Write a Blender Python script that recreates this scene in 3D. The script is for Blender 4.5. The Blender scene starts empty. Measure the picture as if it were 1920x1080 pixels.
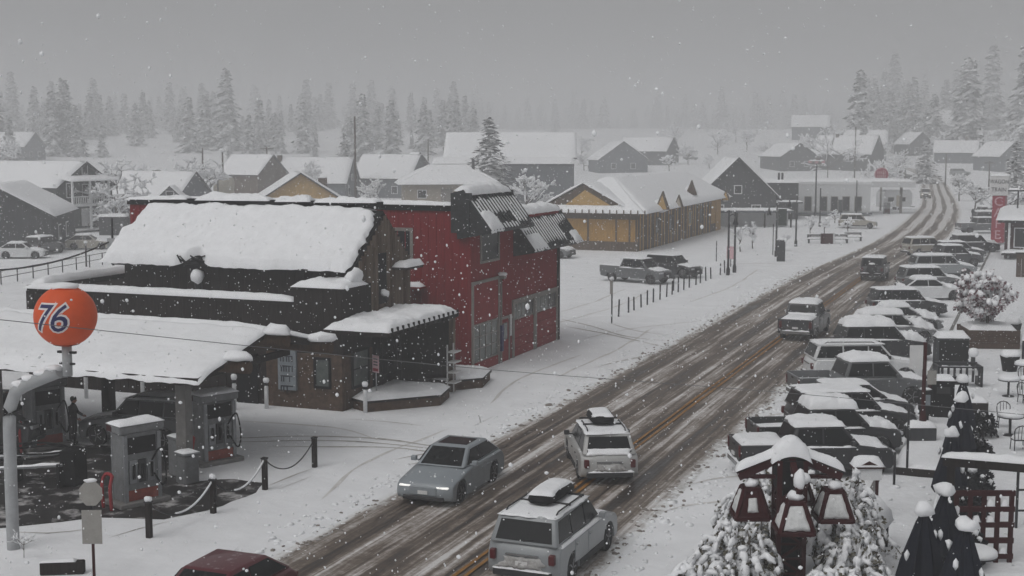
import bpy, bmesh, math, random
from mathutils import Vector, Matrix, noise

# ---------------------------------------------------------------- camera, sky, sun, exposure
sc = bpy.context.scene
FPX = 2500.0                                   # focal length in photo pixels (1920 wide)
PITCH = math.atan(274 / FPX)
YAW = math.radians(21.645)
CAM = Vector((13.308, -49.179, 11.0))
cam_d = bpy.data.cameras.new('camera'); cam = bpy.data.objects.new('camera', cam_d)
sc.collection.objects.link(cam)
cam.location = CAM
cam.rotation_euler = (math.pi / 2 - PITCH, 0, YAW)
cam_d.sensor_width = 36; cam_d.lens = 36 * FPX / 1920
cam_d.clip_start = 0.3; cam_d.clip_end = 6000
sc.camera = cam

SUN_EL, SUN_AZ = math.radians(52), math.radians(200)
w = bpy.data.worlds.new('World'); sc.world = w; w.use_nodes = True
nt = w.node_tree
bg = nt.nodes['Background']
sky = nt.nodes.new('ShaderNodeTexSky'); sky.sky_type = 'NISHITA'; sky.sun_disc = False
sky.sun_elevation = SUN_EL; sky.sun_rotation = SUN_AZ
sky.air_density = 1.0; sky.dust_density = 6.0; sky.ozone_density = 1.0
hs = nt.nodes.new('ShaderNodeHueSaturation'); hs.inputs['Saturation'].default_value = 0.10
tc = nt.nodes.new('ShaderNodeTexCoord')
nz = nt.nodes.new('ShaderNodeTexNoise'); nz.inputs['Scale'].default_value = 1.6; nz.inputs['Detail'].default_value = 4
mr = nt.nodes.new('ShaderNodeMapRange'); mr.inputs['To Min'].default_value = 0.80; mr.inputs['To Max'].default_value = 1.12
mx = nt.nodes.new('ShaderNodeMix'); mx.data_type = 'RGBA'; mx.blend_type = 'MULTIPLY'; mx.inputs[0].default_value = 1.0
nt.links.new(sky.outputs[0], hs.inputs['Color'])
nt.links.new(tc.outputs['Generated'], nz.inputs['Vector'])
nt.links.new(nz.outputs['Fac'], mr.inputs['Value'])
nt.links.new(hs.outputs[0], mx.inputs[6]); nt.links.new(mr.outputs[0], mx.inputs[7])
nt.links.new(mx.outputs[2], bg.inputs['Color'])
bg.inputs['Strength'].default_value = 0.062

sun_d = bpy.data.lights.new('sun', 'SUN'); sun_d.energy = 0.5; sun_d.angle = math.radians(60)
sun_d.color = (1.0, 0.985, 0.96)
sun = bpy.data.objects.new('sun', sun_d); sc.collection.objects.link(sun)
sun.rotation_euler = (math.pi / 2 - SUN_EL, 0, -SUN_AZ + math.pi)

sc.view_settings.view_transform = 'Standard'; sc.view_settings.look = 'None'
sc.view_settings.exposure = 0.28; sc.view_settings.gamma = 1.0
sc.view_settings.use_curve_mapping = False
sc.cycles.use_denoising = True
sc.cycles.max_bounces = 5; sc.cycles.diffuse_bounces = 3; sc.cycles.glossy_bounces = 2
sc.cycles.transmission_bounces = 2; sc.cycles.volume_bounces = 3; sc.cycles.transparent_max_bounces = 6
sc.cycles.use_adaptive_sampling = True; sc.cycles.adaptive_threshold = 0.015

# ---------------------------------------------------------------- helpers
R = random.Random(7)
COL = sc.collection
PI = math.pi
_c, _s = math.cos(PITCH), math.sin(PITCH)
_U = (-math.sin(YAW), math.cos(YAW)); _N = (math.cos(YAW), math.sin(YAW))

def terrain(x, y):
    d = math.hypot(x - CAM.x, y - CAM.y)
    t = max(0.0, d - 235)
    h = t * t * 0.00011 if t < 260 else 7.44 + 15 * (1 - math.exp(-(t - 260) * 0.0572 / 15))
    return h + 0.0 if t <= 0 else h + min(1, t / 120) * 1.6 * noise.noise((x * .012, y * .012, 3.3))

def ray(px, py):
    x = (px - 960) / FPX; u = (540 - py) / FPX
    f = _c + _s * u; z = _c * u - _s
    return Vector((x * _N[0] + f * _U[0], x * _N[1] + f * _U[1], z))

def G(px, py, z=None):
    """ground point seen at photo pixel"""
    r = ray(px, py)
    if z is not None:
        t = (z - CAM.z) / r.z
        p = CAM + r * t; return p
    if r.z < -1e-4:
        t = -CAM.z / r.z
        if t < 230:
            return CAM + r * t
    t = 225.0
    while t < 2500:
        p = CAM + r * t
        if p.z <= terrain(p.x, p.y):
            return Vector((p.x, p.y, terrain(p.x, p.y)))
        t += 1.5
    return CAM + r * 2500

def OY(px, py, Y):
    r = ray(px, py); return CAM + r * ((Y - CAM.y) / r.y)
def OX(px, py, X):
    r = ray(px, py); return CAM + r * ((X - CAM.x) / r.x)
def AT(px, py, D):
    """point seen at the pixel, D metres in front of the camera"""
    return CAM + ray(px, py) * (D / 1.0)
def scale_at(p):
    d = (p.x - CAM.x) * _U[0] + (p.y - CAM.y) * _U[1]
    return FPX / d

class MB:
    def __init__(s): s.v = []; s.f = []; s.sm = []
    def add(s, vs, fs, smooth=False):
        o = len(s.v); s.v += [tuple(v) for v in vs]
        s.f += [tuple(i + o for i in f) for f in fs]; s.sm += [smooth] * len(fs); return s
    def box(s, x0, x1, y0, y1, z0, z1, M=None):
        vs = [Vector(p) for p in ((x0,y0,z0),(x1,y0,z0),(x1,y1,z0),(x0,y1,z0),(x0,y0,z1),(x1,y0,z1),(x1,y1,z1),(x0,y1,z1))]
        if M: vs = [M @ v for v in vs]
        return s.add(vs, [(0,3,2,1),(4,5,6,7),(0,1,5,4),(1,2,6,5),(2,3,7,6),(3,0,4,7)])
    def bar(s, a, b, wx, wz=None):
        """square bar from a to b"""
        a, b = Vector(a), Vector(b); wz = wz or wx
        d = (b - a); L = d.length
        if L < 1e-6: return s
        M = Matrix.Translation(a) @ d.to_track_quat('X', 'Z').to_matrix().to_4x4()
        return s.box(0, L, -wx/2, wx/2, -wz/2, wz/2, M)
    def prism(s, poly, h0, h1, axis='z', smooth=False):
        """polygon extruded along an axis; poly is (a,b) pairs in the other two axes in order"""
        n = len(poly)
        def P(a, b, h): return {'z': (a, b, h), 'y': (a, h, b), 'x': (h, a, b)}[axis]
        vs = [P(a, b, h0) for a, b in poly] + [P(a, b, h1) for a, b in poly]
        fs = [tuple(range(n)), tuple(range(2*n-1, n-1, -1))]
        s.add(vs, fs)
        o = len(s.v) - 2*n
        for i in range(n):
            j = (i+1) % n
            s.f.append((o+i, o+n+i, o+n+j, o+j)); s.sm.append(smooth)
        return s
    def tube(s, pts, r, n=6, caps=True):
        pts = [Vector(p) for p in pts]; m = len(pts)
        rs = r if isinstance(r, (list, tuple)) else [r] * m
        o = len(s.v); ref = Vector((0, 0, 1))
        for i, p in enumerate(pts):
            d = (pts[min(i+1, m-1)] - pts[max(i-1, 0)]).normalized()
            a = d.cross(ref if abs(d.z) < .95 else Vector((1, 0, 0))).normalized(); b = d.cross(a)
            for k in range(n):
                t = 2*PI*k/n
                s.v.append(tuple(p + (a*math.cos(t) + b*math.sin(t)) * rs[i]))
        for i in range(m-1):
            for k in range(n):
                k2 = (k+1) % n
                s.f.append((o+i*n+k, o+i*n+k2, o+(i+1)*n+k2, o+(i+1)*n+k)); s.sm.append(True)
        if caps:
            s.f.append(tuple(o+k for k in range(n-1, -1, -1))); s.sm.append(False)
            s.f.append(tuple(o+(m-1)*n+k for k in range(n))); s.sm.append(False)
        return s
    def lathe(s, prof, n=12, M=None, smooth=True):
        """profile (r,z) turned round z"""
        o = len(s.v); m = len(prof)
        for r, z in prof:
            for k in range(n):
                t = 2*PI*k/n; p = Vector((r*math.cos(t), r*math.sin(t), z))
                s.v.append(tuple(M @ p if M else p))
        for i in range(m-1):
            for k in range(n):
                k2 = (k+1) % n
                s.f.append((o+i*n+k, o+i*n+k2, o+(i+1)*n+k2, o+(i+1)*n+k)); s.sm.append(smooth)
        s.f.append(tuple(o+k for k in range(n-1, -1, -1))); s.sm.append(False)
        s.f.append(tuple(o+(m-1)*n+k for k in range(n))); s.sm.append(False)
        return s
    def blob(s, c, rx, ry, rz, rough=.2, seed=0, lo=False, flat=None, M=None):
        vs, fs = ICO1 if lo else ICO2
        out = []
        for v in vs:
            k = 1 + rough * 2 * (noise.noise(Vector(v) * 1.5 + Vector((seed * 3.1, seed * 1.7, seed))) + .45 * noise.noise(Vector(v) * 3.7 + Vector((seed, seed * 2.3, seed))))
            p = Vector((v[0]*rx*k, v[1]*ry*k, v[2]*rz*k))
            if flat is not None and p.z < -flat * rz: p.z = -flat * rz
            if M: p = M @ p
            out.append((c[0]+p.x, c[1]+p.y, c[2]+p.z))
        return s.add(out, fs, True)
    def sheet(s, fn, nu, nv, thick, pw=8, rough=.25, seed=0, jit=0.0, nscale=1.2, up=Vector((0, 0, 1)), ridge=0):
        """a snow pad lying on fn(u,v): rounded rim, uneven top, ragged edge"""
        o = len(s.v); base = []
        for j in range(nv+1):
            for i in range(nu+1):
                u, v = i/nu, j/nv
                p0 = Vector(fn(u, v))
                nn = noise.noise(p0 * nscale * 1.3 + Vector((seed*7.7, 0, seed)))
                n2 = noise.noise(p0 * nscale * 3.1 + Vector((0, seed*5.1, seed)))
                eu = jit * (nn + .6*n2) * (2*u-1)**5; ev = jit * (nn*.8 - .6*n2) * (2*v-1)**5
                p = Vector(fn(u + eu, v + ev))
                a, b = abs(2*u-1), abs(2*v-1)
                pr = math.sqrt(max(0, 1-a**pw)) * math.sqrt(max(0, 1-b**pw))
                n3 = noise.noise(p0 * nscale * 8.5 + Vector((seed, 2, 0)))
                t = thick * pr * (1 + rough * (nn + .5*n2 + .35*n3))
                base.append(p); s.v.append(tuple(p + up * t))
        W = nu+1
        ob = len(s.v)
        s.v += [tuple(p - up*0.004) for p in base]
        for j in range(nv):
            for i in range(nu):
                q = (j*W+i, j*W+i+1, (j+1)*W+i+1, (j+1)*W+i)
                s.f.append(tuple(o+k for k in q)); s.sm.append(True)
                s.f.append(tuple(ob+k for k in q[::-1])); s.sm.append(False)
        for i in range(nu):
            s.f.append((ob+i, ob+i+1, o+i+1, o+i)); s.sm.append(True)
            k = nv*W; s.f.append((o+k+i, o+k+i+1, ob+k+i+1, ob+k+i)); s.sm.append(True)
        for j in range(nv):
            s.f.append((o+j*W, o+(j+1)*W, ob+(j+1)*W, ob+j*W)); s.sm.append(True)
            s.f.append((ob+j*W+nu, ob+(j+1)*W+nu, o+(j+1)*W+nu, o+j*W+nu)); s.sm.append(True)
        return s
    def quad_sheet(s, a, b, c, d, thick, nu=10, nv=6, **k):
        a, b, c, d = map(Vector, (a, b, c, d))
        return s.sheet(lambda u, v: a*(1-u)*(1-v) + b*u*(1-v) + c*u*v + d*(1-u)*v, nu, nv, thick, **k)
    def mesh(s, name, mat=None):
        me = bpy.data.meshes.new(name); me.from_pydata(s.v, [], s.f)
        me.polygons.foreach_set('use_smooth', s.sm)
        if mat: me.materials.append(mat)
        me.update(); return me
    def build(s, name, mat, parent=None, label=None, loc=None, rot=None):
        o = bpy.data.objects.new(name, s.mesh(name, mat)); COL.objects.link(o)
        if parent is not None: o.parent = parent
        if loc is not None: o.location = loc
        if rot is not None: o.rotation_euler = rot
        if label: o['label'] = label
        return o

def _ico(n):
    bm = bmesh.new(); bmesh.ops.create_icosphere(bm, subdivisions=n, radius=1)
    bm.verts.ensure_lookup_table()
    r = ([tuple(v.co) for v in bm.verts], [tuple(v.index for v in f.verts) for f in bm.faces]); bm.free(); return r
ICO1, ICO2 = _ico(1), _ico(2)

def box_mb(*a): return MB().box(*a)
def bevel_mb(mb, w, seg=2, ang=0.5):
    me = mb.mesh('t'); bm = bmesh.new(); bm.from_mesh(me); bpy.data.meshes.remove(me)
    bmesh.ops.remove_doubles(bm, verts=bm.verts, dist=1e-5)
    es = [e for e in bm.edges if len(e.link_faces) == 2 and e.calc_face_angle(0) > ang]
    bmesh.ops.bevel(bm, geom=es, offset=w, segments=seg, affect='EDGES', profile=.5, clamp_overlap=True)
    bm.verts.ensure_lookup_table(); bm.verts.index_update()
    r = MB(); r.v = [tuple(v.co) for v in bm.verts]; r.f = [tuple(v.index for v in f.verts) for f in bm.faces]
    r.sm = [False] * len(r.f); bm.free(); return r

def thing(name, label, cat, loc=(0, 0, 0), rz=0, group=None):
    o = bpy.data.objects.new(name, None); COL.objects.link(o)
    o.empty_display_size = .3; o.location = loc; o.rotation_euler = (0, 0, rz)
    tag(o, label, cat, group); return o
def tag(o, label, cat, group=None):
    o['label'] = label; o['category'] = cat
    if group: o['group'] = group
    return o
def struct(o): o['kind'] = 'structure'; return o
def stuff(o): o['kind'] = 'stuff'; return o
def copy_obj(o, parent=None):
    c = o.copy(); COL.objects.link(c); c.parent = parent; return c
def copy_tree(o, parent=None):
    c = copy_obj(o, parent)
    for ch in [x for x in o.children]: copy_tree(ch, c)
    return c

# ---------------------------------------------------------------- materials
def mat(name, col, rough=.8, var=.15, scale=4., bump=0., snow=None, dirt=None, metal=0., spec=.3, stretch=None, emit=None, coat=0., detail=4., bscale=None):
    m = bpy.data.materials.new(name); m.use_nodes = True
    n = m.node_tree.nodes; l = m.node_tree.links; b = n['Principled BSDF']
    b.inputs['Roughness'].default_value = rough; b.inputs['Metallic'].default_value = metal
    b.inputs['Specular IOR Level'].default_value = spec; b.inputs['Coat Weight'].default_value = coat
    tcn = n.new('ShaderNodeTexCoord'); src = tcn.outputs['Object']
    if stretch:
        mp = n.new('ShaderNodeMapping'); mp.inputs['Scale'].default_value = stretch
        l.new(src, mp.inputs['Vector']); src = mp.outputs[0]
    nz = n.new('ShaderNodeTexNoise'); nz.inputs['Scale'].default_value = scale; nz.inputs['Detail'].default_value = detail
    nz.inputs['Roughness'].default_value = .6
    l.new(src, nz.inputs['Vector'])
    rp = n.new('ShaderNodeMapRange'); rp.inputs['From Min'].default_value = .25; rp.inputs['From Max'].default_value = .75
    rp.inputs['To Min'].default_value = 1 - var; rp.inputs['To Max'].default_value = 1 + var
    l.new(nz.outputs['Fac'], rp.inputs['Value'])
    mx = n.new('ShaderNodeMix'); mx.data_type = 'RGBA'; mx.blend_type = 'MULTIPLY'; mx.inputs[0].default_value = 1
    mx.inputs[6].default_value = (*col, 1); l.new(rp.outputs[0], mx.inputs[7])
    out = mx.outputs[2]
    def overlay(out, lo, hi, colr, sc2, upw):
        g = n.new('ShaderNodeNewGeometry'); sp = n.new('ShaderNodeSeparateXYZ'); l.new(g.outputs['Normal'], sp.inputs[0])
        n2 = n.new('ShaderNodeTexNoise'); n2.inputs['Scale'].default_value = sc2; n2.inputs['Detail'].default_value = 5
        n2.inputs['Roughness'].default_value = .65
        l.new(g.outputs['Position'], n2.inputs['Vector'])
        mu = n.new('ShaderNodeMath'); mu.operation = 'MULTIPLY_ADD'; mu.inputs[1].default_value = upw
        l.new(sp.outputs['Z'], mu.inputs[0]); l.new(n2.outputs['Fac'], mu.inputs[2])
        r2 = n.new('ShaderNodeMapRange'); r2.inputs['From Min'].default_value = lo; r2.inputs['From Max'].default_value = hi
        l.new(mu.outputs[0], r2.inputs['Value'])
        m2 = n.new('ShaderNodeMix'); m2.data_type = 'RGBA'
        l.new(r2.outputs[0], m2.inputs[0]); l.new(out, m2.inputs[6]); m2.inputs[7].default_value = (*colr, 1)
        return m2.outputs[2]
    if dirt: out = overlay(out, dirt[0], dirt[1], dirt[2], dirt[3] if len(dirt) > 3 else 3., -.10)
    if snow: out = overlay(out, snow[0], snow[1], SNOWC, snow[2] if len(snow) > 2 else 5., snow[3] if len(snow) > 3 else .35)
    l.new(out, b.inputs['Base Color'])
    if bump:
        bp = n.new('ShaderNodeBump'); bp.inputs['Strength'].default_value = min(1, bump); bp.inputs['Distance'].default_value = .05
        if bscale:
            nb = n.new('ShaderNodeTexNoise'); nb.inputs['Scale'].default_value = bscale; nb.inputs['Detail'].default_value = 3
            l.new(src, nb.inputs['Vector']); l.new(nb.outputs['Fac'], bp.inputs['Height'])
        else: l.new(nz.outputs['Fac'], bp.inputs['Height'])
        l.new(bp.outputs[0], b.inputs['Normal'])
    if emit:
        b.inputs['Emission Color'].default_value = (*emit[0], 1); b.inputs['Emission Strength'].default_value = emit[1]
    return m
SNOWC = (.80, .81, .83)
M = {}
def D(name, *a, **k): M[name] = mat(name, *a, **k); return M[name]
D('snow', SNOWC, .9, .05, 2.5, bump=.55, spec=.1, bscale=5)
D('ground_snow', SNOWC, .9, .07, .6, bump=.6, spec=.1, bscale=2.6, dirt=(.60, .80, (.50, .48, .46), .9))
D('trodden_snow', (.76, .77, .79), .9, .07, 3.2, bump=1.0, spec=.1, bscale=3.4, dirt=(.58, .82, (.50, .49, .48), 3.0))
D('dark_wood', (.022, .018, .017), .8, .5, 2.2, stretch=(9, 9, .8))
D('weathered_wood', (.125, .095, .072), .85, .6, 2.0, stretch=(6, 6, .5))
D('brown_wood', (.065, .042, .030), .8, .4, 2.0, stretch=(5, 5, .6))
D('red_wood', (.185, .014, .018), .75, .22, 2.0, stretch=(7, 7, .5))
D('red_door', (.22, .030, .033), .7, .2, 1.5)
D('dark_red', (.040, .009, .010), .6, .25, 4.)
D('stone', (.080, .054, .040), .85, .5, 3.5, bump=.5)
D('black', (.010, .010, .011), .55, .3, 6.)
D('black_metal', (.025, .025, .028), .45, .2, 5., metal=.3)
D('grey_metal', (.23, .24, .25), .45, .2, 4., metal=.5)
D('corrugated', (.035, .037, .040), .5, .4, 6., metal=.4)
D('pole_grey', (.34, .35, .36), .55, .15, 3.)
D('white_paint', (.70, .71, .72), .6, .06, 5.)
D('trim', (.20, .185, .17), .7, .15, 4.)
D('window_glass', (.012, .013, .015), .2, .3, 1.2, spec=.3)
D('dusty_glass', (.10, .115, .11), .2, .4, 2.2, spec=.5)
D('car_glass', (.007, .008, .009), .25, .4, 3., spec=.18)
D('rubber', (.02, .02, .021), .8, .3, 6., snow=(.62, .85, 9., .15))
D('rim', (.22, .22, .23), .4, .2, 6., metal=.6)
D('taillight', (.075, .006, .008), .3, .1, 6.)
D('headlight', (.42, .43, .45), .2, .1, 6.)
D('lit_lamp', (.9, .9, .9), .3, .02, 6., emit=((1., .98, .92), .45))
D('red_lamp', (.5, .02, .04), .3, .02, 6., emit=((1., .03, .08), 1.2))
D('chrome', (.30, .31, .32), .25, .1, 5., metal=.8)
D('plastic_dark', (.03, .03, .032), .7, .2, 6.)
D('orange_ball', (.62, .085, .018), .5, .1, 4., spec=.2)
D('ball_blue', (.012, .014, .085), .5, .1, 5.)
D('ball_white', (.66, .62, .62), .5, .05, 5.)
D('ochre', (.36, .205, .055), .8, .25, 1.6, stretch=(4, 4, .6))
D('pale_ochre', (.42, .27, .10), .8, .2, 1.6)
D('depot_brown', (.095, .070, .052), .8, .5, 1.6, stretch=(4, 4, .5))
D('grey_siding', (.105, .115, .13), .8, .15, 1.2, stretch=(3, 3, .6))
D('slate_siding', (.055, .058, .062), .8, .3, 1.2, stretch=(4, 4, .6))
D('green_siding', (.050, .060, .056), .8, .2, 1.5)
D('beige_siding', (.34, .30, .25), .8, .1, 1.5)
D('white_siding', (.55, .56, .57), .7, .05, 1.5)
D('concrete', (.16, .155, .15), .85, .25, 3., bump=.3)
D('pump_grey', (.15, .155, .16), .5, .25, 5.)
D('pump_red', (.20, .030, .016), .6, .3, 6.)
D('hose_red', (.25, .02, .025), .6, .2, 6.)
D('thin_wire', (.16, .16, .165), .6, .1, 3.)
D('umbrella_cloth', (.012, .014, .022), .9, .3, 9., stretch=(8, 8, 1))
D('wire', (.03, .03, .032), .6, .1, 3.)
D('bark', (.075, .06, .05), .9, .4, 6.)
D('wet_asphalt', (.028, .026, .026), .35, .6, 1.5, spec=.5, dirt=(.43, .56, (.46, .45, .45), 1.2))
D('conifer', (.030, .037, .033), .9, .5, 1.3, snow=(.50, .78, 1.1, .30))
D('far_conifer', (.035, .042, .040), .9, .4, .9, snow=(.50, .80, .6, .25))
D('leaf_red', (.115, .045, .055), .8, .5, 7., snow=(.52, .72, 6., .2))
D('leaf_dark', (.020, .022, .026), .8, .5, 7., snow=(.82, .98, 5., .22))
D('leaf_olive', (.075, .068, .045), .8, .5, 7., snow=(.60, .82, 6., .15))
D('twig_snow', (.20, .18, .17), .9, .3, 5., snow=(.42, .60, 6., .25))
D('skin', (.35, .20, .15), .6, .05, 5.)
D('cloth_dark', (.020, .016, .020), .9, .2, 8.)
D('hair_dark', (.015, .012, .01), .7, .2, 9.)
D('sign_white', (.60, .60, .60), .6, .08, 5.)
D('sign_red', (.27, .014, .036), .5, .12, 4.)
D('sign_pink', (.55, .36, .39), .6, .08, 4.)
D('sign_back', (.30, .29, .27), .5, .12, 4., metal=.2)
D('ink', (.03, .032, .045), .6, .1, 4.)
D('poster_blue', (.20, .225, .245), .6, .2, 4.)
D('lantern_snow', (.60, .61, .61), .9, .14, 9., bump=.7)
D('cream_paint', (.40, .37, .31), .7, .08, 3.)
for k_ in ('dark_wood', 'weathered_wood', 'brown_wood', 'red_wood', 'red_door', 'dark_red', 'stone', 'black', 'ochre', 'depot_brown', 'slate_siding', 'grey_siding', 'leaf_dark', 'conifer', 'far_conifer', 'bark', 'wet_asphalt', 'cloth_dark', 'umbrella_cloth'):
    M[k_].node_tree.nodes['Principled BSDF'].inputs['Specular IOR Level'].default_value = .06
def paint(name, col, dust=.5, rough=.35, sc2=4.):
    """car paint with road salt and a dusting of snow"""
    if name in M: return M[name]
    return D(name, col, rough, .06, 3., spec=.4, coat=.25, dirt=(.60, .95, (.20, .185, .17), 2.2), snow=(1.12 - dust * .5, 1.38 - dust * .5, sc2, .42))
# ================================================================ THE SETTING
def interp(pts, t):
    """piecewise linear through [(t,val...)]"""
    if t <= pts[0][0]: return Vector(pts[0][1])
    for (a, p), (b, q) in zip(pts, pts[1:]):
        if t <= b: return Vector(p).lerp(Vector(q), (t-a)/(b-a))
    return Vector(pts[-1][1])

def smooth_line(pts, step):
    """Catmull-Rom resample of 3D points"""
    P = [Vector(p) for p in pts]; out = []
    for i in range(len(P)-1):
        p0, p1, p2, p3 = P[max(i-1, 0)], P[i], P[i+1], P[min(i+2, len(P)-1)]
        n = max(1, int((p2-p1).length/step))
        for k in range(n):
            t = k/n
            out.append(.5*((2*p1) + (-p0+p2)*t + (2*p0-5*p1+4*p2-p3)*t*t + (-p0+3*p1-3*p2+p3)*t**3))
    out.append(P[-1]); return out

# ground: one sheet of snow out to the horizon
mb = MB(); radii = [0.5, 10, 20, 30, 40, 55, 70, 90, 110, 135, 160, 185, 210, 230] + [240+12*i for i in range(60)] + [1000, 1150, 1350, 1600, 2000, 2600]
NT = 240
for r in radii:
    for k in range(NT):
        t = 2*PI*k/NT; x, y = CAM.x + r*math.cos(t), CAM.y + r*math.sin(t)
        mb.v.append((x, y, terrain(x, y)))
for i in range(len(radii)-1):
    for k in range(NT):
        k2 = (k+1) % NT
        mb.f.append((i*NT+k, (i+1)*NT+k, (i+1)*NT+k2, i*NT+k2)); mb.sm.append(True)
mb.f.append(tuple(range(NT))); mb.sm.append(False)
struct(mb.build('ground', M['ground_snow']))

# road surface: slush with ruts, real relief across it
def road_material():
    m = bpy.data.materials.new('road_slush'); m.use_nodes = True
    n = m.node_tree.nodes; l = m.node_tree.links; b = n['Principled BSDF']
    uv = n.new('ShaderNodeUVMap'); uv.uv_map = 'road'
    sp = n.new('ShaderNodeSeparateXYZ'); l.new(uv.outputs[0], sp.inputs[0])      # x along (m), y across 0..1
    def tex(sx, sy, scale, det=4, ro=.6):
        mp = n.new('ShaderNodeMapping'); mp.inputs['Scale'].default_value = (sx, sy, 1); l.new(uv.outputs[0], mp.inputs['Vector'])
        t = n.new('ShaderNodeTexNoise'); t.inputs['Scale'].default_value = scale; t.inputs['Detail'].default_value = det; t.inputs['Roughness'].default_value = ro
        l.new(mp.outputs[0], t.inputs['Vector']); return t.outputs['Fac']
    streak = tex(.030, 11, 2.2, 5, .70); blotch = tex(.5, 5, 1.0, 4); fine = tex(1.6, 14, 3.0, 4, .7)
    def math_(op, a, b_=None, c=None):
        q = n.new('ShaderNodeMath'); q.operation = op
        for i, x in enumerate((a, b_, c)):
            if x is None: continue
            if isinstance(x, (int, float)): q.inputs[i].default_value = x
            else: l.new(x, q.inputs[i])
        return q.outputs[0]
    def mapr(v, a, b_, c=0., d=1.):
        q = n.new('ShaderNodeMapRange'); l.new(v, q.inputs['Value'])
        for k, x in zip(('From Min', 'From Max', 'To Min', 'To Max'), (a, b_, c, d)): q.inputs[k].default_value = x
        return q.outputs[0]
    # rut mask from the across coordinate
    wob = tex(.018, .0, 1.0, 3, .6)
    across = math_('ADD', sp.outputs['Y'], math_('MULTIPLY', math_('SUBTRACT', wob, .5), .09))
    cr = n.new('ShaderNodeValToRGB'); l.new(across, cr.inputs[0])
    el = cr.color_ramp.elements
    prof = [(0, 0), (.06, .15), (.11, .9), (.17, 1), (.24, .35), (.30, .2), (.36, .9), (.42, 1), (.47, .4), (.53, .3), (.58, .95), (.64, 1), (.70, .3), (.76, .35), (.82, 1), (.89, .9), (.95, .3), (1, 0)]
    el[0].position, el[0].color = 0, (0, 0, 0, 1); el[1].position, el[1].color = 1, (0, 0, 0, 1)
    for p, v in prof[1:-1]:
        e = el.new(p); e.color = (v, v, v, 1)
    rut = cr.outputs[0]
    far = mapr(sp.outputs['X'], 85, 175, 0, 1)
    # wetness: dark in ruts
    mixv = math_('ADD', math_('MULTIPLY', streak, 1.25), math_('MULTIPLY', blotch, .28))
    mixv = math_('ADD', mixv, math_('MULTIPLY', fine, .32))
    mixv = math_('SUBTRACT', mixv, math_('MULTIPLY', rut, .24))
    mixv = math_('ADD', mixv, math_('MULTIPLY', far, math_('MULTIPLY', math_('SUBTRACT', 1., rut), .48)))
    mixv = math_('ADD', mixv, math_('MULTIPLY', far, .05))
    c2 = n.new('ShaderNodeValToRGB'); l.new(mixv, c2.inputs[0])
    e = c2.color_ramp.elements
    e[0].position, e[0].color = .51, (.022, .017, .014, 1)
    e[1].position, e[1].color = .999, (.62, .61, .60, 1)
    for p, c in ((.61, (.045, .035, .029, 1)), (.70, (.092, .072, .058, 1)), (.78, (.165, .133, .108, 1)), (.85, (.290, .262, .238, 1)), (.92, (.44, .405, .39, 1))):
        q = e.new(p); q.color = c
    # snow creeping in at both edges
    edge = math_('MINIMUM', sp.outputs['Y'], math_('SUBTRACT', 1., sp.outputs['Y']))
    ed = math_('ADD', math_('MULTIPLY', edge, 9.), math_('MULTIPLY', math_('SUBTRACT', blotch, .5), 1.7))
    ed = math_('ADD', ed, math_('MULTIPLY', math_('SUBTRACT', fine, .5), 1.1))
    em = mapr(ed, .18, .60, 1, 0)
    mx = n.new('ShaderNodeMix'); mx.data_type = 'RGBA'; l.new(em, mx.inputs[0]); l.new(c2.outputs[0], mx.inputs[6]); mx.inputs[7].default_value = (.76, .77, .78, 1)
    l.new(mx.outputs[2], b.inputs['Base Color'])
    b.inputs['Roughness'].default_value = .6; b.inputs['Specular IOR Level'].default_value = .35
    l.new(mapr(mixv, .5, .9, .28, .85), b.inputs['Roughness'])
    bp = n.new('ShaderNodeBump'); bp.inputs['Strength'].default_value = .5; bp.inputs['Distance'].default_value = .04
    l.new(math_('ADD', streak, math_('MULTIPLY', fine, .6)), bp.inputs['Height']); l.new(bp.outputs[0], b.inputs['Normal'])
    return m
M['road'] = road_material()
Lpix = [(1631, 454), (1692, 413), (1722, 383), (1722, 356), (1724, 339), (1712, 325), (1690, 317), (1650, 311)]
Rpix = [(1776, 454), (1803, 413), (1803, 388), (1788, 362), (1777, 344), (1757, 329), (1728, 319), (1680, 311)]
Lp = [(-5.6, -60, 0), (-5.5, 0, 0), (-5.4, 60, 0)] + [tuple(G(*p)) for p in Lpix]
Rp = [(3.6, -60, 0), (3.2, 0, 0), (3.1, 60, 0)] + [tuple(G(*p)) for p in Rpix]
def resample(pts, n):
    q = smooth_line(pts, 2.0); d = [0]
    for a, b in zip(q, q[1:]): d.append(d[-1] + (b-a).length)
    out = []; k = 0
    for i in range(n+1):
        t = d[-1]*(i/n)
        while k < len(d)-2 and d[k+1] < t: k += 1
        out.append(q[k].lerp(q[k+1], (t-d[k])/max(1e-6, d[k+1]-d[k])))
    return out
NA, NC = 420, 46
LL, RR = resample(Lp, NA), resample(Rp, NA)
mb = MB(); uvs = []; s_al = 0
for i in range(NA+1):
    if i: s_al += ((LL[i]+RR[i])/2 - (LL[i-1]+RR[i-1])/2).length
    for j in range(NC+1):
        a = j/NC; p = LL[i].lerp(RR[i], a)
        rel = .016*noise.noise((a*30, s_al*.03, 1.)) + .012*noise.noise((a*70, s_al*.15, 5.))
        e_ = min(1, min(a, 1-a)*14)
        z = terrain(p.x, p.y) + .035*e_ + rel*e_ - .006
        mb.v.append((p.x, p.y, z)); uvs.append((s_al-60, a))
for i in range(NA):
    for j in range(NC):
        q = i*(NC+1)+j; mb.f.append((q, q+1, q+NC+2, q+NC+1)); mb.sm.append(True)
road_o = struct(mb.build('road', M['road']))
ul = road_o.data.uv_layers.new(name='road')
for lp in road_o.data.loops: ul.data[lp.index].uv = uvs[lp.vertex_index]

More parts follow.
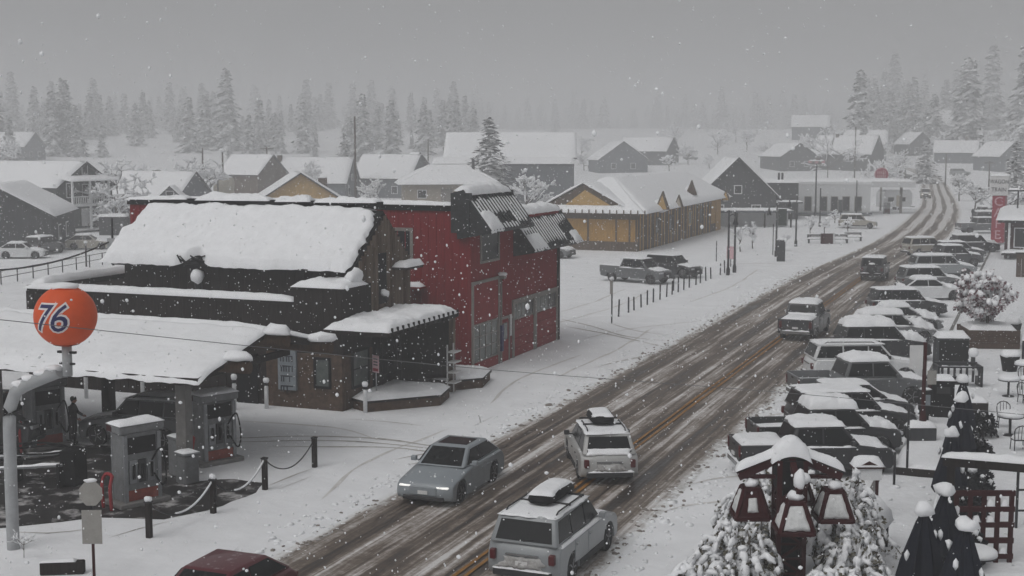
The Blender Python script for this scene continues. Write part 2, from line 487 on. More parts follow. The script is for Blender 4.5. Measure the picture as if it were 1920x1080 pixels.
# double yellow line, worn and half under slush
m = D('yellow_line', (.27, .13, .028), .6, .3, 2., dirt=(.48, .62, (.085, .070, .058), 1.3))
for dx in (-.16, .10):
    mb = MB(); pts = [(-59+i*2.0) for i in range(64)]
    for y in pts:
        wv = .03*noise.noise((y*.3, dx, 0)); w2 = .055 + .03*noise.noise((y*.9, 3, dx))
        mb.v += [(dx+wv-w2, y, .066), (dx+wv+w2, y, .066)]
    for i in range(len(pts)-1): mb.f.append((2*i, 2*i+1, 2*i+3, 2*i+2)); mb.sm.append(False)
    mb.build('centre_line', m, road_o)

def ragged(pix, z, name, material, step=.5, amp=.35, world=False):
    P = [Vector(p) if world else G(*p) for p in pix]; out = []
    for a, b in zip(P, P[1:]+P[:1]):
        n = max(1, int((b-a).length/step))
        for k in range(n):
            p = a.lerp(b, k/n); nn = amp*noise.noise((p.x*.9, p.y*.9, 4)) + .5*amp*noise.noise((p.x*2.7, p.y*2.7, 9))
            out.append((p.x+nn, p.y+nn*.8))
    c = Vector((sum(p[0] for p in out)/len(out), sum(p[1] for p in out)/len(out)))
    mb = MB(); mb.add([(x, y, z) for x, y in out], [tuple(range(len(out)))]); return struct(mb.build(name, material))
ragged([(-90, 1000), (60, 985), (190, 970), (300, 975), (395, 957), (470, 925), (505, 905), (440, 898), (400, 900), (345, 905), (335, 872), (330, 842), (230, 838), (170, 835), (60, 822), (-90, 822)], .006, 'forecourt', M['wet_asphalt'])

D('track_slush', (.46, .44, .42), .8, .22, 1.4, dirt=(.42, .62, (.15, .135, .125), 1.8), bump=.5)
D('faint_track', (.62, .61, .60), .8, .2, 1.4, dirt=(.5, .7, (.36, .345, .33), 1.8), bump=.5)
def track(pix, wd, seed=0, z=.008, world=False, m_='track_slush'):
    P = smooth_line([p if world else G(*p) for p in pix], .5); mb = MB()
    for i, p in enumerate(P):
        d = (P[min(i+1, len(P)-1)]-P[max(i-1, 0)]).normalized(); nrm = Vector((-d.y, d.x, 0))
        fade = min(1, i/4, (len(P)-1-i)/4) + .02
        w2 = wd*fade*(.5 + .45*noise.noise((i*.31, seed, 0))); off = .12*noise.noise((i*.2, seed, 7))
        zz = terrain(p.x, p.y) + z
        mb.v += [tuple(p + nrm*(off-w2))[:2] + (zz,), tuple(p + nrm*(off+w2))[:2] + (zz,)]
    for i in range(len(P)-1): mb.f.append((2*i, 2*i+1, 2*i+3, 2*i+2)); mb.sm.append(False)
    return struct(mb.build('tyre_track', M[m_]))
for i, (pix, wd) in enumerate([
    ([(430, 822), (560, 818), (700, 822), (830, 838), (930, 832)], .16), ([(430, 829), (580, 826), (720, 832), (860, 848)], .12),
    ([(500, 838), (640, 838), (760, 842), (900, 862)], .15), ([(740, 862), (800, 850), (880, 843), (960, 815)], .3),
    ([(760, 872), (850, 858), (930, 838)], .35), ([(1052, 598), (1110, 612), (1180, 632), (1260, 640)], .16),
    ([(1060, 612), (1130, 625), (1200, 640), (1250, 652)], .2), ([(1140, 605), (1200, 622), (1265, 628)], .12),
    ([(1360, 497), (1420, 494), (1490, 497)], .2), ([(1240, 660), (1190, 672), (1110, 690)], .12),
    ([(500, 912), (560, 888), (590, 878)], .2), ([(520, 918), (585, 892)], .1), ([(200, 1010), (260, 992), (330, 975)], .1),
    ([(0, 995), (90, 1000), (200, 988)], .12), ([(640, 785), (720, 790), (800, 800)], .08), ([(885, 800), (905, 790), (930, 778)], .06)]):
    track(pix, wd, i)

# parking strip kerb and pavement on the right
mb = MB()
for y0 in range(-40, 160, 4): mb.box(8.62, 8.80, y0, y0+3.97, -.02, .13)
struct(mb.build('kerb', M['concrete']))
mb = MB(); nx, ny = 8, 110
for j in range(ny+1):
    for i in range(nx+1):
        x, y = 8.8 + i*1.2, -42 + j*1.9
        mb.v.append((x, y, .10 + .05*noise.noise((x*.7, y*.7, 2)) + .03*noise.noise((x*2, y*2, 8))))
for j in range(ny):
    for i in range(nx):
        q = j*(nx+1)+i; mb.f.append((q, q+1, q+nx+2, q+nx+1)); mb.sm.append(True)
struct(mb.build('pavement', M['trodden_snow']))
# raised bed in the pavement with a dark edging
mb = bevel_mb(MB().box(9.15, 10.75, -4.6, 5.2, 0, .36), .03)
struct(mb.build('raised_bed', M['dark_wood']))
mb = MB().quad_sheet((9.12, -4.55, .36), (10.78, -4.55, .36), (10.78, 5.2, .36), (9.12, 5.2, .36), .16, 8, 30, seed=3, rough=.3)
struct(mb.build('bed_snow', M['snow']))

# clods of thrown snow and slush lying along the road edges and the trodden pavement: nobody could count them
def clods(name, label, material, n, pick, r0, r1, seed):
    rg = random.Random(seed); mb = MB()
    for i in range(n):
        x, y, z = pick(rg); r_ = rg.uniform(r0, r1)*(1 if rg.random() < .9 else 1.7)
        mb.blob((x, y, z), r_*rg.uniform(.8, 1.6), r_*rg.uniform(.8, 1.6), r_*.55, .3, i % 50, True)
    return stuff(tag(mb.build(name, material), label, 'snow clods'))
D('brown_slush', (.24, .215, .195), .8, .4, 3.)
clods('slush_clods', 'brown slush lumps strewn along both road edges', M['brown_slush'], 1500, lambda g: ((g.choice((-5.05, 2.75)) + g.gauss(0, .35)), g.uniform(-25, 70), .02), .025, .075, 3)
clods('snow_clods', 'white snow lumps beside the road and on the trodden pavement', M['snow'], 2600, lambda g: g.choice(((-5.9+g.gauss(0, .5), g.uniform(-25, 60), .01), (3.6+g.gauss(0, .5), g.uniform(-25, 50), .01), (g.uniform(8.9, 17), g.uniform(-22, 45), .12))), .025, .085, 4)
for i in range(16):   # wheel tracks of parked cars turning out of their stalls
    y = -9 + i*3.6 + R.uniform(-.6, .6); track([(3.0, y-2.5, 0), (3.6, y-1.2, 0), (4.6, y-.3, 0), (6.2, y+.3, 0)], .22, 50+i, .009, True, 'faint_track')
for i, (a, b, c) in enumerate([((-9, -6), (-12, -4.5), (-16, -5)), ((-8, 2), (-9, 8), (-8.6, 16)), ((-10.4, 21), (-9, 26), (-6, 31)), ((-14, 26), (-13, 36), (-13.5, 46)), ((-16, 27), (-15.2, 37), (-15.6, 47)), ((-9, 40), (-8.5, 52), (-9.4, 66)), ((-7, -14), (-8, -9), (-7.6, -3)), ((-7.6, 9), (-7.4, 18), (-7.9, 27))]):
    track([(a[0], a[1], 0), (b[0], b[1], 0), (c[0], c[1], 0)], .14, 80+i, .007, True, 'faint_track')
D('tail_slush', (.40, .395, .39), .9, .3, 9., dirt=(.45, .7, (.22, .21, .20), 7.))
# ================================================================ VEHICLES
# local axes: x forward, y left, z up, origin on the ground under the middle
VT = dict(
  sedan=dict(L=4.62, W=1.86, wb=2.74, r=.355, gc=.19, hood=(.74, .97), cowl=.80, belt=1.0, deck=1.0, roof=1.49, a0=1.0, a1=.22, c1=-1.15, c0=-1.98, splits=[-.35], tum=.20, tail=.86),
  wagon=dict(L=4.82, W=1.86, wb=2.75, r=.345, gc=.24, hood=(.78, 1.02), cowl=.80, belt=1.04, deck=1.04, roof=1.64, a0=1.0, a1=.25, c1=-1.85, c0=-2.28, splits=[-.25, -1.15], tum=.16, tail=.98),
  suv=dict(L=4.78, W=1.92, wb=2.80, r=.38, gc=.28, hood=(.90, 1.12), cowl=.95, belt=1.16, deck=1.16, roof=1.80, a0=.98, a1=.38, c1=-2.02, c0=-2.30, splits=[-.2, -1.2], tum=.14, tail=1.08),
  bigsuv=dict(L=5.3, W=2.03, wb=3.05, r=.41, gc=.30, hood=(.98, 1.20), cowl=1.15, belt=1.24, deck=1.24, roof=1.92, a0=1.18, a1=.55, c1=-2.28, c0=-2.56, splits=[-.05, -1.2], tum=.13, tail=1.15),
  jeep=dict(L=4.3, W=1.86, wb=2.72, r=.42, gc=.42, hood=(1.08, 1.18), cowl=.85, belt=1.22, deck=1.22, roof=1.90, a0=.72, a1=.42, c1=-1.92, c0=-2.0, splits=[-.35, -1.2], tum=.07, tail=1.2),
  pickup=dict(L=5.85, W=2.0, wb=3.65, r=.41, gc=.38, hood=(1.02, 1.22), cowl=1.55, belt=1.24, deck=.82, roof=1.92, a0=1.58, a1=.92, c1=-.72, c0=-.98, splits=[.25], tum=.14, tail=.82, bed=1.27),
  smallpickup=dict(L=5.25, W=1.88, wb=3.25, r=.38, gc=.34, hood=(.96, 1.12), cowl=1.38, belt=1.14, deck=.78, roof=1.76, a0=1.42, a1=.80, c1=-.72, c0=-.95, splits=[.15], tum=.14, tail=.78, bed=1.18),
  hatch=dict(L=4.25, W=1.80, wb=2.62, r=.33, gc=.2, hood=(.74, .98), cowl=.78, belt=1.0, deck=1.0, roof=1.52, a0=1.0, a1=.2, c1=-1.45, c0=-2.0, splits=[-.3], tum=.18, tail=.92),
)
def arc(cx, cz, r, n=9):
    return [(cx + r*math.cos(PI*k/n), cz + r*math.sin(PI*k/n)) for k in range(n+1)]
_wheel_cache = {}
def wheel_meshes(r):
    k = round(r, 3)
    if k not in _wheel_cache:
        Mx = Matrix.Rotation(PI/2, 4, 'X')
        t = MB().lathe([(r*.62, -.11), (r*.90, -.115), (r, -.075), (r, .075), (r*.90, .115), (r*.62, .11)], 18, Mx)
        h = MB().lathe([(r*.60, -.085), (r*.60, .085)], 14, Mx)
        for a in range(5):
            t2 = 2*PI*a/5
            for sgn in (-1, 1):
                h.bar((r*.08*math.cos(t2), sgn*.10, r*.08*math.sin(t2)), (r*.60*math.cos(t2), sgn*.095, r*.60*math.sin(t2)), .05, .03)
        _wheel_cache[k] = (t.mesh('wheel', M['rubber']), h.mesh('rim', M['rim']))
    return _wheel_cache[k]

def vehicle(kind, paint_m, label, x, y, head, name='parked_car', cat='car', group=None, roof=.12, hood=.05, wind=0, rear=0, side=0, bed=0, lights=None, box=None, rails=False, seed=0, glass='car_glass', fog=0, z=0., spare=False, ev=False, sun=False):
    """head = heading in degrees from +X. roof/hood/wind/rear/bed = snow depths"""
    p = VT[kind]; L, W, r, gc = p['L'], p['W'], p['r'], p['gc']; hw = W/2
    t = thing(name, label, cat, (x, y, z), math.radians(head), group)
    pm = M[paint_m]
    xf, xr = L/2 - (L-p['wb'])*.45, L/2 - (L-p['wb'])*.45 - p['wb']
    top = [(L/2-.10, gc+.04), (L/2-.01, gc+.14), (L/2, gc+.34), (L/2-.05, p['hood'][0]-.06), (L/2-.20, p['hood'][0]+.02), (p['cowl'], p['hood'][1]), (p['a0']-.35, p['belt'])]
    if 'bed' in p: top += [(p['c0'], p['belt']), (p['c0']-.02, p['deck']), (-L/2+.06, p['deck'])]
    else: top += [(p['c0']+.1, p['belt']), (-L/2+.12, p['tail'])]
    top += [(-L/2+.02, p['tail']-.14), (-L/2, gc+.36), (-L/2+.01, gc+.16), (-L/2+.14, gc+.05)]
    bot = list(reversed(arc(xr, r, r+.065))) ; bot = [(a, max(b, gc)) for a, b in bot]
    bot2 = [(a, max(b, gc)) for a, b in reversed(arc(xf, r, r+.065))]
    out = top + [(xr-r-.075, gc)] + bot + [(xr+r+.075, gc), (xf-r-.075, gc)] + bot2 + [(xf+r+.075, gc)]
    nt_ = len(top); n = len(out)
    def ring(yv, sx, dz):
        res = []
        for i, (a, b) in enumerate(out):
            if i < nt_:
                k = sx*max(0, (abs(a)-(L/2-.55))/.55); a2 = a - math.copysign(k, a)
                b2 = b - (dz if b > gc+.3 else 0)
            else: a2, b2 = a, b
            res.append((a2, yv, b2))
        return res
    rings = [ring(-hw, .16, .07), ring(-hw+.035, .12, .02), ring(-hw*.62, .02, -.005), ring(0, -.02, -.02), ring(hw*.62, .02, -.005), ring(hw-.035, .12, .02), ring(hw, .16, .07)]
    mb = MB()
    for rg in rings: mb.v += rg
    for k in range(len(rings)-1):
        for i in range(n):
            j = (i+1) % n
            mb.f.append((k*n+i, k*n+j, (k+1)*n+j, (k+1)*n+i)); mb.sm.append(i < nt_-1)
    mb.f.append(tuple(range(n-1, -1, -1))); mb.sm.append(False)
    e = (len(rings)-1)*n; mb.f.append(tuple(range(e, e+n))); mb.sm.append(False)
    mb.build('body', pm, t)
    # cabin
    b0, b1 = p['belt']-.03, p['roof']; h0 = hw-.05; h1 = h0-p['tum']
    def cab(zf):   # section at height fraction
        return (p['a0']+(p['a1']-p['a0'])*zf, p['c0']+(p['c1']-p['c0'])*zf, h0+(h1-h0)*zf, b0+(b1-b0)*zf)
    mb = MB(); vs = []
    for zf in (0, 1):
        a, c, h, zz = cab(zf)
        vs += [(a, -h*.93, zz), (a, h*.93, zz), (c, h, zz), (c, -h, zz)]
    mb.add(vs, [(0, 1, 2, 3)[::-1], (4, 5, 6, 7), (0, 1, 5, 4), (1, 2, 6, 5), (2, 3, 7, 6), (3, 0, 4, 7)])
    mb = bevel_mb(mb, .06, 2); mb.sm = [True]*len(mb.f)
    mb.build('cabin', pm, t)
    g = M[glass]
    # glazing
    def side_pt(s, xx, zf, off):
        a, c, h, zz = cab(zf); return (xx, s*(h+off), zz)
    for s in (-1, 1):
        xs = [None] + p['splits'] + [None]
        for k in range(len(xs)-1):
            z0, z1 = .13, .86
            def lim(zf, which):
                a, c, h, zz = cab(zf); v = xs[k] if which else xs[k+1]
                if v is None: return (a-.13 if which else c+.12)
                return v + (-.035 if which else .035)
            q = [side_pt(s, lim(z0, 1), z0, .004), side_pt(s, lim(z0, 0), z0, .004), side_pt(s, lim(z1, 0), z1, .004), side_pt(s, lim(z1, 1), z1, .004)]
            q2 = [(v[0], v[1]-s*.03, v[2]) for v in q]
            MB().add(q + q2, [(0, 1, 2, 3), (0, 4, 5, 1), (1, 5, 6, 2), (2, 6, 7, 3), (3, 7, 4, 0)]).build('side_window', g, t)
    def endglass(front, z0, z1, m_):
        a, c, h, zz = cab(z0); a2, c2, h2, zz2 = cab(z1)
        x0, x1 = (a, a2) if front else (c, c2); o = .012 if front else -.012
        k = .80 if front else .84
        q = [(x0+o, -h*k, zz), (x0+o, h*k, zz), (x1+o, h2*k, zz2), (x1+o, -h2*k, zz2)]
        q2 = [(v[0]-o*3, v[1], v[2]) for v in q]
        return MB().add(q+q2, [(0, 1, 2, 3), (0, 4, 5, 1), (1, 5, 6, 2), (2, 6, 7, 3), (3, 7, 4, 0)])
    endglass(True, .10, .92, g).build('windshield', g, t)
    endglass(False, .14, .84, g).build('rear_window', g, t)
    # doors: proud panels with a handle
    ed = [p['a0']-.30] + p['splits'][:1] + [max(p['c0']+.22, xr+r+.10) if len(p['splits']) < 2 else p['splits'][1]+.02]
    for s in (-1, 1):
        for k in range(2):
            x1, x0 = ed[k]-.015, ed[k+1]+.015
            if x1-x0 < .3: continue
            y1 = s*(hw+.012); y0 = s*(hw-.03)
            d_ = MB().box(x0, x1, min(y0, y1), max(y0, y1), gc+.20, p['belt']-.09)
            d_ = bevel_mb(d_, .012, 1).build('door', pm, t)
            hb = MB().box(x0+.06, x0+.22, min(y1, y1+s*.03), max(y1, y1+s*.03), p['belt']-.24, p['belt']-.20)
            hb.build('handle', M['chrome'] if seed % 2 else pm, d_)
    # wheels
    wt, wr = wheel_meshes(r)
    for wx in (xf, xr):
        for s in (-1, 1):
            o = bpy.data.objects.new('wheel', wt); COL.objects.link(o); o.parent = t; o.location = (wx, s*(hw-.125), r)
            o2 = bpy.data.objects.new('rim', wr); COL.objects.link(o2); o2.parent = o
    # lamps, grille, bumpers, plate, mirrors
    hz_ = p['hood'][0]-.10
    for s in (-1, 1):
        q = MB().box(L/2-.17, L/2-.035, min(s*(hw-.12), s*(hw-.52)), max(s*(hw-.12), s*(hw-.52)), hz_-(.03 if ev else .07), hz_+(.03 if ev else .05))
        bevel_mb(q, .02, 1).build('headlight', M['lit_lamp'] if lights else M['headlight'], t)
        q = MB().box(-L/2-.012, -L/2+.12, min(s*(hw-.10), s*(hw-.26)), max(s*(hw-.10), s*(hw-.26)), p['tail']-.36 if 'bed' not in p else .78, p['tail']-.10 if 'bed' not in p else 1.16)
        bevel_mb(q, .02, 1).build('taillight', M['taillight'], t)
        q = MB().box(p['a0']-.42, p['a0']-.27, min(s*(hw+.02), s*(hw+.20)), max(s*(hw+.02), s*(hw+.20)), p['belt']+.02, p['belt']+.17)
        q.bar((p['a0']-.36, s*(hw-.08), p['belt']+.04), (p['a0']-.36, s*(hw+.05), p['belt']+.05), .05)
        bevel_mb(q, .02, 1).build('wing_mirror', M['plastic_dark'] if seed % 2 else pm, t)
    bevel_mb(MB().box(L/2-.10, L/2+.012, -hw*.48, hw*.48, gc+.20, hz_+.02), .02, 1).build('grille', pm if ev else M['plastic_dark'], t)
    MB().box(L/2+.012, L/2+.026, -.16, .16, gc+.24, gc+.35).build('number_plate', M['sign_white'], t)
    bevel_mb(MB().box(L/2-.14, L/2+.02, -hw*.72, hw*.72, gc+.05, gc+.17), .02, 1).build('front_bumper', M['plastic_dark'], t)
    bevel_mb(MB().box(-L/2-.03, -L/2+.14, -hw*.80, hw*.80, gc+.06, gc+.24), .02, 1).build('rear_bumper', M['plastic_dark'] if 'bed' not in p else M['chrome'], t)
    if kind in ('suv', 'wagon', 'bigsuv', 'hatch'):
        a, c, h, zz = cab(.16); a2, c2, h2, zz2 = cab(.42)
        MB().bar((c-.03, 0, zz), (c2-.03, -.42, zz+.05), .03).build('rear_wiper', M['black'], t)
    MB().box(-L/2-.036, -L/2, -.16, .16, gc+.36, gc+.47).build('number_plate', M['sign_white'], t)
    if not 'bed' in p:
        MB().box(-L/2-.02, -L/2+.05, -hw*.45, hw*.45, p['tail']-.20, p['tail']-.16).build('tailgate_trim', M['chrome'], t)
    if kind in ('suv', 'bigsuv', 'wagon', 'jeep'):
        for s in (-1, 1):
            ya, yb = sorted((s*(hw-.02), s*(hw+.018)))
            MB().box(xr+r+.09, xf-r-.09, ya, yb, gc+.02, gc+.17).build('sill', M['plastic_dark'], t)
    if rails:
        for s in (-1, 1):
            MB().tube([(p['a1']-.25, s*(h1-.10), b1), (p['a1']-.4, s*(h1-.10), b1+.07), (p['c1']+.4, s*(h1-.10), b1+.07), (p['c1']+.25, s*(h1-.10), b1)], .022, 6).build('roof_rail', M['plastic_dark'], t)
    if sun:
        MB().box(p['c1']+.25, p['a1']-.2, -h1*.72, h1*.72, b1-.01, b1+.012).build('glass_roof', M['car_glass'], t)
    if 'bed' in p:
        bz, dz = p['bed'], p['deck']; xb0, xb1 = -L/2+.04, p['c0']-.02
        for s in (-1, 1):
            q = MB().box(xb0, xb1, min(s*(hw-.02), s*(hw-.12)), max(s*(hw-.02), s*(hw-.12)), dz-.1, bz)
            bevel_mb(q, .025, 1).build('bed_side', pm, t)
        tg = bevel_mb(MB().box(xb0-.03, xb0+.05, -hw+.125, hw-.125, dz-.12, bz-.01), .02, 1).build('tailgate', pm, t)
        MB().box(xb0-.05, xb0-.028, -.12, .12, bz-.14, bz-.08).build('handle', M['plastic_dark'], tg)
        if bed:
            zb = dz + (bz-dz)*min(1, bed)
            MB().quad_sheet((xb0+.03, -hw+.10, zb-.05), (xb1, -hw+.10, zb-.05), (xb1, hw-.10, zb-.05), (xb0+.03, hw-.10, zb-.05), .16, 12, 8, seed=seed, rough=.2, jit=.02).build('bed_snow', M['snow'], t)
    if spare:
        q = MB(); q.lathe([(r*.5, -.1), (r*.9, -.1), (r*.97, -.06), (r*.97, .06), (r*.9, .1), (r*.5, .1)], 18, Matrix.Translation((-L/2-.13, 0, gc+.62)) @ Matrix.Rotation(PI/2, 4, 'Y'))
        sp_ = q.build('spare_wheel', M['rubber'], t)
        MB().blob((-L/2-.13, 0, gc+.62+r*.93), .13, r*.62, .08, .2, seed).build('wheel_snow', M['snow'], sp_)
    # snow lying on it
    S = M['snow']; u = .5
    if hood:
        MB().quad_sheet((-L/2-.03, -hw*.78, gc+.235), (-L/2+.10, -hw*.78, gc+.25), (-L/2+.10, hw*.78, gc+.25), (-L/2-.03, hw*.78, gc+.235), .05, 3, 16, pw=4, seed=seed+2, rough=1.2, jit=.1, nscale=3).build('bumper_snow', S, t)
    if roof:
        a, c = p['a1'], p['c1']; ex = .07
        MB().quad_sheet((c-ex, -h1-.02, b1-.02), (a+ex*2, -h1-.02, b1-.02), (a+ex*2, h1+.02, b1-.02), (c-ex, h1+.02, b1-.02), roof, 22, 14, pw=5, seed=seed, rough=.35, jit=.05, nscale=1.6).build('roof_snow', S, t)
    if hood:
        z0, z1 = p['hood']
        k = .52 if hood < .04 else .80
        MB().quad_sheet((p['cowl']-.02, -hw*k, z1+.0), (L/2-.22, -hw*k*.95, z0+.0), (L/2-.22, hw*k*.95, z0+.0), (p['cowl']-.02, hw*k, z1+.0), hood+.02, 16, 14, pw=5, seed=seed+1, rough=.6, jit=.10, nscale=2.2).build('hood_snow', S, t)
    if seed in (3, 4):   # slush frozen on the tailgate
        MB().quad_sheet((-L/2-.012, -hw*.62, gc+.28), (-L/2-.012, hw*.62, gc+.28), (-L/2+.01, hw*.5, p['tail']-.22), (-L/2+.01, -hw*.5, p['tail']-.22), .03, 18, 10, pw=4, seed=seed+11, rough=1.2, jit=.25, nscale=3, up=Vector((-1, 0, 0))).build('tailgate_slush', M['tail_slush'], t)
    def endsnow(front, z0, z1, th, nm):
        a, c, h, zz = cab(z0); a2, c2, h2, zz2 = cab(z1)
        x0, x1 = (a, a2) if front else (c, c2); o = .01 if front else -.01; k = .84
        MB().quad_sheet((x0+o, -h*k, zz), (x0+o, h*k, zz), (x1+o, h2*k, zz2), (x1+o, -h2*k, zz2), th, 12, 8, pw=5, seed=seed+5, rough=.6, jit=.12, nscale=2.2, up=Vector((.6 if front else -.8, 0, .6))).build(nm, S, t)
    if wind: endsnow(True, .02, .95, wind, 'windshield_snow')
    if rear: endsnow(False, 0, .30 if rear < .05 else .95, rear, 'rear_window_snow')
    if not 'bed' in p and kind == 'sedan' and hood > .03:
        MB().quad_sheet((-L/2+.15, -hw*.8, p['tail']), (p['c0']+.05, -hw*.8, p['belt']-.02), (p['c0']+.05, hw*.8, p['belt']-.02), (-L/2+.15, hw*.8, p['tail']), hood, 8, 10, seed=seed+3, rough=.4).build('boot_snow', S, t)
    if side:   # snow held on the door ledge along the belt line
        for s in (-1, 1):
            MB().quad_sheet((p['c0']+.1, s*(hw-.10), p['belt']-.05), (p['a0']-.2, s*(hw-.10), p['belt']-.05), (p['a0']-.2, s*(hw+.02), p['belt']-.06), (p['c0']+.1, s*(hw+.02), p['belt']-.06), side, 14, 4, seed=seed+9, rough=.9, jit=.1).build('ledge_snow', S, t)
    if box:
        bx, bl, bw, bh, sn = box
        q = MB(); zb = b1 + .10
        ringp = [(0, .55, 0), (.06, .9, .25), (.5, 1, 1), (.9, .95, .9), (1, .6, .1)]
        sec = []
        vs = []; fs = []
        prof = [(-.5, .25), (-.42, .95), (0, 1.08), (.42, .95), (.5, .25), (.42, .0), (0, -.05), (-.42, 0)]
        stn = [(0, .70, .55), (.08, .92, .85), (.35, 1, 1), (.8, 1, .95), (1, .72, .35)]
        for sx, sw, sh in stn:
            for a_, c_ in prof: vs.append((bx+bl*(sx-.5), a_*bw*sw, zb+bh*c_*sh))
        m8 = 8
        for i in range(len(stn)-1):
            for k in range(m8): fs.append((i*m8+k, i*m8+(k+1) % m8, (i+1)*m8+(k+1) % m8, (i+1)*m8+k))
        fs += [tuple(range(m8-1, -1, -1)), tuple(range((len(stn)-1)*m8, len(stn)*m8))]
        q.add(vs, fs, True); rb = q.build('roof_box', M['black'], t)
        for dx in (-.5, .5): MB().box(bx+dx-.03, bx+dx+.03, -h1*.9, h1*.9, b1+.02, b1+.07).build('crossbar', M['plastic_dark'], rb)
        if sn: MB().quad_sheet((bx-bl*.44, -bw*.42, zb+bh*.80), (bx+bl*.46, -bw*.42, zb+bh*.72), (bx+bl*.46, bw*.42, zb+bh*.72), (bx-bl*.44, bw*.42, zb+bh*.80), sn, 16, 10, pw=4, seed=seed+4, rough=.3, jit=.04).build('box_snow', S, rb)
    return t

paint('paint_blue_grey', (.23, .255, .275), .06); paint('paint_white', (.36, .36, .355), .5, sc2=2.5); paint('paint_silver', (.23, .245, .255), .60, sc2=2.2)
paint('paint_maroon', (.085, .008, .014), .25); paint('paint_black', (.016, .017, .019), .32); paint('paint_black2', (.020, .020, .023), .18)
paint('paint_grey', (.10, .105, .11), .42); paint('paint_dkgrey', (.040, .042, .046), .35); paint('paint_beige', (.33, .31, .27), .7)
paint('paint_tan', (.22, .20, .165), .6); paint('paint_snowy', (.14, .145, .15), .95, sc2=2.); paint('paint_purewhite', (.62, .63, .64), .4)
ROW = 'cars nosed in to the kerb on the right'
TR = 'cars driving on the road'
# ---- moving traffic
def on_road(px, py, dx=0, dy=0): p = G(px, py); return p.x+dx, p.y+dy
RD = 90
vehicle('sedan', 'paint_blue_grey', 'clean pale blue grey sedan with lit headlights coming down the slushy road', -3.75, -11.3, -89, 'sedan', 'sedan', TR, roof=0, hood=0, lights=1, seed=2, sun=True, ev=True)
vehicle('wagon', 'paint_white', 'dirty white wagon with round snowy roof box crossing the yellow centre line', -.25, -7.0, 116, 'station_wagon', 'wagon', TR, roof=.04, hood=.03, rails=True, box=(-.15, 1.5, .85, .26, .12), seed=3, rear=.03)
vehicle('suv', 'paint_silver', 'snow splashed silver utility car with long snowy roof box, nearest on the road', 1.82, -17.1, 89, 'utility_car', 'suv', TR, roof=.06, hood=.05, rails=True, box=(-.30, 1.85, .80, .24, .13), seed=4, side=.05)
vehicle('sedan', 'paint_maroon', 'dark red car with only its roof in view at the bottom edge', -3.75, -24.5, -90, 'parked_car', 'car', TR, roof=0, hood=0, seed=5)
vehicle('pickup', 'paint_dkgrey', 'dark pickup with snow on roof and tailgate driving away mid road', 1.0, 27.2, 89, 'pickup_truck', 'pickup', TR, roof=.20, hood=.06, bed=.95, rear=.03, seed=6)
vehicle('jeep', 'paint_dkgrey', 'boxy dark off roader with snowy spare wheel on its back door', 1.05, 61.0, 90, 'off_roader', 'off-roader', TR, roof=.10, hood=.04, seed=7, spare=True)
vehicle('suv', 'paint_beige', 'beige snow dusted car pulling across the road beyond the off roader', 3.1, 86.0, 35, 'utility_car', 'suv', TR, roof=.14, hood=.08, seed=8, side=.06)
q_ = G(1735, 372)
vehicle('suv', 'paint_tan', 'far oncoming car with both headlights glowing in the haze', q_.x, q_.y, -83, 'utility_car', 'suv', TR, roof=.06, hood=.03, lights=1, seed=9, z=q_.z)
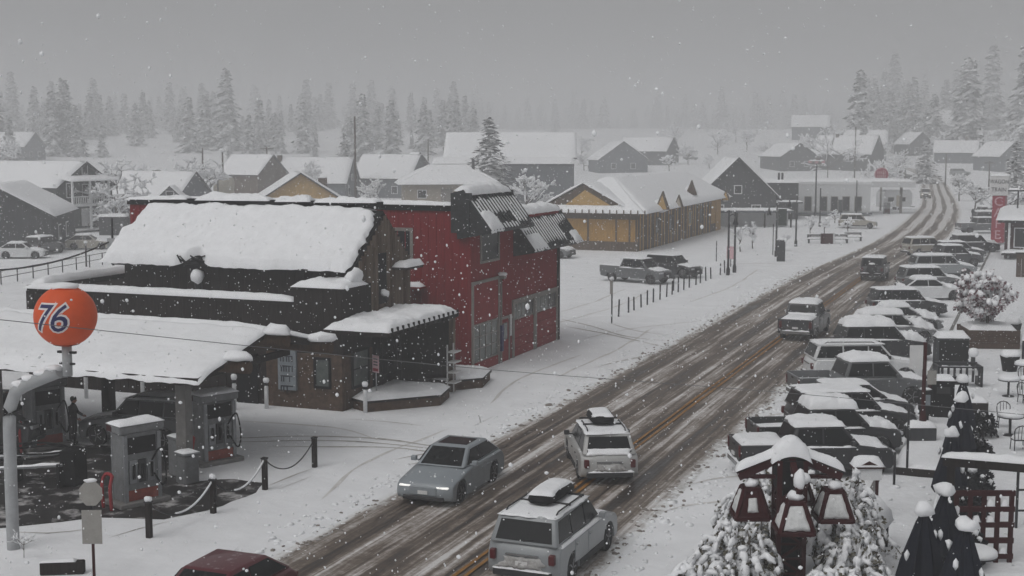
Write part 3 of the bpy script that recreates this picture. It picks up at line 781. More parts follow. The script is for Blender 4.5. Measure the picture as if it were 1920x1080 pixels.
# ---- the parked row, near to far
ROWL = [
 ('smallpickup', 'paint_black2', 'black pickup with level snow in its bed, first behind the lanterns', 6.5, -5.0, dict(roof=.16, hood=.05, bed=1.0, side=.05, name='pickup_truck', cat='pickup')),
 ('smallpickup', 'paint_black', 'black pickup with a deep snow slab hanging over its cab side', 6.45, -1.9, dict(roof=.34, hood=.10, bed=.3, name='pickup_truck', cat='pickup', side=.03)),
 ('suv', 'paint_black2', 'black utility car between the snow slab pickup and a low dark car', 6.9, 1.5, dict(roof=.09, hood=.04)),
 ('hatch', 'paint_black', 'low dark hatchback in front of the grey pickup', 6.8, 4.6, dict(roof=.07, hood=.03)),
 ('pickup', 'paint_grey', 'grey pickup with empty bed and thick white roof slab', 6.45, 8.0, dict(roof=.22, hood=.05, bed=.2, name='pickup_truck', cat='pickup', wind=.0)),
 ('bigsuv', 'paint_purewhite', 'large clean white utility car with roof rails behind the grey pickup', 6.0, 13.0, dict(roof=.05, hood=.03, rails=True)),
 ('suv', 'paint_black', 'dark car under a smooth deep snow dome behind the large white one', 6.0, 20.2, dict(roof=.34, hood=.20, wind=.08)),
 ('wagon', 'paint_snowy', 'snow plastered wagon two cars past the large white one', 5.9, 26.5, dict(roof=.26, hood=.18, wind=.1, rear=.05)),
 ('sedan', 'paint_snowy', 'low snow buried sedan three cars past the large white one', 5.9, 31.2, dict(roof=.24, hood=.18, wind=.1, rear=.06)),
 ('suv', 'paint_black', 'long black car with a flat thin snow roof opposite the off roader', 5.6, 38.0, dict(roof=.09, hood=.05)),
 ('sedan', 'paint_purewhite', 'white sedan under rounded snow just before two light utility cars', 6.2, 48.2, dict(roof=.20, hood=.14)),
 ('suv', 'paint_grey', 'grey utility car with white roof stripe of snow, eleventh in the row', 5.8, 54.0, dict(roof=.12, hood=.08)),
 ('bigsuv', 'paint_silver', 'tall silver utility car with snowy roof, twelfth in the row', 6.0, 64.0, dict(roof=.12, hood=.08)),
 ('pickup', 'paint_dkgrey', 'dark pickup with open bed level with the beige crossing car', 5.8, 75.0, dict(roof=.10, hood=.08, bed=.5, name='pickup_truck', cat='pickup')),
 ('wagon', 'paint_dkgrey', 'dark wagon just short of the red shop front', 6.2, 83.6, dict(roof=.12, hood=.06)),
 ('suv', 'paint_black', 'black utility car right beside the red shop front', 7.2, 91.5, dict(roof=.16, hood=.12)),
 ('pickup', 'paint_grey', 'grey pickup parked below the cafe sign', 6.6, 122.0, dict(roof=.10, hood=.08, bed=.9, name='pickup_truck', cat='pickup')),
 ('suv', 'paint_snowy', 'snowy car partly behind the cafe sign, nearer of two', 7.0, 140.0, dict(roof=.18, hood=.14)),
 ('suv', 'paint_snowy', 'snowy car partly behind the cafe sign, farther of two', 6.9, 154.0, dict(roof=.18, hood=.14)),
]
for i, (k_, pt, lb, x_, y_, kw) in enumerate(ROWL):
    if i != 5: kw['hood'] = kw['hood']*1.5+.02; kw['roof'] *= 1.15
    if i not in (0, 1, 4, 5): kw.setdefault('wind', .05); kw.setdefault('side', .05)
    vehicle(k_, pt, lb, x_, y_, 25 + R.uniform(-2, 2), group=ROW, seed=20+i, **kw)
# ---- lots on the left
vehicle('pickup', 'paint_grey', 'grey pickup with canopy rack parked by the row of thin posts', -16.2, 51.8, -18, 'pickup_truck', 'pickup', roof=.10, hood=.06, side=.05, bed=.95, seed=50)
vehicle('suv', 'paint_black', 'black utility car parked close beyond the grey pickup with rack', -14.6, 57.0, -18, 'parked_car', 'car', roof=.08, hood=.06, seed=51)
vehicle('suv', 'paint_snowy', 'snowy car showing its nose at the corner of the yellow depot', -30.2, 70.5, -10, 'parked_car', 'car', roof=.2, hood=.16, seed=52)
p_ = G(1608, 428); vehicle('suv', 'paint_beige', 'pale snow dusted car parked beyond the street benches', p_.x, p_.y, 8, 'parked_car', 'car', roof=.14, hood=.10, side=.06, seed=53)
LOT = 'cars in the lot on the far left'
for i, (px, py, k_, pt, hd, lb) in enumerate([
  (42, 484, 'sedan', 'paint_purewhite', 25, 'white sedan at the left edge of the far lot'),
  (84, 476, 'suv', 'paint_dkgrey', 100, 'dark hatch backed in beside the white sedan in the far lot'),
  (165, 467, 'sedan', 'paint_beige', 30, 'pale sedan alone behind the wire in the far lot'),
  (125, 432, 'pickup', 'paint_silver', 30, 'silver pickup in front of the green balcony house'),
]):
    p_ = G(px, py); vehicle(k_, pt, lb, p_.x, p_.y, hd, 'parked_car', 'car', LOT, roof=.15, hood=.10, bed=.9, seed=60+i)
# ---- at the pumps
vehicle('suv', 'paint_grey', 'dark grey utility car standing at the pumps under the canopy', -16.9, -9.4, 186, 'utility_car', 'suv', roof=.03, hood=.03, rails=True, seed=71)
vehicle('pickup', 'paint_dkgrey', 'dark pickup cut by the left edge beside the far pump', -22.6, -11.8, 8, 'pickup_truck', 'pickup', roof=.04, hood=.0, bed=.1, seed=72)
FAR = 'cars far off in the haze'
for i, (px, py, k_, pt, hd, lb) in enumerate([
  (1118, 318, 'suv', 'paint_snowy', 20, 'snowy car at the left of the gable house yard'), (1160, 316, 'suv', 'paint_grey', 10, 'grey car under the gable house carport'),
  (1190, 318, 'hatch', 'paint_snowy', 20, 'snowy small car at the right of the gable house carport'), (1690, 335, 'bigsuv', 'paint_snowy', 20, 'snowed in car where the far road bends left'),
  (1800, 330, 'bigsuv', 'paint_silver', 20, 'far white vehicle right of the bend in the road'), (1805, 350, 'suv', 'paint_grey', 40, 'far dark car nosed in right of the bend'),
  (1835, 365, 'sedan', 'paint_snowy', 20, 'far low car between bend and cafe sign'), (800, 368, 'suv', 'paint_snowy', 5, 'snowy car between hip roof house and caravan'),
  (1295, 300, 'suv', 'paint_snowy', 10, 'snowy car in the far yard right of the box truck')]):
    p_ = G(px, py); vehicle(k_, pt, lb, p_.x, p_.y, hd, 'parked_car', 'car', FAR, roof=.2, hood=.15, seed=80+i, z=p_.z)
# ================================================================ BUILDINGS
def pb(mb, name, m, parent, root=None, label=None):
    """mesh in world coordinates hung under a root Empty (rotation 0) or under a part of it"""
    o = mb.build(name, M[m] if isinstance(m, str) else m, parent, label)
    if root is None: o.location = -parent.location
    return o
def win_y(root, x0, x1, z0, z1, y, fr='trim', gl='window_glass', n=1, m=0, w=.10, face=-1):
    """window in a wall of constant y; frame proud, pane set back, mullions"""
    y1 = y + face*.06
    mb = MB()
    for a, b, c, d in ((x0-w, x0, z0-w, z1+w), (x1, x1+w, z0-w, z1+w), (x0, x1, z0-w, z0), (x0, x1, z1, z1+w)):
        mb.box(a, b, min(y, y1), max(y, y1), c, d)
    for i in range(1, n): xx = x0+(x1-x0)*i/n; mb.box(xx-.03, xx+.03, min(y, y1-.01*face), max(y, y1-.01*face), z0, z1)
    for i in range(1, m): zz = z0+(z1-z0)*i/m; mb.box(x0, x1, min(y, y1-.02*face), max(y, y1-.02*face), zz-.025, zz+.025)
    f = pb(mb, 'window', fr, root)
    y2 = y + face*.02
    MB().box(x0, x1, min(y, y2), max(y, y2), z0, z1).build('pane', M[gl], f)
    return f
def win_x(root, y0, y1, z0, z1, x, fr='trim', gl='window_glass', n=1, m=0, w=.10, face=1, name='window'):
    x1 = x + face*.06; mb = MB()
    for a, b, c, d in ((y0-w, y0, z0-w, z1+w), (y1, y1+w, z0-w, z1+w), (y0, y1, z0-w, z0), (y0, y1, z1, z1+w)):
        mb.box(min(x, x1), max(x, x1), a, b, c, d)
    xe = x1-.01*face
    for i in range(1, n): yy = y0+(y1-y0)*i/n; mb.box(min(x, xe), max(x, xe), yy-.03, yy+.03, z0, z1)
    xe = x1-.02*face
    for i in range(1, m): zz = z0+(z1-z0)*i/m; mb.box(min(x, xe), max(x, xe), y0, y1, zz-.025, zz+.025)
    f = pb(mb, name, fr, root)
    x2 = x + face*.02
    MB().box(min(x, x2), max(x, x2), y0, y1, z0, z1).build('pane', M[gl], f)
    return f
def planks(root, wall, axis, a0, a1, z0, z1fn, plane, wd, m, th=.03, face=1, name='plank', gap=.012, jitter=0.):
    """separate vertical boards laid on a wall part (shared mesh per height)"""
    n = max(1, round((a1-a0)/wd)); wd = (a1-a0)/n; cache = {}
    for i in range(n):
        a = a0 + wd*i; z1 = z1fn(a+wd/2); h = round(z1-z0, 1)
        if h <= .1: continue
        t = th*(.7 + .6*((i*7) % 5)/5)
        key = (h, (i*7) % 5); mm = ('weathered_wood', 'stone', 'weathered_wood', 'depot_brown', 'weathered_wood')[(i*7) % 5] if m == 'weathered_wood' else m
        if key not in cache:
            if axis == 'x': b = MB().box(gap, wd-gap, min(0, face*t), max(0, face*t), 0, h)
            else: b = MB().box(min(0, face*t), max(0, face*t), gap, wd-gap, 0, h)
            cache[key] = b.mesh(name, M[mm])
        o = bpy.data.objects.new(name, cache[key]); COL.objects.link(o); o.parent = wall
        o.location = (a, plane, z0) if axis == 'x' else (plane, a, z0)

# ---------------------------------------------------------------- the dark timber store
st = thing('timber_store', 'dark timber store with snowy gable roof and flat front parapet behind the pumps', 'store', (-20, 2, 0))
wl = pb(MB().box(-29.3, -13.35, -1.5, 5.0, 0, 4.28), 'wall', 'dark_wood', st)
planks(st, wl, 'x', -29.3, -15.3, 0, lambda a: 4.26, -1.5, .42, 'dark_wood', .03, -1)
tw = pb(MB().box(-15.3, -13.05, -1.58, 1.0, 0, 5.05), 'corner_tower', 'dark_wood', st)
planks(st, tw, 'x', -15.3, -13.05, 2.6, lambda a: 5.03, -1.58, .28, 'dark_wood', .03, -1)
# left parapet running back
pb(MB().box(-29.3, -28.95, -1.45, 8.0, 4.28, 4.55).box(-28.95, -15.4, -1.5, -1.15, 4.28, 4.42), 'parapet', 'dark_wood', st)
pb(MB().quad_sheet((-29.4, -1.6, 4.42), (-15.32, -1.6, 4.42), (-15.32, -1.0, 4.42), (-29.4, -1.0, 4.42), .26, 90, 6, seed=1, rough=.12, pw=10), 'parapet_snow', 'snow', st)
pb(MB().quad_sheet((-29.5, -1.0, 4.55), (-28.7, -1.0, 4.55), (-28.7, 8.3, 4.55), (-29.5, 8.3, 4.55), .34, 5, 50, seed=2, rough=.2, pw=10), 'parapet_snow', 'snow', st)
pb(MB().quad_sheet((-28.9, -1.0, 4.24), (-15.4, -1.0, 4.24), (-15.4, .4, 4.24), (-28.9, .4, 4.24), .10, 60, 5, seed=3), 'flat_roof_snow', 'snow', st)
pb(MB().quad_sheet((-15.4, -1.7, 5.05), (-12.9, -1.7, 5.05), (-12.9, .5, 5.05), (-15.4, .5, 5.05), .26, 24, 10, seed=6, rough=.5, pw=5)
   .blob((-13.2, -.2, 5.42), .32, .5, .34, .3, 4), 'tower_snow', 'snow', st)
# upper storey with the gable to the street
EX, RX = -13.9, -25.6
gw = pb(MB().prism([(.4, 4.2), (5.2, 4.2), (5.2, 5.9), (2.75, 7.85), (.4, 5.9)], RX+.3, -13.75, 'x'), 'upper_wall', 'dark_wood', st)
planks(st, gw, 'x', RX+.3, -13.8, 4.2, lambda a: 5.80, .4, .42, 'dark_wood', .03, -1)
ff = pb(MB().box(-13.75, -13.38, .4, 5.2, 0, 4.2), 'street_wall', 'weathered_wood', st)
fz = lambda a: 5.75 + max(0, 2.05 - abs(a-2.78)*.80)
planks(st, ff, 'y', -1.45, 5.25, 3.4, lambda a: (4.6 if a < .4 else fz(a)), -13.36 if False else -13.30, .26, 'weathered_wood', .05, 1)
pb(MB().prism([(.42, 3.4), (5.2, 3.4), (5.2, 5.85), (2.78, 7.80), (.42, 5.85)], -13.72, -13.32, 'x'), 'gable_backing', 'dark_wood', st)
# tall loft door with timbers, bracketed ledge with snow, small lamp with snow
pb(MB().box(-13.26, -13.2, 1.95, 2.75, 4.0, 6.2), 'loft_door', 'black', st)
for yy in (1.75, 2.85): pb(MB().box(-13.26, -13.14, yy-.1, yy+.1, 3.6, 6.5), 'loft_post', 'weathered_wood', st)
lg = pb(MB().box(-13.25, -12.55, 3.4, 5.1, 5.38, 5.5), 'ledge', 'dark_wood', st)
MB().quad_sheet((-13.25, 3.35, 5.5), (-12.5, 3.35, 5.5), (-12.5, 5.15, 5.5), (-13.25, 5.15, 5.5), .30, 6, 14, seed=8, pw=5).build('ledge_snow', M['snow'], lg)
lm = pb(MB().box(-13.2, -12.95, 2.2, 2.45, 4.15, 4.35), 'wall_lamp', 'black_metal', st)
MB().blob((-13.07, 2.32, 4.45), .2, .2, .17, .2, 2).build('lamp_snow', M['snow'], lm)
# roof slabs and the snow on them
def roofplane(e, r, th=.12):
    (y0, z0), (y1, z1) = e, r
    return MB().add([(RX, y0, z0), (EX+.55, y0, z0), (EX+.55, y1, z1), (RX, y1, z1), (RX, y0, z0-th), (EX+.55, y0, z0-th), (EX+.55, y1, z1-th), (RX, y1, z1-th)],
                    [(0, 1, 2, 3), (7, 6, 5, 4), (0, 4, 5, 1), (1, 5, 6, 2), (2, 6, 7, 3), (3, 7, 4, 0)])
pb(roofplane((-.15, 5.62), (2.75, 8.02)), 'roof', 'black', st)
pb(roofplane((5.65, 5.62), (2.75, 8.02)), 'roof', 'black', st)
E1 = EX+.45
def rs(u, v):
    xa = RX-.7*(1-v)*1.0; x = xa + (E1-xa)*u
    sag = (.30*noise.noise((x*.35, 2, 1)) + .14*noise.noise((x*1.7, 5, 1)) + .08*noise.noise((x*5, 9, 1))) * (1-v)**3
    notch = 0
    if v < .2: notch = .55*math.exp(-((x+21.2)/.55)**2)*(1-v*5)
    return (x, -.28+sag*.6 + 2.86*v + notch, 5.58 + 2.36*v + notch*.8)
pb(MB().sheet(rs, 120, 30, .38, pw=18, rough=.25, seed=5, jit=.02, nscale=1.1), 'roof_snow', 'snow', st)
pb(MB().quad_sheet((RX, 5.7, 5.6), (E1, 5.7, 5.6), (E1, 2.9, 7.98), (RX, 2.9, 7.98), .4, 60, 14, seed=6, rough=.15), 'roof_snow', 'snow', st)
# ridge snow slipping: a broken roll above a dark metal ridge cap
pb(MB().box(RX+.3, EX+.5, 2.62, 2.9, 8.12, 8.40), 'ridge_cap', 'black', st)
for i, (xa, xb, th) in enumerate([(-25.4, -23.4, .16), (-22.9, -19.0, .30), (-18.6, -16.9, .26), (-16.6, -13.6, .22)]):
    pb(MB().quad_sheet((xa, 2.45, 8.33), (xb, 2.45, 8.36), (xb, 3.2, 8.36), (xa, 3.2, 8.33), th, 30, 6, seed=30+i, rough=.5, pw=4, jit=.05, nscale=1.6), 'ridge_snow', 'snow', st)
# vent and snow-capped pipe against the wall
vp = pb(MB().tube([(-21.1, .1, 4.3), (-21.1, .0, 4.95)], .16, 8), 'vent_pipe', 'black_metal', st)
MB().blob((-21.1, -.05, 5.12), .30, .28, .34, .12, 5).build('vent_snow', M['snow'], vp)
ds = MB()
for i in range(26):
    a = Vector((-21.2+R.uniform(-.6, .6), -.25+R.uniform(0, .5), 5.62+R.uniform(0, .35))); ds.bar(a, a+Vector((R.uniform(-.5, .5), R.uniform(-.3, .2), R.uniform(-.1, .35))), .05)
pb(ds, 'fallen_branch', 'black', st)
# ground floor on the street side: brown stone base, windows, door, posters
pb(MB().box(-16.6, -13.0, -1.72, -1.5, 0, 2.3).box(-13.05, -12.97, -1.5, .9, 0, 2.3), 'stone_base', 'stone', st)
for i, (a, b, z0, z1, gl) in enumerate([(-16.2, -15.5, 2.45, 3.3, 'dusty_glass'), (-14.2, -13.6, 1.0, 2.1, 'dusty_glass')]):
    win_y(st, a, b, z0, z1, -1.73, 'black', gl)
for y0, y1 in ((1.2, 2.2), (2.4, 3.4), (3.7, 4.7)): win_x(st, y0, y1, .8, 2.6, -13.3, 'black', 'window_glass', 2, 2)
win_x(st, -.9, .4, .9, 2.3, -12.96, 'black', 'dusty_glass', 1, 2)
pb(MB().box(-18.1, -17.1, -1.62, -1.56, 0, 2.15), 'shop_door', 'black', st)
po = pb(MB().box(-15.95, -15.10, -1.86, -1.74, .75, 2.45), 'poster', 'poster_blue', st)
q = MB()
for k in range(4):
    zz = 2.2-.42*k
    for j in range(5):
        xx = -15.82 + .13*j + R.uniform(-.02, .02)
        if R.random() < .85: q.box(xx, xx+.045, -1.875, -1.862, zz-.26, zz)
    q.box(-15.82, -15.3+R.uniform(-.1, .1), -1.876, -1.862, zz-.05, zz)
q.build('lettering', M['ink'], po)
pl_ = pb(MB().box(-17.75, -17.35, -1.75, -1.6, 1.5, 2.0), 'wall_box', 'grey_metal', st)
for dx in (-.14, .16): pb(MB().blob((-17.55+dx, -1.8, 2.6), .10, .06, .09, .05, 1, True), 'red_lamp', 'red_lamp', st)
# street porch
pr_ = pb(MB().box(-13.3, -10.45, -2.55, 4.2, 3.32, 3.50), 'porch_roof', 'dark_wood', st)
MB().sheet(lambda u, v: (-13.35 + 2.95*u, -2.6 + 6.9*v, 3.50), 26, 60, .36, pw=7, rough=.4, seed=12, jit=.01).build('porch_snow', M['snow'], pr_)
for i in range(14):
    y = -2.3 + i*.49; MB().box(-10.44, -10.36, y-.035, y+.035, 3.36, 3.66).build('snow_guard', M['black'], pr_)
for y in (4.0,): pb(MB().box(-10.75, -10.53, y-.11, y+.11, 0, 3.32), 'porch_post', 'weathered_wood', st)
pb(MB().box(-13.2, -10.6, 4.1, 4.25, 0, 3.3), 'porch_end_wall', 'dark_wood', st)
rk = MB()
for z in (.5, .95, 1.4, 1.85): rk.box(-10.55, -10.15, 3.2, 3.9, z, z+.05)
for y in (3.2, 3.86): rk.box(-10.55, -10.50, y, y+.05, 0, 2.2)
pb(rk, 'wire_rack', 'sign_white', st)

# ---------------------------------------------------------------- pump canopy
cn = thing('pump_canopy', 'low gabled timber canopy over the pumps carrying a smooth sheet of snow', 'canopy', (-18, -9, 0))
CX0, CX1 = -34.0, -11.35
ce, cr_, cb = (-14.1, 3.52), (-10.0, 4.52), (-6.2, 3.62)
def slab(a, b, th=.22):
    return MB().add([(CX0, a[0], a[1]), (CX1, a[0], a[1]), (CX1, b[0], b[1]), (CX0, b[0], b[1]), (CX0, a[0], a[1]-th), (CX1, a[0], a[1]-th), (CX1, b[0], b[1]-th), (CX0, b[0], b[1]-th)],
                    [(0, 1, 2, 3), (7, 6, 5, 4), (0, 4, 5, 1), (1, 5, 6, 2), (2, 6, 7, 3), (3, 7, 4, 0)])
pb(slab(ce, cr_), 'roof', 'dark_wood', cn); pb(slab(cb, cr_), 'roof', 'dark_wood', cn)
def cs(u, v):
    x = CX0 + (CX1+.12-CX0)*u
    rag = .22*noise.noise((x*1.4, 0, 4)) + .10*noise.noise((x*4, 0, 7))
    return (x, ce[0]-.10 + 4.15*v - rag*(1-v)*.35, ce[1]-.03 + 1.02*v - .14*(1-v)**6*(1+rag*2))
pb(MB().sheet(cs, 150, 22, .27, pw=18, rough=.3, seed=14, jit=.004, nscale=.6), 'roof_snow', 'snow', cn)
pb(MB().quad_sheet((CX0, -6.1, 3.62), (CX1+.1, -6.1, 3.62), (CX1+.1, -10.0, 4.54), (CX0, -10.0, 4.54), .30, 80, 12, seed=15, rough=.2, pw=12), 'roof_snow', 'snow', cn)
for i, (y, z) in enumerate([(-12.4, 3.66), (-10.0, 4.2), (-7.0, 3.55)]):
    pn = pb(MB().tube([(CX0+1, y, z), (CX1+.85, y, z)], .20, 10), 'log_purlin', 'brown_wood', cn)
    MB().blob((CX1+.42, y, z+.34), .60, .34, .24, .25, 20+i, flat=.4).build('log_snow', M['snow'], pn)
for x in (-12.6, -20.5, -28.0):
    pb(MB().box(x-.19, x+.19, -13.3, -12.92, 0, 3.34), 'column', 'concrete', cn)
    if x < -15: pb(MB().box(x-.19, x+.19, -7.2, -6.82, 0, 3.5), 'column', 'dark_wood', cn)
    pb(MB().box(x-.12, x+.12, -13.4, -6.6, 3.12, 3.34), 'tie_beam', 'dark_wood', cn)

# ---------------------------------------------------------------- the red hall
rd = thing('red_hall', 'red board hall with ribbed metal hoods over its street front', 'hall', (-20, 14, 0))
rw = pb(MB().box(-31, -11.6, 8.3, 20.6, 0, 7.2).box(-31, -11.6, 8.3, 8.6, 7.2, 7.75), 'wall', 'red_wood', rd)
bat = MB().box(-.02, .02, -.03, 0, 0, 7.7).mesh('batten', M['red_wood'])
for i in range(48):
    o = bpy.data.objects.new('batten', bat); COL.objects.link(o); o.parent = rw; o.location = (-30.8+i*.405, 8.3, 0)
bat2 = MB().box(0, .03, -.02, .02, 0, 7.7).mesh('batten', M['red_wood'])
pb(MB().box(-31.1, -11.5, 8.2, 8.34, 7.75, 8.02), 'fascia', 'black', rd)
pb(MB().quad_sheet((-31.2, 8.12, 8.02), (-12.2, 8.12, 8.02), (-12.2, 8.75, 8.02), (-31.2, 8.75, 8.02), .2, 120, 6, seed=21, rough=.2, pw=10), 'parapet_snow', 'snow', rd)
pb(MB().quad_sheet((-31, 8.6, 7.2), (-11.9, 8.6, 7.2), (-11.9, 20.5, 7.2), (-31, 20.5, 7.2), .2, 40, 24, seed=22, rough=.2, pw=20), 'roof_snow', 'snow', rd)
win_y(rd, -16.9, -14.75, 5.35, 6.75, 8.3, 'trim', 'window_glass', 2, 0, .16)
wl_ = pb(MB().box(-15.6, -13.9, 7.6, 8.29, 4.05, 4.15), 'ledge', 'red_wood', rd)
MB().quad_sheet((-15.6, 7.6, 4.15), (-13.9, 7.6, 4.15), (-13.9, 8.2, 4.15), (-15.6, 8.2, 4.15), .18, 14, 5, seed=23, rough=.5, pw=4).build('ledge_snow', M['snow'], wl_)
XF = -11.6
# upper window, tall bay with multi-pane window, small door, two garage doors
win_x(rd, 9.55, 11.7, 5.3, 6.9, XF, 'trim', 'window_glass', 1, 0, .12)
def frame_x(y0, y1, z0, z1, w=.16, d=.09):
    return MB().box(XF, XF+d, y0-w, y0, z0, z1+w).box(XF, XF+d, y1, y1+w, z0, z1+w).box(XF, XF+d, y0, y1, z1, z1+w)
bay = pb(frame_x(8.5, 11.6, 0, 4.25, .14), 'bay_frame', 'trim', rd)
MB().box(XF, XF+.05, 8.5, 11.6, 2.35, 4.25).build('bay_panel', M['red_door'], bay)
MB().box(XF, XF+.05, 8.5, 11.6, 0, .45).build('bay_panel', M['red_door'], bay)
win_x(rd, 8.6, 11.5, .55, 2.25, XF, 'trim', 'dusty_glass', 4, 3, .07)
sd = pb(frame_x(12.0, 13.0, 0, 2.15, .12), 'side_door', 'trim', rd)
MB().box(XF, XF+.04, 12.0, 13.0, 0, 2.15).build('door_leaf', M['red_door'], sd); MB().box(XF+.04, XF+.07, 12.2, 12.8, 1.1, 1.95).build('pane', M['dusty_glass'], sd)
MB().box(XF+.05, XF+.16, 11.85, 12.1, .6, 1.9).build('notice_board', M['ball_blue'], sd)
MB().box(XF+.07, XF+.09, 13.05, 13.35, 1.2, 2.3).build('notice', M['sign_white'], sd)
for y0, y1 in ((13.75, 16.55), (17.0, 20.1)):
    gd = pb(frame_x(y0, y1, 0, 2.78, .20), 'garage_door', 'trim', rd)
    n_ = 4; ph = 1.85/4
    for k in range(4): MB().box(XF, XF+.05, y0, y1, .03+k*ph, .03+(k+1)*ph-.025).build('panel', M['red_door'], gd)
    for k in range(5):
        ya = y0+(y1-y0)*k/5
        MB().box(XF, XF+.03, ya+.06, ya+(y1-y0)/5-.06, 1.98, 2.7).build('pane', M['dusty_glass'] if k < 3 else M['window_glass'], gd)
    MB().box(XF, XF+.045, y0, y1, 1.9, 2.75).build('pane_rail', M['trim'], gd).location.x = -.03
pb(MB().box(XF, XF+.10, 20.35, 20.6, 0, 5.4), 'corner_board', 'dark_wood', rd)
lp = pb(MB().box(XF+.05, XF+.35, 11.65, 11.95, 4.25, 4.42), 'wall_lamp', 'trim', rd); MB().blob((XF+.2, 11.8, 4.48), .22, .2, .10, .2, 3).build('lamp_snow', M['snow'], lp)
pb(MB().tube([(XF+.08, 11.95, 0), (XF+.08, 11.95, 4.4)], .05, 6), 'drain_pipe', 'trim', rd)
# ribbed hoods
def hood_(y0, y1, zr, ze, xr_, xe, seed, cheek=True):
    h = pb(MB().prism([(xr_, zr), (xe, ze), (xe-.02, ze-.10), (xr_-.25, ze-.4), (xr_-.45, zr-.1)], y0, y1, 'y'), 'metal_hood', 'corrugated', rd)
    n = int((y1-y0)/.36); d = Vector((xe-xr_, 0, ze-zr)); L_ = d.length; d.normalize(); up = Vector((-d.z, 0, d.x))
    rib = MB(); rib.bar((0, 0, 0), d*L_, .075, .05); rm = rib.mesh('rib', M['corrugated'])
    for i in range(n+1):
        o = bpy.data.objects.new('rib', rm); COL.objects.link(o); o.parent = h
        o.location = (xr_+up.x*.02, y0+.05+(y1-y0-.1)*i/n, zr+up.z*.02)
    # strips of snow lying in the troughs between the ribs, ragged at both ends
    for i in range(n):
        ya = y0+.05+(y1-y0-.1)*i/n+.05; yb = ya+(y1-y0-.1)/n-.10
        t0 = .22+.10*noise.noise((i*.5, seed, 0)); t1 = .86+.13*noise.noise((i*.45, seed, 3))
        segs = [(t0, t1)]
        if seed == 1 and 1 <= i <= 9: segs = [(t0, .58+.02*(i % 3)), (.82+.03*(i % 2), .97)]
        if seed == 2 and i > n-6: segs = [(t0, .5-.03*(i-n+6)), (.93, .99)]
        for a, b in segs:
            A, B = Vector((xr_, 0, zr))+d*L_*a, Vector((xr_, 0, zr))+d*L_*b
            MB().quad_sheet((A.x, ya, A.z), (A.x, yb, A.z), (B.x, yb, B.z), (B.x, ya, B.z), .045, 3, 8, seed=seed*40+i, up=up, pw=10).build('trough_snow', M['snow'], h)
    MB().quad_sheet((xr_-.45, y0+.05, zr-.02), (xr_+.28, y0+.05, zr-.24), (xr_+.28, y1-.05, zr-.24), (xr_-.45, y1-.05, zr-.02), .36, 6, 30, seed=seed*9, pw=5, rough=.45, jit=.05).build('ridge_snow', M['snow'], h)
    return h
h1 = hood_(8.0, 13.75, 8.75, 6.85, -11.9, -10.45, 1)
h2 = hood_(13.75, 21.2, 7.45, 5.5, -11.9, -10.45, 2)
def patch(h, ya, yb, zr, ze, ta, tb, th, seed):
    xr_, xe = -11.9, -10.45; f = lambda t: (xr_+(xe-xr_)*t, zr+(ze-zr)*t)
    (xa, za), (xb, zb) = f(ta), f(tb)
    MB().quad_sheet((xa, ya, za), (xa, yb, za), (xb, yb+.2, zb), (xb, ya, zb), th, 10, 10, seed=seed, pw=4, rough=.4, jit=.1, nscale=2).build('slab_snow', M['snow'], h)
patch(h1, 8.05, 9.6, 8.75, 6.85, .55, 1.03, .22, 3); patch(h2, 13.8, 15.8, 7.45, 5.5, .62, 1.02, .20, 5); patch(h2, 13.8, 14.8, 7.45, 5.5, .2, .55, .14, 6); patch(h2, 20.3, 21.3, 7.45, 5.5, .72, 1.02, .2, 7)
pb(MB().box(-12.45, -11.5, 7.93, 8.25, 6.75, 8.62), 'hood_cheek', 'corrugated', rd)
pb(MB().box(-12.4, -11.62, 13.6, 13.85, 5.4, 8.6), 'hood_cheek', 'corrugated', rd)

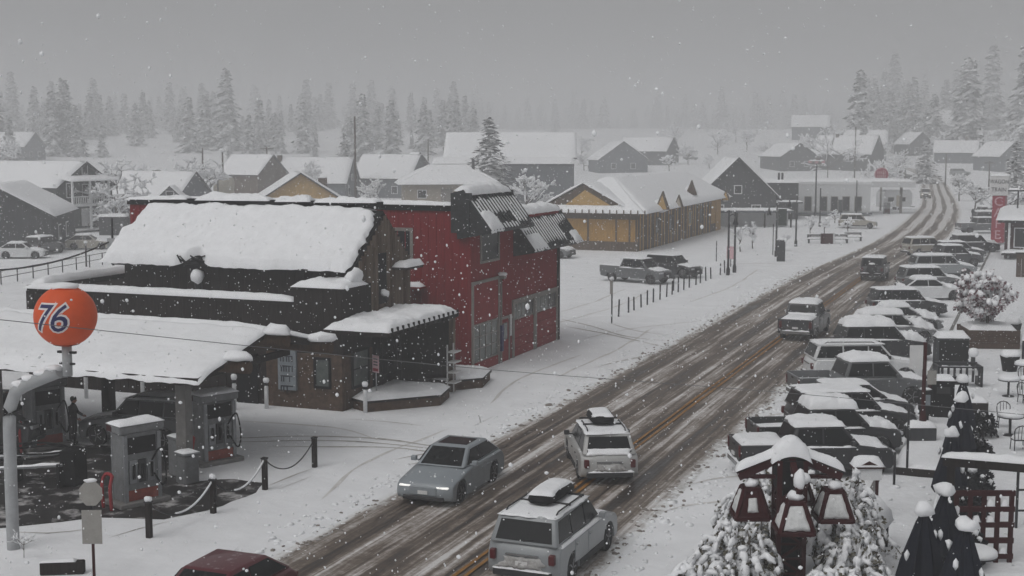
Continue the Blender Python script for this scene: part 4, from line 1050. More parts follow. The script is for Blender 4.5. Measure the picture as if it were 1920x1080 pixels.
# ---------------------------------------------------------------- generic pitched house (ridge along local y)
def house(name, label, loc, rz, W, Dp, h, rise, wm, over=.45, snow=.3, wins=(), chim=None, cat='house', group=None, trim='white_paint', gable=None, sm='snow', seed=0, deep=-2.0):
    t = thing(name, label, cat, loc, rz, group); hx, hy = W/2, Dp/2
    MB().prism([(-hx, deep), (hx, deep), (hx, h), (0, h+rise), (-hx, h)], -hy, hy, 'y').build('wall', M[wm], t)
    sl = rise/hx
    for s in (-1, 1):
        xe, ze = s*(hx+over), h-over*sl
        y0, y1 = -hy-over, hy+over
        vs = [(xe, y0, ze+.12), (xe, y1, ze+.12), (0, y1, h+rise+.12), (0, y0, h+rise+.12), (xe, y0, ze-.06), (xe, y1, ze-.06), (0, y1, h+rise-.06), (0, y0, h+rise-.06)]
        fs = [(0, 1, 2, 3), (7, 6, 5, 4), (0, 4, 5, 1), (1, 5, 6, 2), (2, 6, 7, 3), (3, 7, 4, 0)]
        r_ = MB().add(vs, fs if s > 0 else [f[::-1] for f in fs]).build('roof', M['slate_siding'], t)
        MB().quad_sheet((xe, y0, ze+.13), (xe, y1, ze+.13), (0, y1, h+rise+.13), (0, y0, h+rise+.13), snow, 16, 10, pw=14, seed=seed+s, rough=.15, nscale=.5).build('roof_snow', M[sm], r_)
    if gable:
        for s in (-1, 1):
            MB().prism([(-hx*.82, h+.15*rise), (hx*.82, h+.15*rise), (0, h+rise*.93)], s*hy, s*(hy+.05), 'y').build('gable_panel', M[gable], t)
    if not wins and h > 2.5: wins = [(f, k*(W if f in 'SN' else Dp)*.24, .9, 1.1, 1.3) for f in 'SEW' for k in (-1, 1)] + [('S', 0, h+.3, .9, 1.0)]
    for (fc, a, z, ww, wh) in wins:
        q = MB(); g_ = MB(); wf = .12
        if fc in 'SN':
            s = -1 if fc == 'S' else 1; ya, yb = sorted((s*hy, s*(hy+.07))); yc, yd = sorted((s*hy, s*(hy+.09)))
            q.box(a-ww/2-wf, a+ww/2+wf, ya, yb, z-wf, z+wh+wf); g_.box(a-ww/2, a+ww/2, yc, yd, z, z+wh)
        else:
            s = 1 if fc == 'E' else -1; xa, xb = sorted((s*hx, s*(hx+.07))); xc, xd = sorted((s*hx, s*(hx+.09)))
            q.box(xa, xb, a-ww/2-wf, a+ww/2+wf, z-wf, z+wh+wf); g_.box(xc, xd, a-ww/2, a+ww/2, z, z+wh)
        f = q.build('window', M[trim], t); g_.build('pane', M['window_glass'], f)
    if chim:
        cx, cy, cs_ = chim; zt = h+rise-abs(cx)*sl+1.3
        c_ = MB().box(cx-cs_, cx+cs_, cy-cs_, cy+cs_, zt-2.5, zt).build('chimney', M['stone'], t)
        MB().blob((cx, cy, zt+.08), cs_*1.1, cs_*1.1, .2, .1, seed).build('chimney_snow', M['snow'], c_)
    return t
A_ = math.radians
# house positions come from where their base or eaves are seen
def at_d(px, py, d):  # point at horizontal distance d along the pixel's ray
    r_ = ray(px, py); k = d/math.hypot(r_.x, r_.y); p = CAM+r_*k; return Vector((p.x, p.y, terrain(p.x, p.y)))
VY = math.degrees(YAW)   # turning a house by this makes its gable end face the camera
# far left: dark shop, balcony house
p = at_d(18, 430, 150)
house('dark_shop', 'low dark shop with sloping snowy roof at the left edge', p, A_(VY+10), 11, 16, 3.7, 3.0, 'slate_siding', seed=1, wins=[('E', -3, 1, 1.4, 1.4), ('E', 2, 1, 1.4, 1.4)], cat='shop')
p = at_d(66, 400, 180)
bh = house('balcony_house', 'two storey green house with white trim and balconies on the far left', p, A_(VY+64), 9.5, 17, 5.6, 2.9, 'green_siding', seed=2,
      wins=[('S', -2.6, 4.3, 1.0, 1.6), ('S', 0, 4.3, .9, 1.4), ('S', 2.6, 4.3, 1.0, 1.6), ('S', 0, 7.1, .8, 1.3), ('E', -6, 4.2, 1.0, 1.5)], trim='white_paint')
mb = MB()
for z in (0, 3.4):
    mb.box(-4.8, 4.8, -11.0, -8.52, 3.2 if z else .25, 3.42 if z else .4)
for x in (-4.6, -1.6, 1.6, 4.6): mb.box(x-.1, x+.1, -10.95, -10.75, .3, 6.3)
for z in (3.4,):
    mb.box(-4.7, 4.7, -10.95, -10.87, z+.95, z+1.05)
    for i in range(32): mb.box(-4.65+i*.3, -4.58+i*.3, -10.94, -10.88, z, z+1)
mb.build('balcony', M['white_paint'], bh)
MB().quad_sheet((-5, -11.1, 6.25), (5, -11.1, 6.25), (5, -8.5, 6.7), (-5, -8.5, 6.7), .3, 16, 8, seed=4).build('balcony_snow', M['snow'], bh)
for i in range(3): MB().box(-3.9+i*3.1, -2.0+i*3.1, -8.60, -8.52, .6, 2.8).build('french_window', M['white_paint'], bh)
p = at_d(300, 380, 205)
house('small_house', 'small far house with cross gable and dark chimney left of the storage tanks', p, A_(VY+70), 9, 12, 3.2, 3.4, 'grey_siding', seed=3, chim=(1.5, 1.5, .45), wins=[('E', -3, .9, 1.2, 1.4)])
pg = at_d(322, 380, 197)
house('porch_gable', 'little snowy entrance gable in front of the small far house', pg, A_(VY+8), 4.2, 4, 2.7, 2.0, 'grey_siding', seed=31, cat='porch')
p = at_d(475, 345, 255)
house('frame_house', 'far frame house with skylight in its snowy roof', p, A_(VY+62), 8.5, 9, 5.2, 3.4, 'depot_brown', seed=4, wins=[('E', 0, 3, 2.4, .9)])
p = at_d(580, 340, 262)
house('long_house', 'long far house with wide snow roof and one small chimney', p, A_(VY+82), 10, 17, 3.4, 4.6, 'grey_siding', seed=5, chim=(-1.0, 5.5, .4))
p = at_d(560, 372, 178)
yg = house('yellow_gable_house', 'low house with yellow gable and broad snow roof beyond the red hall', p, A_(VY+12), 13, 11, 2.8, 4.2, 'ochre', seed=6, gable='pale_ochre', chim=(3.2, .5, .55), over=.8)
p = at_d(735, 340, 268)
house('grey_house', 'grey far house right of the tall bare pole', p, A_(VY+70), 10, 12, 4.0, 4.4, 'grey_siding', seed=7, chim=(2, -2, .4))
p = at_d(780, 330, 280)
house('twin_gable_house', 'narrow far gable house tucked behind the grey one', p, A_(VY+20), 5, 6, 5.5, 3.0, 'slate_siding', seed=71)
# hip-roofed house beyond the hall
p = at_d(838, 372, 190)
p = p + Vector((0, 0, 2.3))
hp = thing('hip_roof_house', 'beige house with low snowy hip roof and stove pipe behind the red hall', 'house', p, A_(VY+8))
MB().box(-6.2, 6.2, -4.2, 4.2, -4.4, 2.9).build('wall', M['beige_siding'], hp)
hv = [(-7.2, -5.2, 2.8), (7.2, -5.2, 2.8), (7.2, 5.2, 2.8), (-7.2, 5.2, 2.8), (-2, 0, 5.5), (2.2, 0, 5.5)]
hr = MB().add(hv, [(0, 1, 5, 4), (1, 2, 5), (2, 3, 4, 5), (3, 0, 4), (3, 2, 1, 0)]).build('roof', M['slate_siding'], hp)
MB().quad_sheet((-7.2, -5.2, 2.85), (7.2, -5.2, 2.85), (2.2, 0, 5.55), (-2, 0, 5.55), .3, 20, 8, pw=14, seed=1).build('roof_snow', M['snow'], hr)
MB().quad_sheet((7.2, -5.2, 2.85), (7.2, 5.2, 2.85), (2.2, .05, 5.55), (2.2, -.05, 5.55), .3, 12, 8, pw=14, seed=2).build('roof_snow', M['snow'], hr)
MB().quad_sheet((-7.2, 5.2, 2.85), (-7.2, -5.2, 2.85), (-2, -.05, 5.55), (-2, .05, 5.55), .3, 12, 8, pw=14, seed=3).build('roof_snow', M['snow'], hr)
MB().quad_sheet((7.2, 5.2, 2.85), (-7.2, 5.2, 2.85), (-2, 0, 5.55), (2.2, 0, 5.55), .3, 12, 8, pw=14, seed=4).build('roof_snow', M['snow'], hr)
MB().tube([(3.6, -1.5, 4), (3.6, -1.5, 6.3)], .22, 8).build('stove_pipe', M['black_metal'], hp)
f_ = MB().box(-4.5, -3.2, -4.28, -4.2, .9, 2.1).build('window', M['white_paint'], hp); MB().box(-4.4, -3.3, -4.30, -4.28, 1, 2).build('pane', M['window_glass'], f_)
f_ = MB().box(-1.2, .4, -4.28, -4.2, 0, 2.2).build('garage_door', M['trim'], hp)
# big grey barn: ridge roughly square to the view
p = at_d(955, 350, 246)
bn = thing('grey_barn', 'large grey blue barn with long snow covered roof', 'barn', p, A_(VY-2))
MB().prism([(-6.5, -3), (6.5, -3), (6.5, 8.4), (0, 12.6), (-6.5, 8.4)], -10.8, 11.8, 'x').build('wall', M['grey_siding'], bn)
for s in (-1, 1):
    ys = s*7.1; vs = [(-11.6, ys, 8.15), (12.3, ys, 8.15), (12.3, 0, 12.75), (-11.6, 0, 12.75)]
    v2 = [(a, b, c-.25) for a, b, c in vs]
    r_ = MB().add(vs+v2, [(0, 1, 2, 3), (7, 6, 5, 4), (0, 4, 5, 1), (1, 5, 6, 2), (2, 6, 7, 3), (3, 7, 4, 0)]).build('roof', M['slate_siding'], bn)
    MB().quad_sheet(*[(a, b, c+.01) for a, b, c in vs], .28, 40, 14, pw=20, seed=s+5, rough=.2, nscale=.5).build('roof_snow', M['snow'], r_)
ln = MB().prism([(-9.8, 7.1), (-6.6, 8.1), (-6.6, 7.8), (-9.8, 6.8)], -13.2, 11.8, 'x').build('lean_to_roof', M['slate_siding'], bn)
MB().quad_sheet((-13.3, -9.9, 7.12), (11.9, -9.9, 7.12), (11.9, -6.6, 8.12), (-13.3, -6.6, 8.12), .3, 40, 8, pw=14, seed=9).build('roof_snow', M['snow'], ln)
MB().box(-13.0, 11.6, -9.6, -6.52, -3, 6.95).build('lean_to_wall', M['grey_siding'], bn)
# yellow depot
dp = thing('yellow_depot', 'long yellow timber depot with broad snow roof and small pointed dormers', 'depot', (-29, 98, 0))
X0, X1, Y0, Y1 = -33.2, -24.4, 80.0, 117.0
dw = pb(MB().box(X0, X1, Y0, Y1, 0, 3.95), 'wall', 'ochre', dp)
pb(MB().box(X1-.02, X1+.045, Y0+.2, 110.5, 0, 3.9), 'plank_cladding', 'depot_brown', dp)
pb(MB().box(X0-.05, X1+.06, Y0-.06, Y1+.05, 0, .95), 'wainscot', 'depot_brown', dp)
bt = MB().box(0, .10, -.12, .12, 0, 3.9)
btm = {k: bt.mesh('batten', M[k]) for k in ('depot_brown', 'weathered_wood', 'pale_ochre', 'ochre')}
for i in range(60):
    y = Y0+.3+i*.55
    if y > 112: continue
    k = ('depot_brown', 'weathered_wood', 'depot_brown', 'ochre', 'pale_ochre')[(i*3) % 5]
    o = bpy.data.objects.new('batten', btm[k]); COL.objects.link(o); o.parent = dw; o.location = (X1, y, 0)
for x in (-32.9, -29.6, -26.6, -25.2, -24.5):
    MB().box(x-.08, x+.08, Y0-.10, Y0, 0, 3.9).build('batten', M['depot_brown'], dw)
pb(MB().box(X0-.02, X1+.04, Y0-.08, Y0, 3.2, 3.95).box(X1, X1+.07, Y0, 112, 3.35, 3.95), 'frieze', 'depot_brown', dp)
win_x(dp, 100.6, 101.8, 1.6, 3.0, X1+.08, 'pale_ochre', 'dusty_glass', face=1)
for y in (86.5, 92, 106): win_x(dp, y, y+1.2, 1.5, 3.0, X1+.08, 'depot_brown', 'window_glass', face=1)
ov = 1.3
E_ = [(X0-ov, Y0-ov, 3.85), (X1+ov, Y0-ov, 3.85), (X1+ov, Y1+ov, 4.1), (X0-ov, Y1+ov, 4.1)]
r0, r1 = ((X0+X1)/2-.2, Y0+5.5, 7.35), ((X0+X1)/2-.2, Y1-1.5, 7.35)
dr = pb(MB().add(E_+[r0, r1], [(0, 1, 4), (1, 2, 5, 4), (2, 3, 5), (3, 0, 4, 5), (3, 2, 1, 0)]), 'roof', 'depot_brown', dp)
for k, (a, b, c, d) in enumerate([(E_[1], E_[2], r1, r0), (E_[3], E_[0], r0, r1)]):
    up_ = Vector((0, 0, .02))
    MB().quad_sheet(*[Vector(q)+up_ for q in (a, b, c, d)], .30, 60, 16, pw=24, seed=40+k, rough=.2, nscale=.4).build('roof_snow', M['snow'], dr)
MB().quad_sheet(Vector(E_[0])+up_, Vector(E_[1])+up_, Vector(r0)+Vector((.05, 0, .02)), Vector(r0)+Vector((-.05, 0, .02)), .30, 30, 12, pw=24, seed=44).build('roof_snow', M['snow'], dr)
MB().quad_sheet(Vector(E_[2])+up_, Vector(E_[3])+up_, Vector(r1)+Vector((-.05, 0, .02)), Vector(r1)+Vector((.05, 0, .02)), .30, 20, 8, pw=24, seed=45).build('roof_snow', M['snow'], dr)
for i in range(16):
    x = X0-ov+.3+i*.73; MB().box(x-.05, x+.05, Y0-ov-.06, Y0-ov+.05, 3.72, 4.22).build('snow_guard', M['depot_brown'], dr)
# front gable
gx = (X0+X1)/2-1.2
gbl = pb(MB().prism([(gx-4.3, 4.5), (gx+4.3, 4.5), (gx, 6.75)], Y0-.4, Y0+6, 'y'), 'front_gable', 'depot_brown', dp)
MB().prism([(gx-1.9, 4.62), (gx+2.9, 4.62), (gx+.2, 6.15)], Y0-.46, Y0-.4, 'y').build('gable_panel', M['pale_ochre'], gbl)
for s in (-1, 1):
    MB().quad_sheet((gx+s*4.75, Y0-.7, 4.32), (gx+s*4.75, Y0+6, 4.32), (gx, Y0+6, 6.86), (gx, Y0-.7, 6.86), .26, 12, 10, pw=16, seed=46+s).build('gable_snow', M['snow'], gbl)
for (y, z, s_, xo, c_) in ((85.2, 4.15, 1.15, 1.2, 'pale_ochre'), (91.8, 4.15, .75, 1.2, 'beige_siding'), (101.8, 5.05, 1.0, .1, 'brown_wood'), (114.6, 3.9, .8, 1.3, 'pale_ochre')):
    xx = X1+xo
    d_ = pb(MB().prism([(xx-s_*.75, z-.15), (xx+s_*.55, z-.15), (xx-.05, z+s_*1.55)], y, y+.5, 'y'), 'dormer', 'depot_brown', dp)
    MB().prism([(xx-s_*.55, z-.10), (xx+s_*.36, z-.10), (xx-.06, z+s_*1.15)], y-.04, y, 'y').build('dormer_panel', M[c_], d_)
    MB().blob((xx-.25, y+.75, z+.25), s_*.7, .7, s_*.7, .15, int(y)).build('dormer_snow', M['snow'], d_)
MB().box(X1-.6, X1+.12, Y1-2.6, Y1, 0, 4.6).build('corner_pier', M['ochre'], dw)
# dark wooden house and its long wing beyond the depot
p = at_d(1372, 385, 196)
dh = house('dark_gable_house', 'dark shingled house with steep snowy gable past the depot', p, A_(VY-3), 10.6, 15, 3.6, 5.2, 'slate_siding', seed=8, over=.7)
p2 = at_d(1432, 385, 199)
wg = thing('dark_wing', 'long dark flat roofed wing beside the steep gable house', 'building', p2, A_(VY-3))
MB().box(-3.6, 4.2, -5, 6, -1, 5.2).build('wall', M['slate_siding'], wg)
MB().quad_sheet((-3.8, -5.2, 5.2), (4.4, -5.2, 5.2), (4.4, 6.2, 5.2), (-3.8, 6.2, 5.2), .4, 16, 12, pw=16, seed=9).build('roof_snow', M['snow'], wg)
cnp = MB().box(.2, 4.6, -6.6, -5.02, 2.35, 2.55).build('door_canopy', M['slate_siding'], wg)
MB().quad_sheet((.2, -6.7, 2.55), (4.7, -6.7, 2.55), (4.7, -5, 2.55), (.2, -5, 2.55), .22, 12, 5, seed=7).build('canopy_snow', M['snow'], cnp)
for dx in (1.6, 2.1): MB().tube([(dx, -3.5, 5.2), (dx, -3.5, 6.6)], .16, 8).build('flue', M['black_metal'], wg)
p3 = at_d(1345, 378, 212)
house('pale_wing', 'low pale annexe mostly hidden behind the dark gable', p3, A_(VY+80), 8, 12, 2.9, 2.2, 'grey_siding', seed=81, cat='annexe')
# long low carport/wall under it
p = at_d(1405, 398, 176)
cw = thing('low_carport', 'long low carport with a straight snow roof below the dark house', 'carport', p, A_(VY))
MB().box(-5.4, 5.4, -1.4, 1.4, 1.9, 2.2).build('roof', M['grey_siding'], cw)
MB().quad_sheet((-5.5, -1.5, 2.2), (5.5, -1.5, 2.2), (5.5, 1.5, 2.2), (-5.5, 1.5, 2.2), .25, 24, 5, seed=7).build('roof_snow', M['snow'], cw)
for x in (-5.2, -1.8, 1.8, 5.2): MB().box(x-.1, x+.1, -1.2, -1.0, 0, 1.9).build('post', M['dark_wood'], cw)
MB().box(-5.3, 5.3, 1.2, 1.38, 0, 1.9).build('back_wall', M['white_siding'], cw)
# white shop front with awnings, petrol canopy beyond it
p = at_d(1530, 385, 205)
ws = thing('white_shop', 'long white flat roofed shop with dark windows beside the far petrol canopy', 'shop', p, A_(VY-4))
MB().box(-5.4, 8.0, 0, 9, -.5, 4.9).build('wall', M['white_siding'], ws)
MB().box(-5.45, 8.1, -.08, 9.1, 4.7, 5.05).build('cornice', M['white_paint'], ws)
MB().quad_sheet((-5.5, -.1, 5.05), (8.2, -.1, 5.05), (8.2, 9.2, 5.05), (-5.5, 9.2, 5.05), .4, 24, 14, pw=16, seed=10).build('roof_snow', M['snow'], ws)
for a in (-4.6, -1.2, 1.1, 2.7, 4.4, 6.2):
    f_ = MB().box(a-.55, a+.55, -.10, 0, .7, 2.9).build('window', M['trim'], ws); MB().box(a-.45, a+.45, -.13, -.10, .8, 2.8).build('pane', M['window_glass'], f_)
f_ = MB().box(3.3, 3.9, -.12, 0, 0, 2.4).build('door', M['slate_siding'], ws)
hdr = MB().box(-5.6, 8, -1.5, -.09, .30, .5).build('step', M['grey_siding'], ws)
p = at_d(1590, 385, 214)
fc = thing('petrol_canopy', 'far flat petrol canopy with pale fascia on slim posts', 'canopy', p, A_(VY-6))
MB().box(-9.0, 9.5, -3.5, 3.5, 4.1, 5.0).build('fascia', M['white_siding'], fc)
MB().quad_sheet((-9, -3.5, 5), (9.5, -3.5, 5), (9.5, 3.5, 5), (-9, 3.5, 5), .35, 30, 8, pw=12, seed=3).build('roof_snow', M['snow'], fc)
for x in (-7.5, -2.5, 3, 8): MB().box(x-.18, x+.18, -.2, .2, 0, 4.1).build('post', M['trim'], fc)
q = MB()
for i in range(9):
    q.box(-4.4+i*.34, -4.2+i*.34, -3.54, -3.50, 4.3, 4.75-.12*((i*5) % 3))
    q.box(-4.4+i*.34, -4.12+i*.34, -3.54, -3.50, 4.5, 4.58)
q.build('fascia_lettering', M['ink'], fc)
for i, x in enumerate((-1.5, 5.6)):
    pmn = MB().box(x-.45, x+.45, -2.2, -1.4, 0, 1.7).build('fuel_pump', M['pump_grey'], fc); MB().box(x-.4, x+.4, -2.25, -2.2, .2, .8).build('pump_panel', M['dark_red'], pmn)
# roofs stepping up behind
for i, (px, py, d, rz, W_, D_, h_, ri, wm, lb, ch) in enumerate([
  (1478, 318, 262, 15, 7.5, 9, 2.6, 2.4, 'slate_siding', 'far house with shallow grey gable behind the white shop', (2.2, 0, .4)),
  (1590, 318, 262, 58, 8.5, 11, 3.0, 3.4, 'slate_siding', 'far house with tilted dark gable and wide roof left of the bend', (-1, 3, .4)),
  (1622, 300, 345, 75, 8, 10, 4.0, 3.4, 'grey_siding', 'far upper house with dormer left of the tall firs', None),
  (1520, 262, 420, 75, 8, 11, 4, 3.4, 'grey_siding', 'faint house high on the slope left of the bare trees', None),
  (1712, 290, 380, 15, 7, 8, 3, 3.0, 'slate_siding', 'faint gable house between the two tall firs', None),
  (1792, 305, 350, 70, 7, 10, 2.6, 2.8, 'grey_siding', 'faint low house right of the tall firs', (0, -3, .5)),
  (1800, 258, 430, 72, 9, 12, 4, 4.2, 'slate_siding', 'faint house with steep spire roof up the slope', None),
  (1906, 218, 430, 60, 8, 10, 5, 4, 'grey_siding', 'faint house at the upper right edge on the hillside', None),
  (1158, 322, 300, 10, 11, 10, 2.8, 3.9, 'grey_siding', 'far gable house with carport right of the big barn', None),
  (1215, 308, 335, 60, 8, 13, 3.4, 3.2, 'slate_siding', 'faint dark barn behind the gable house', None),
  (1875, 320, 330, 20, 8, 9, 3.4, 3.2, 'grey_siding', 'faint house behind the cafe sign', None),
  (30, 300, 420, 70, 9, 14, 4, 4, 'grey_siding', 'faint house deep in the haze on the far left', None),
]):
    pp = G(px, py); kk = min(2.0, math.hypot(pp.x-CAM.x, pp.y-CAM.y)/d); W_, D_, h_, ri = W_*kk, D_*kk, h_*kk, ri*kk
    house('far_house', lb, pp, A_(VY+rz), W_, D_, h_, ri, wm, seed=90+i, chim=ch, wins=[('S', -W_*.2, 1, 1.2, 1.4), ('S', W_*.2, 1, 1.2, 1.4), ('E', -2, 1, 1.3, 1.3), ('E', 2, 1, 1.3, 1.3)], group='houses fading into the haze', snow=.35)
for i, (px, py, d) in enumerate([(1600, 298, 266), (1573, 312, 262)]):
    pass
# red shop on the right with porch and deck
rs_ = thing('red_shop', 'dark red shop with white posts and snowy roof at the right edge', 'shop', (13.5, 88, 0))
pb(MB().box(10.2, 18, 84.5, 96, 0, 3.5), 'wall', 'dark_red', rs_)
pb(MB().box(9.6, 18.4, 83.2, 96.4, 3.5, 3.75), 'roof', 'black', rs_)
pb(MB().quad_sheet((9.4, 83.0, 3.75), (18.4, 83.0, 3.75), (18.4, 96.4, 4.3), (9.4, 96.4, 4.3), .45, 24, 20, pw=8, seed=3), 'roof_snow', 'snow', rs_)
for x in (10.6, 13.2, 15.6): pb(MB().box(x-.1, x+.1, 83.6, 83.85, .1, 3.5), 'porch_post', 'white_paint', rs_)
win_y(rs_, 11.1, 12.5, 1.2, 2.9, 84.5, 'white_paint'); win_y(rs_, 13.9, 15.1, 1.2, 2.9, 84.5, 'white_paint')
pb(MB().box(10.0, 18, 82.6, 84.5, .5, .75), 'porch_deck', 'dark_wood', rs_)
pb(MB().quad_sheet((9.9, 82.4, .75), (18, 82.4, .75), (18, 84.4, .75), (9.9, 84.4, .75), .25, 20, 6, seed=5), 'deck_snow', 'snow', rs_)
# ================================================================ THE FILLING STATION
def text_mb(body, size=1., shear=0., offset=0., ext=0.0, space=1.):
    cu = bpy.data.curves.new('t', 'FONT'); cu.body = body; cu.size = size; cu.shear = shear; cu.offset = offset
    cu.extrude = ext; cu.align_x = 'CENTER'; cu.align_y = 'CENTER'; cu.resolution_u = 3; cu.space_character = space
    o = bpy.data.objects.new('t', cu); COL.objects.link(o)
    me = bpy.data.meshes.new_from_object(o.evaluated_get(bpy.context.evaluated_depsgraph_get()))
    mb = MB(); mb.v = [tuple(v.co) for v in me.vertices]; mb.f = [tuple(p.vertices) for p in me.polygons]; mb.sm = [False]*len(mb.f)
    bpy.data.objects.remove(o); bpy.data.curves.remove(cu); bpy.data.meshes.remove(me); return mb
def subdiv(mb, n):
    me = mb.mesh('t'); bm = bmesh.new(); bm.from_mesh(me); bpy.data.meshes.remove(me)
    bmesh.ops.triangulate(bm, faces=bm.faces)
    for _ in range(n):
        es = [e for e in bm.edges if e.calc_length() > .12]
        if es: bmesh.ops.subdivide_edges(bm, edges=es, cuts=1)
        bmesh.ops.triangulate(bm, faces=bm.faces)
    bm.verts.index_update(); r = MB(); r.v = [tuple(v.co) for v in bm.verts]; r.f = [tuple(v.index for v in f.verts) for f in bm.faces]; r.sm = [True]*len(r.f); bm.free(); return r

# orange ball sign on its bent pole
bx, by, bz = -10.25, -21.4, 6.48; br = .80
bs = thing('ball_sign', 'orange ball sign with blue 76 on a bent snowy grey pole', 'sign', (-12.25, -21.4, 0))
pth = smooth_line([(-12.3, by, -.2), (-12.28, by, 2.5), (-12.22, by, 3.9), (-12.0, by, 4.35), (-11.3, by, 4.70), (-10.5, by, 5.0)], .3)
pb(MB().tube(pth, .17, 12), 'bent_pole', 'pole_grey', bs)
pb(MB().tube([(bx, by, 4.9), (bx, by, 5.75)], .13, 10), 'stem', 'pole_grey', bs)
pb(MB().box(bx-.28, bx+.28, by-.05, by+.05, 5.5, 5.56).box(bx-.22, bx+.22, by-.05, by+.05, 5.2, 5.25), 'stem_bracket', 'black_metal', bs)
sn = MB()
for i, (a, b) in enumerate(zip(pth, pth[1:])):
    if a.z > 4.05: sn.blob(tuple((a+b)/2+Vector((0, 0, .14))), .26, .17, .10, .15, i)
pb(sn, 'pole_snow', 'snow', bs)
ball = pb(MB().lathe([(br*math.sin(PI*k/28)+1e-4, -br*math.cos(PI*k/28)) for k in range(29)], 40, Matrix.Translation((bx, by, bz))), 'ball', 'orange_ball', bs)
MB().lathe([(.34, bz+br*.905), (.34, bz+br*.955), (.30, bz+br*.965)], 24, Matrix.Translation((bx, by, 0))).build('ball_collar', M['orange_ball'], ball)
MB().lathe([(.30, bz-br*.94), (.34, bz-br*.92)], 24, Matrix.Translation((bx, by, 0))).build('ball_collar', M['dark_red'], ball)
MB().blob((bx, by, bz+br*.97), .36, .36, .12, .08, 3).build('ball_snow', M['snow'], ball)
n_c = Vector((CAM.x-bx, CAM.y-by, 0)).normalized(); r_c = Vector((-n_c.y, n_c.x, 0))
face = (n_c*math.cos(A_(33)) - r_c*math.sin(A_(33))); side = Vector((-face.y, face.x, 0))
for off, rad, mm, nm in ((.055, 1.006, 'ball_white', 'numeral_outline'), (0., 1.012, 'ball_blue', 'numeral')):
    t2 = subdiv(text_mb('76', 1.12, .22, off, space=.92), 3)
    for s_, y_ in ((0, 0),):
        vs = []
        for x, y, z in t2.v:
            th, ph = x/br*.92, y/br*.92
            d_ = (face*math.cos(th) + side*math.sin(th))*math.cos(ph) + Vector((0, 0, math.sin(ph)))
            vs.append(tuple(Vector((bx, by, bz)) + d_*br*rad))
        t2.v = vs
    t2.build(nm, M[mm], ball)
# fuel pumps
def fuel_pump(label, x, y, rz, hs=1.):
    t = thing('fuel_pump', label, 'fuel pump', (x, y, 0), A_(rz), 'fuel pumps on the forecourt')
    bevel_mb(MB().box(-.55, .55, -.85, .85, 0, .16), .03, 1).build('island_plinth', M['concrete'], t)
    bevel_mb(MB().box(-.34, .34, -.62, .62, .16, 2.25*hs), .03, 1).build('housing', M['pump_grey'], t)
    for s in (-1, 1):
        for yy in (-.62, .50):
            MB().box(s*.34 if s > 0 else -.40, .40 if s > 0 else -.34, yy, yy+.12, .16, 2.2*hs).build('corner_strip', M['grey_metal'], t)
        MB().box(min(s*.34, s*.37), max(s*.34, s*.37), -.46, .46, 1.62, 2.12).build('display', M['black'], t)
        for k in range(3):
            h_ = MB().box(min(s*.34, s*.39), max(s*.34, s*.39), -.44+k*.30, -.20+k*.30, .72, 1.42).build('nozzle_bay', M['plastic_dark'] if k % 2 else M['grey_metal'], t)
            MB().bar((s*.42, -.32+k*.3, .85), (s*.44, -.32+k*.3, 1.3), .06).build('nozzle', M['black'], h_)
        MB().box(min(s*.34, s*.375), max(s*.34, s*.375), -.52, .52, .18, .50).build('kick_panel', M['pump_red'], t)
        q = MB().tube(smooth_line([(s*.40, .30, 1.35), (s*.70, .45, 1.75), (s*.80, .55, 1.0), (s*.60, .55, .55), (s*.42, .35, .95)], .08), .028, 6)
        q.build('hose', M['black'], t)
    hd_ = bevel_mb(MB().box(-.42, .42, -.74, .74, 2.25*hs, 2.52*hs), .04, 1).build('pump_head', M['pump_grey'], t)
    MB().box(-.40, -.10, -.756, -.742, 2.3*hs, 2.48*hs).build('head_badge', M['dark_red'], hd_)
    MB().quad_sheet((-.44, -.76, 2.52*hs), (.44, -.76, 2.52*hs), (.44, .76, 2.52*hs), (-.44, .76, 2.52*hs), .10, 8, 12, seed=int(x*10) % 50, pw=5, rough=.5).build('pump_snow', M['snow'] if hs > .9 else M['snow'], hd_)
    q = MB().tube(smooth_line([(-.15, -1.05, 0), (-.15, -1.08, .75), (-.15, -.95, 1.02), (.25, -.95, 1.02), (.35, -1.08, .75), (.35, -1.05, 0)], .12), .055, 8)
    q.build('guard_hoop', M['hose_red'], t)
    return t
p = G(262, 948); fuel_pump('grey fuel pump with red hoop nearest the chain posts', p.x-.3, p.y+.3, -24)
p = G(400, 872); fuel_pump('grey fuel pump with snowy cap right of the canopy column', p.x-.2, p.y+.4, -24, .97)
p = G(85, 838); fuel_pump('grey fuel pump partly behind the bent sign pole', p.x, p.y, -24)
# bins beside the column
for i, (px, py, h_, lb) in enumerate([(352, 905, .95, 'small grey litter bin against the canopy column'), (338, 890, 1.25, 'taller grey cabinet behind the litter bin at the column')]):
    p = G(px, py); t = thing('litter_bin', lb, 'bin', p, A_(-24))
    bevel_mb(MB().box(-.28, .28, -.28, .28, 0, h_), .04, 1).build('body', M['pump_grey'], t)
    bevel_mb(MB().box(-.31, .31, -.31, .31, h_, h_+.08), .02, 1).build('lid', M['grey_metal'], t)
    MB().quad_sheet((-.3, -.3, h_+.08), (.3, -.3, h_+.08), (.3, .3, h_+.08), (-.3, .3, h_+.08), .06, 5, 5, seed=i).build('lid_snow', M['snow'], t)
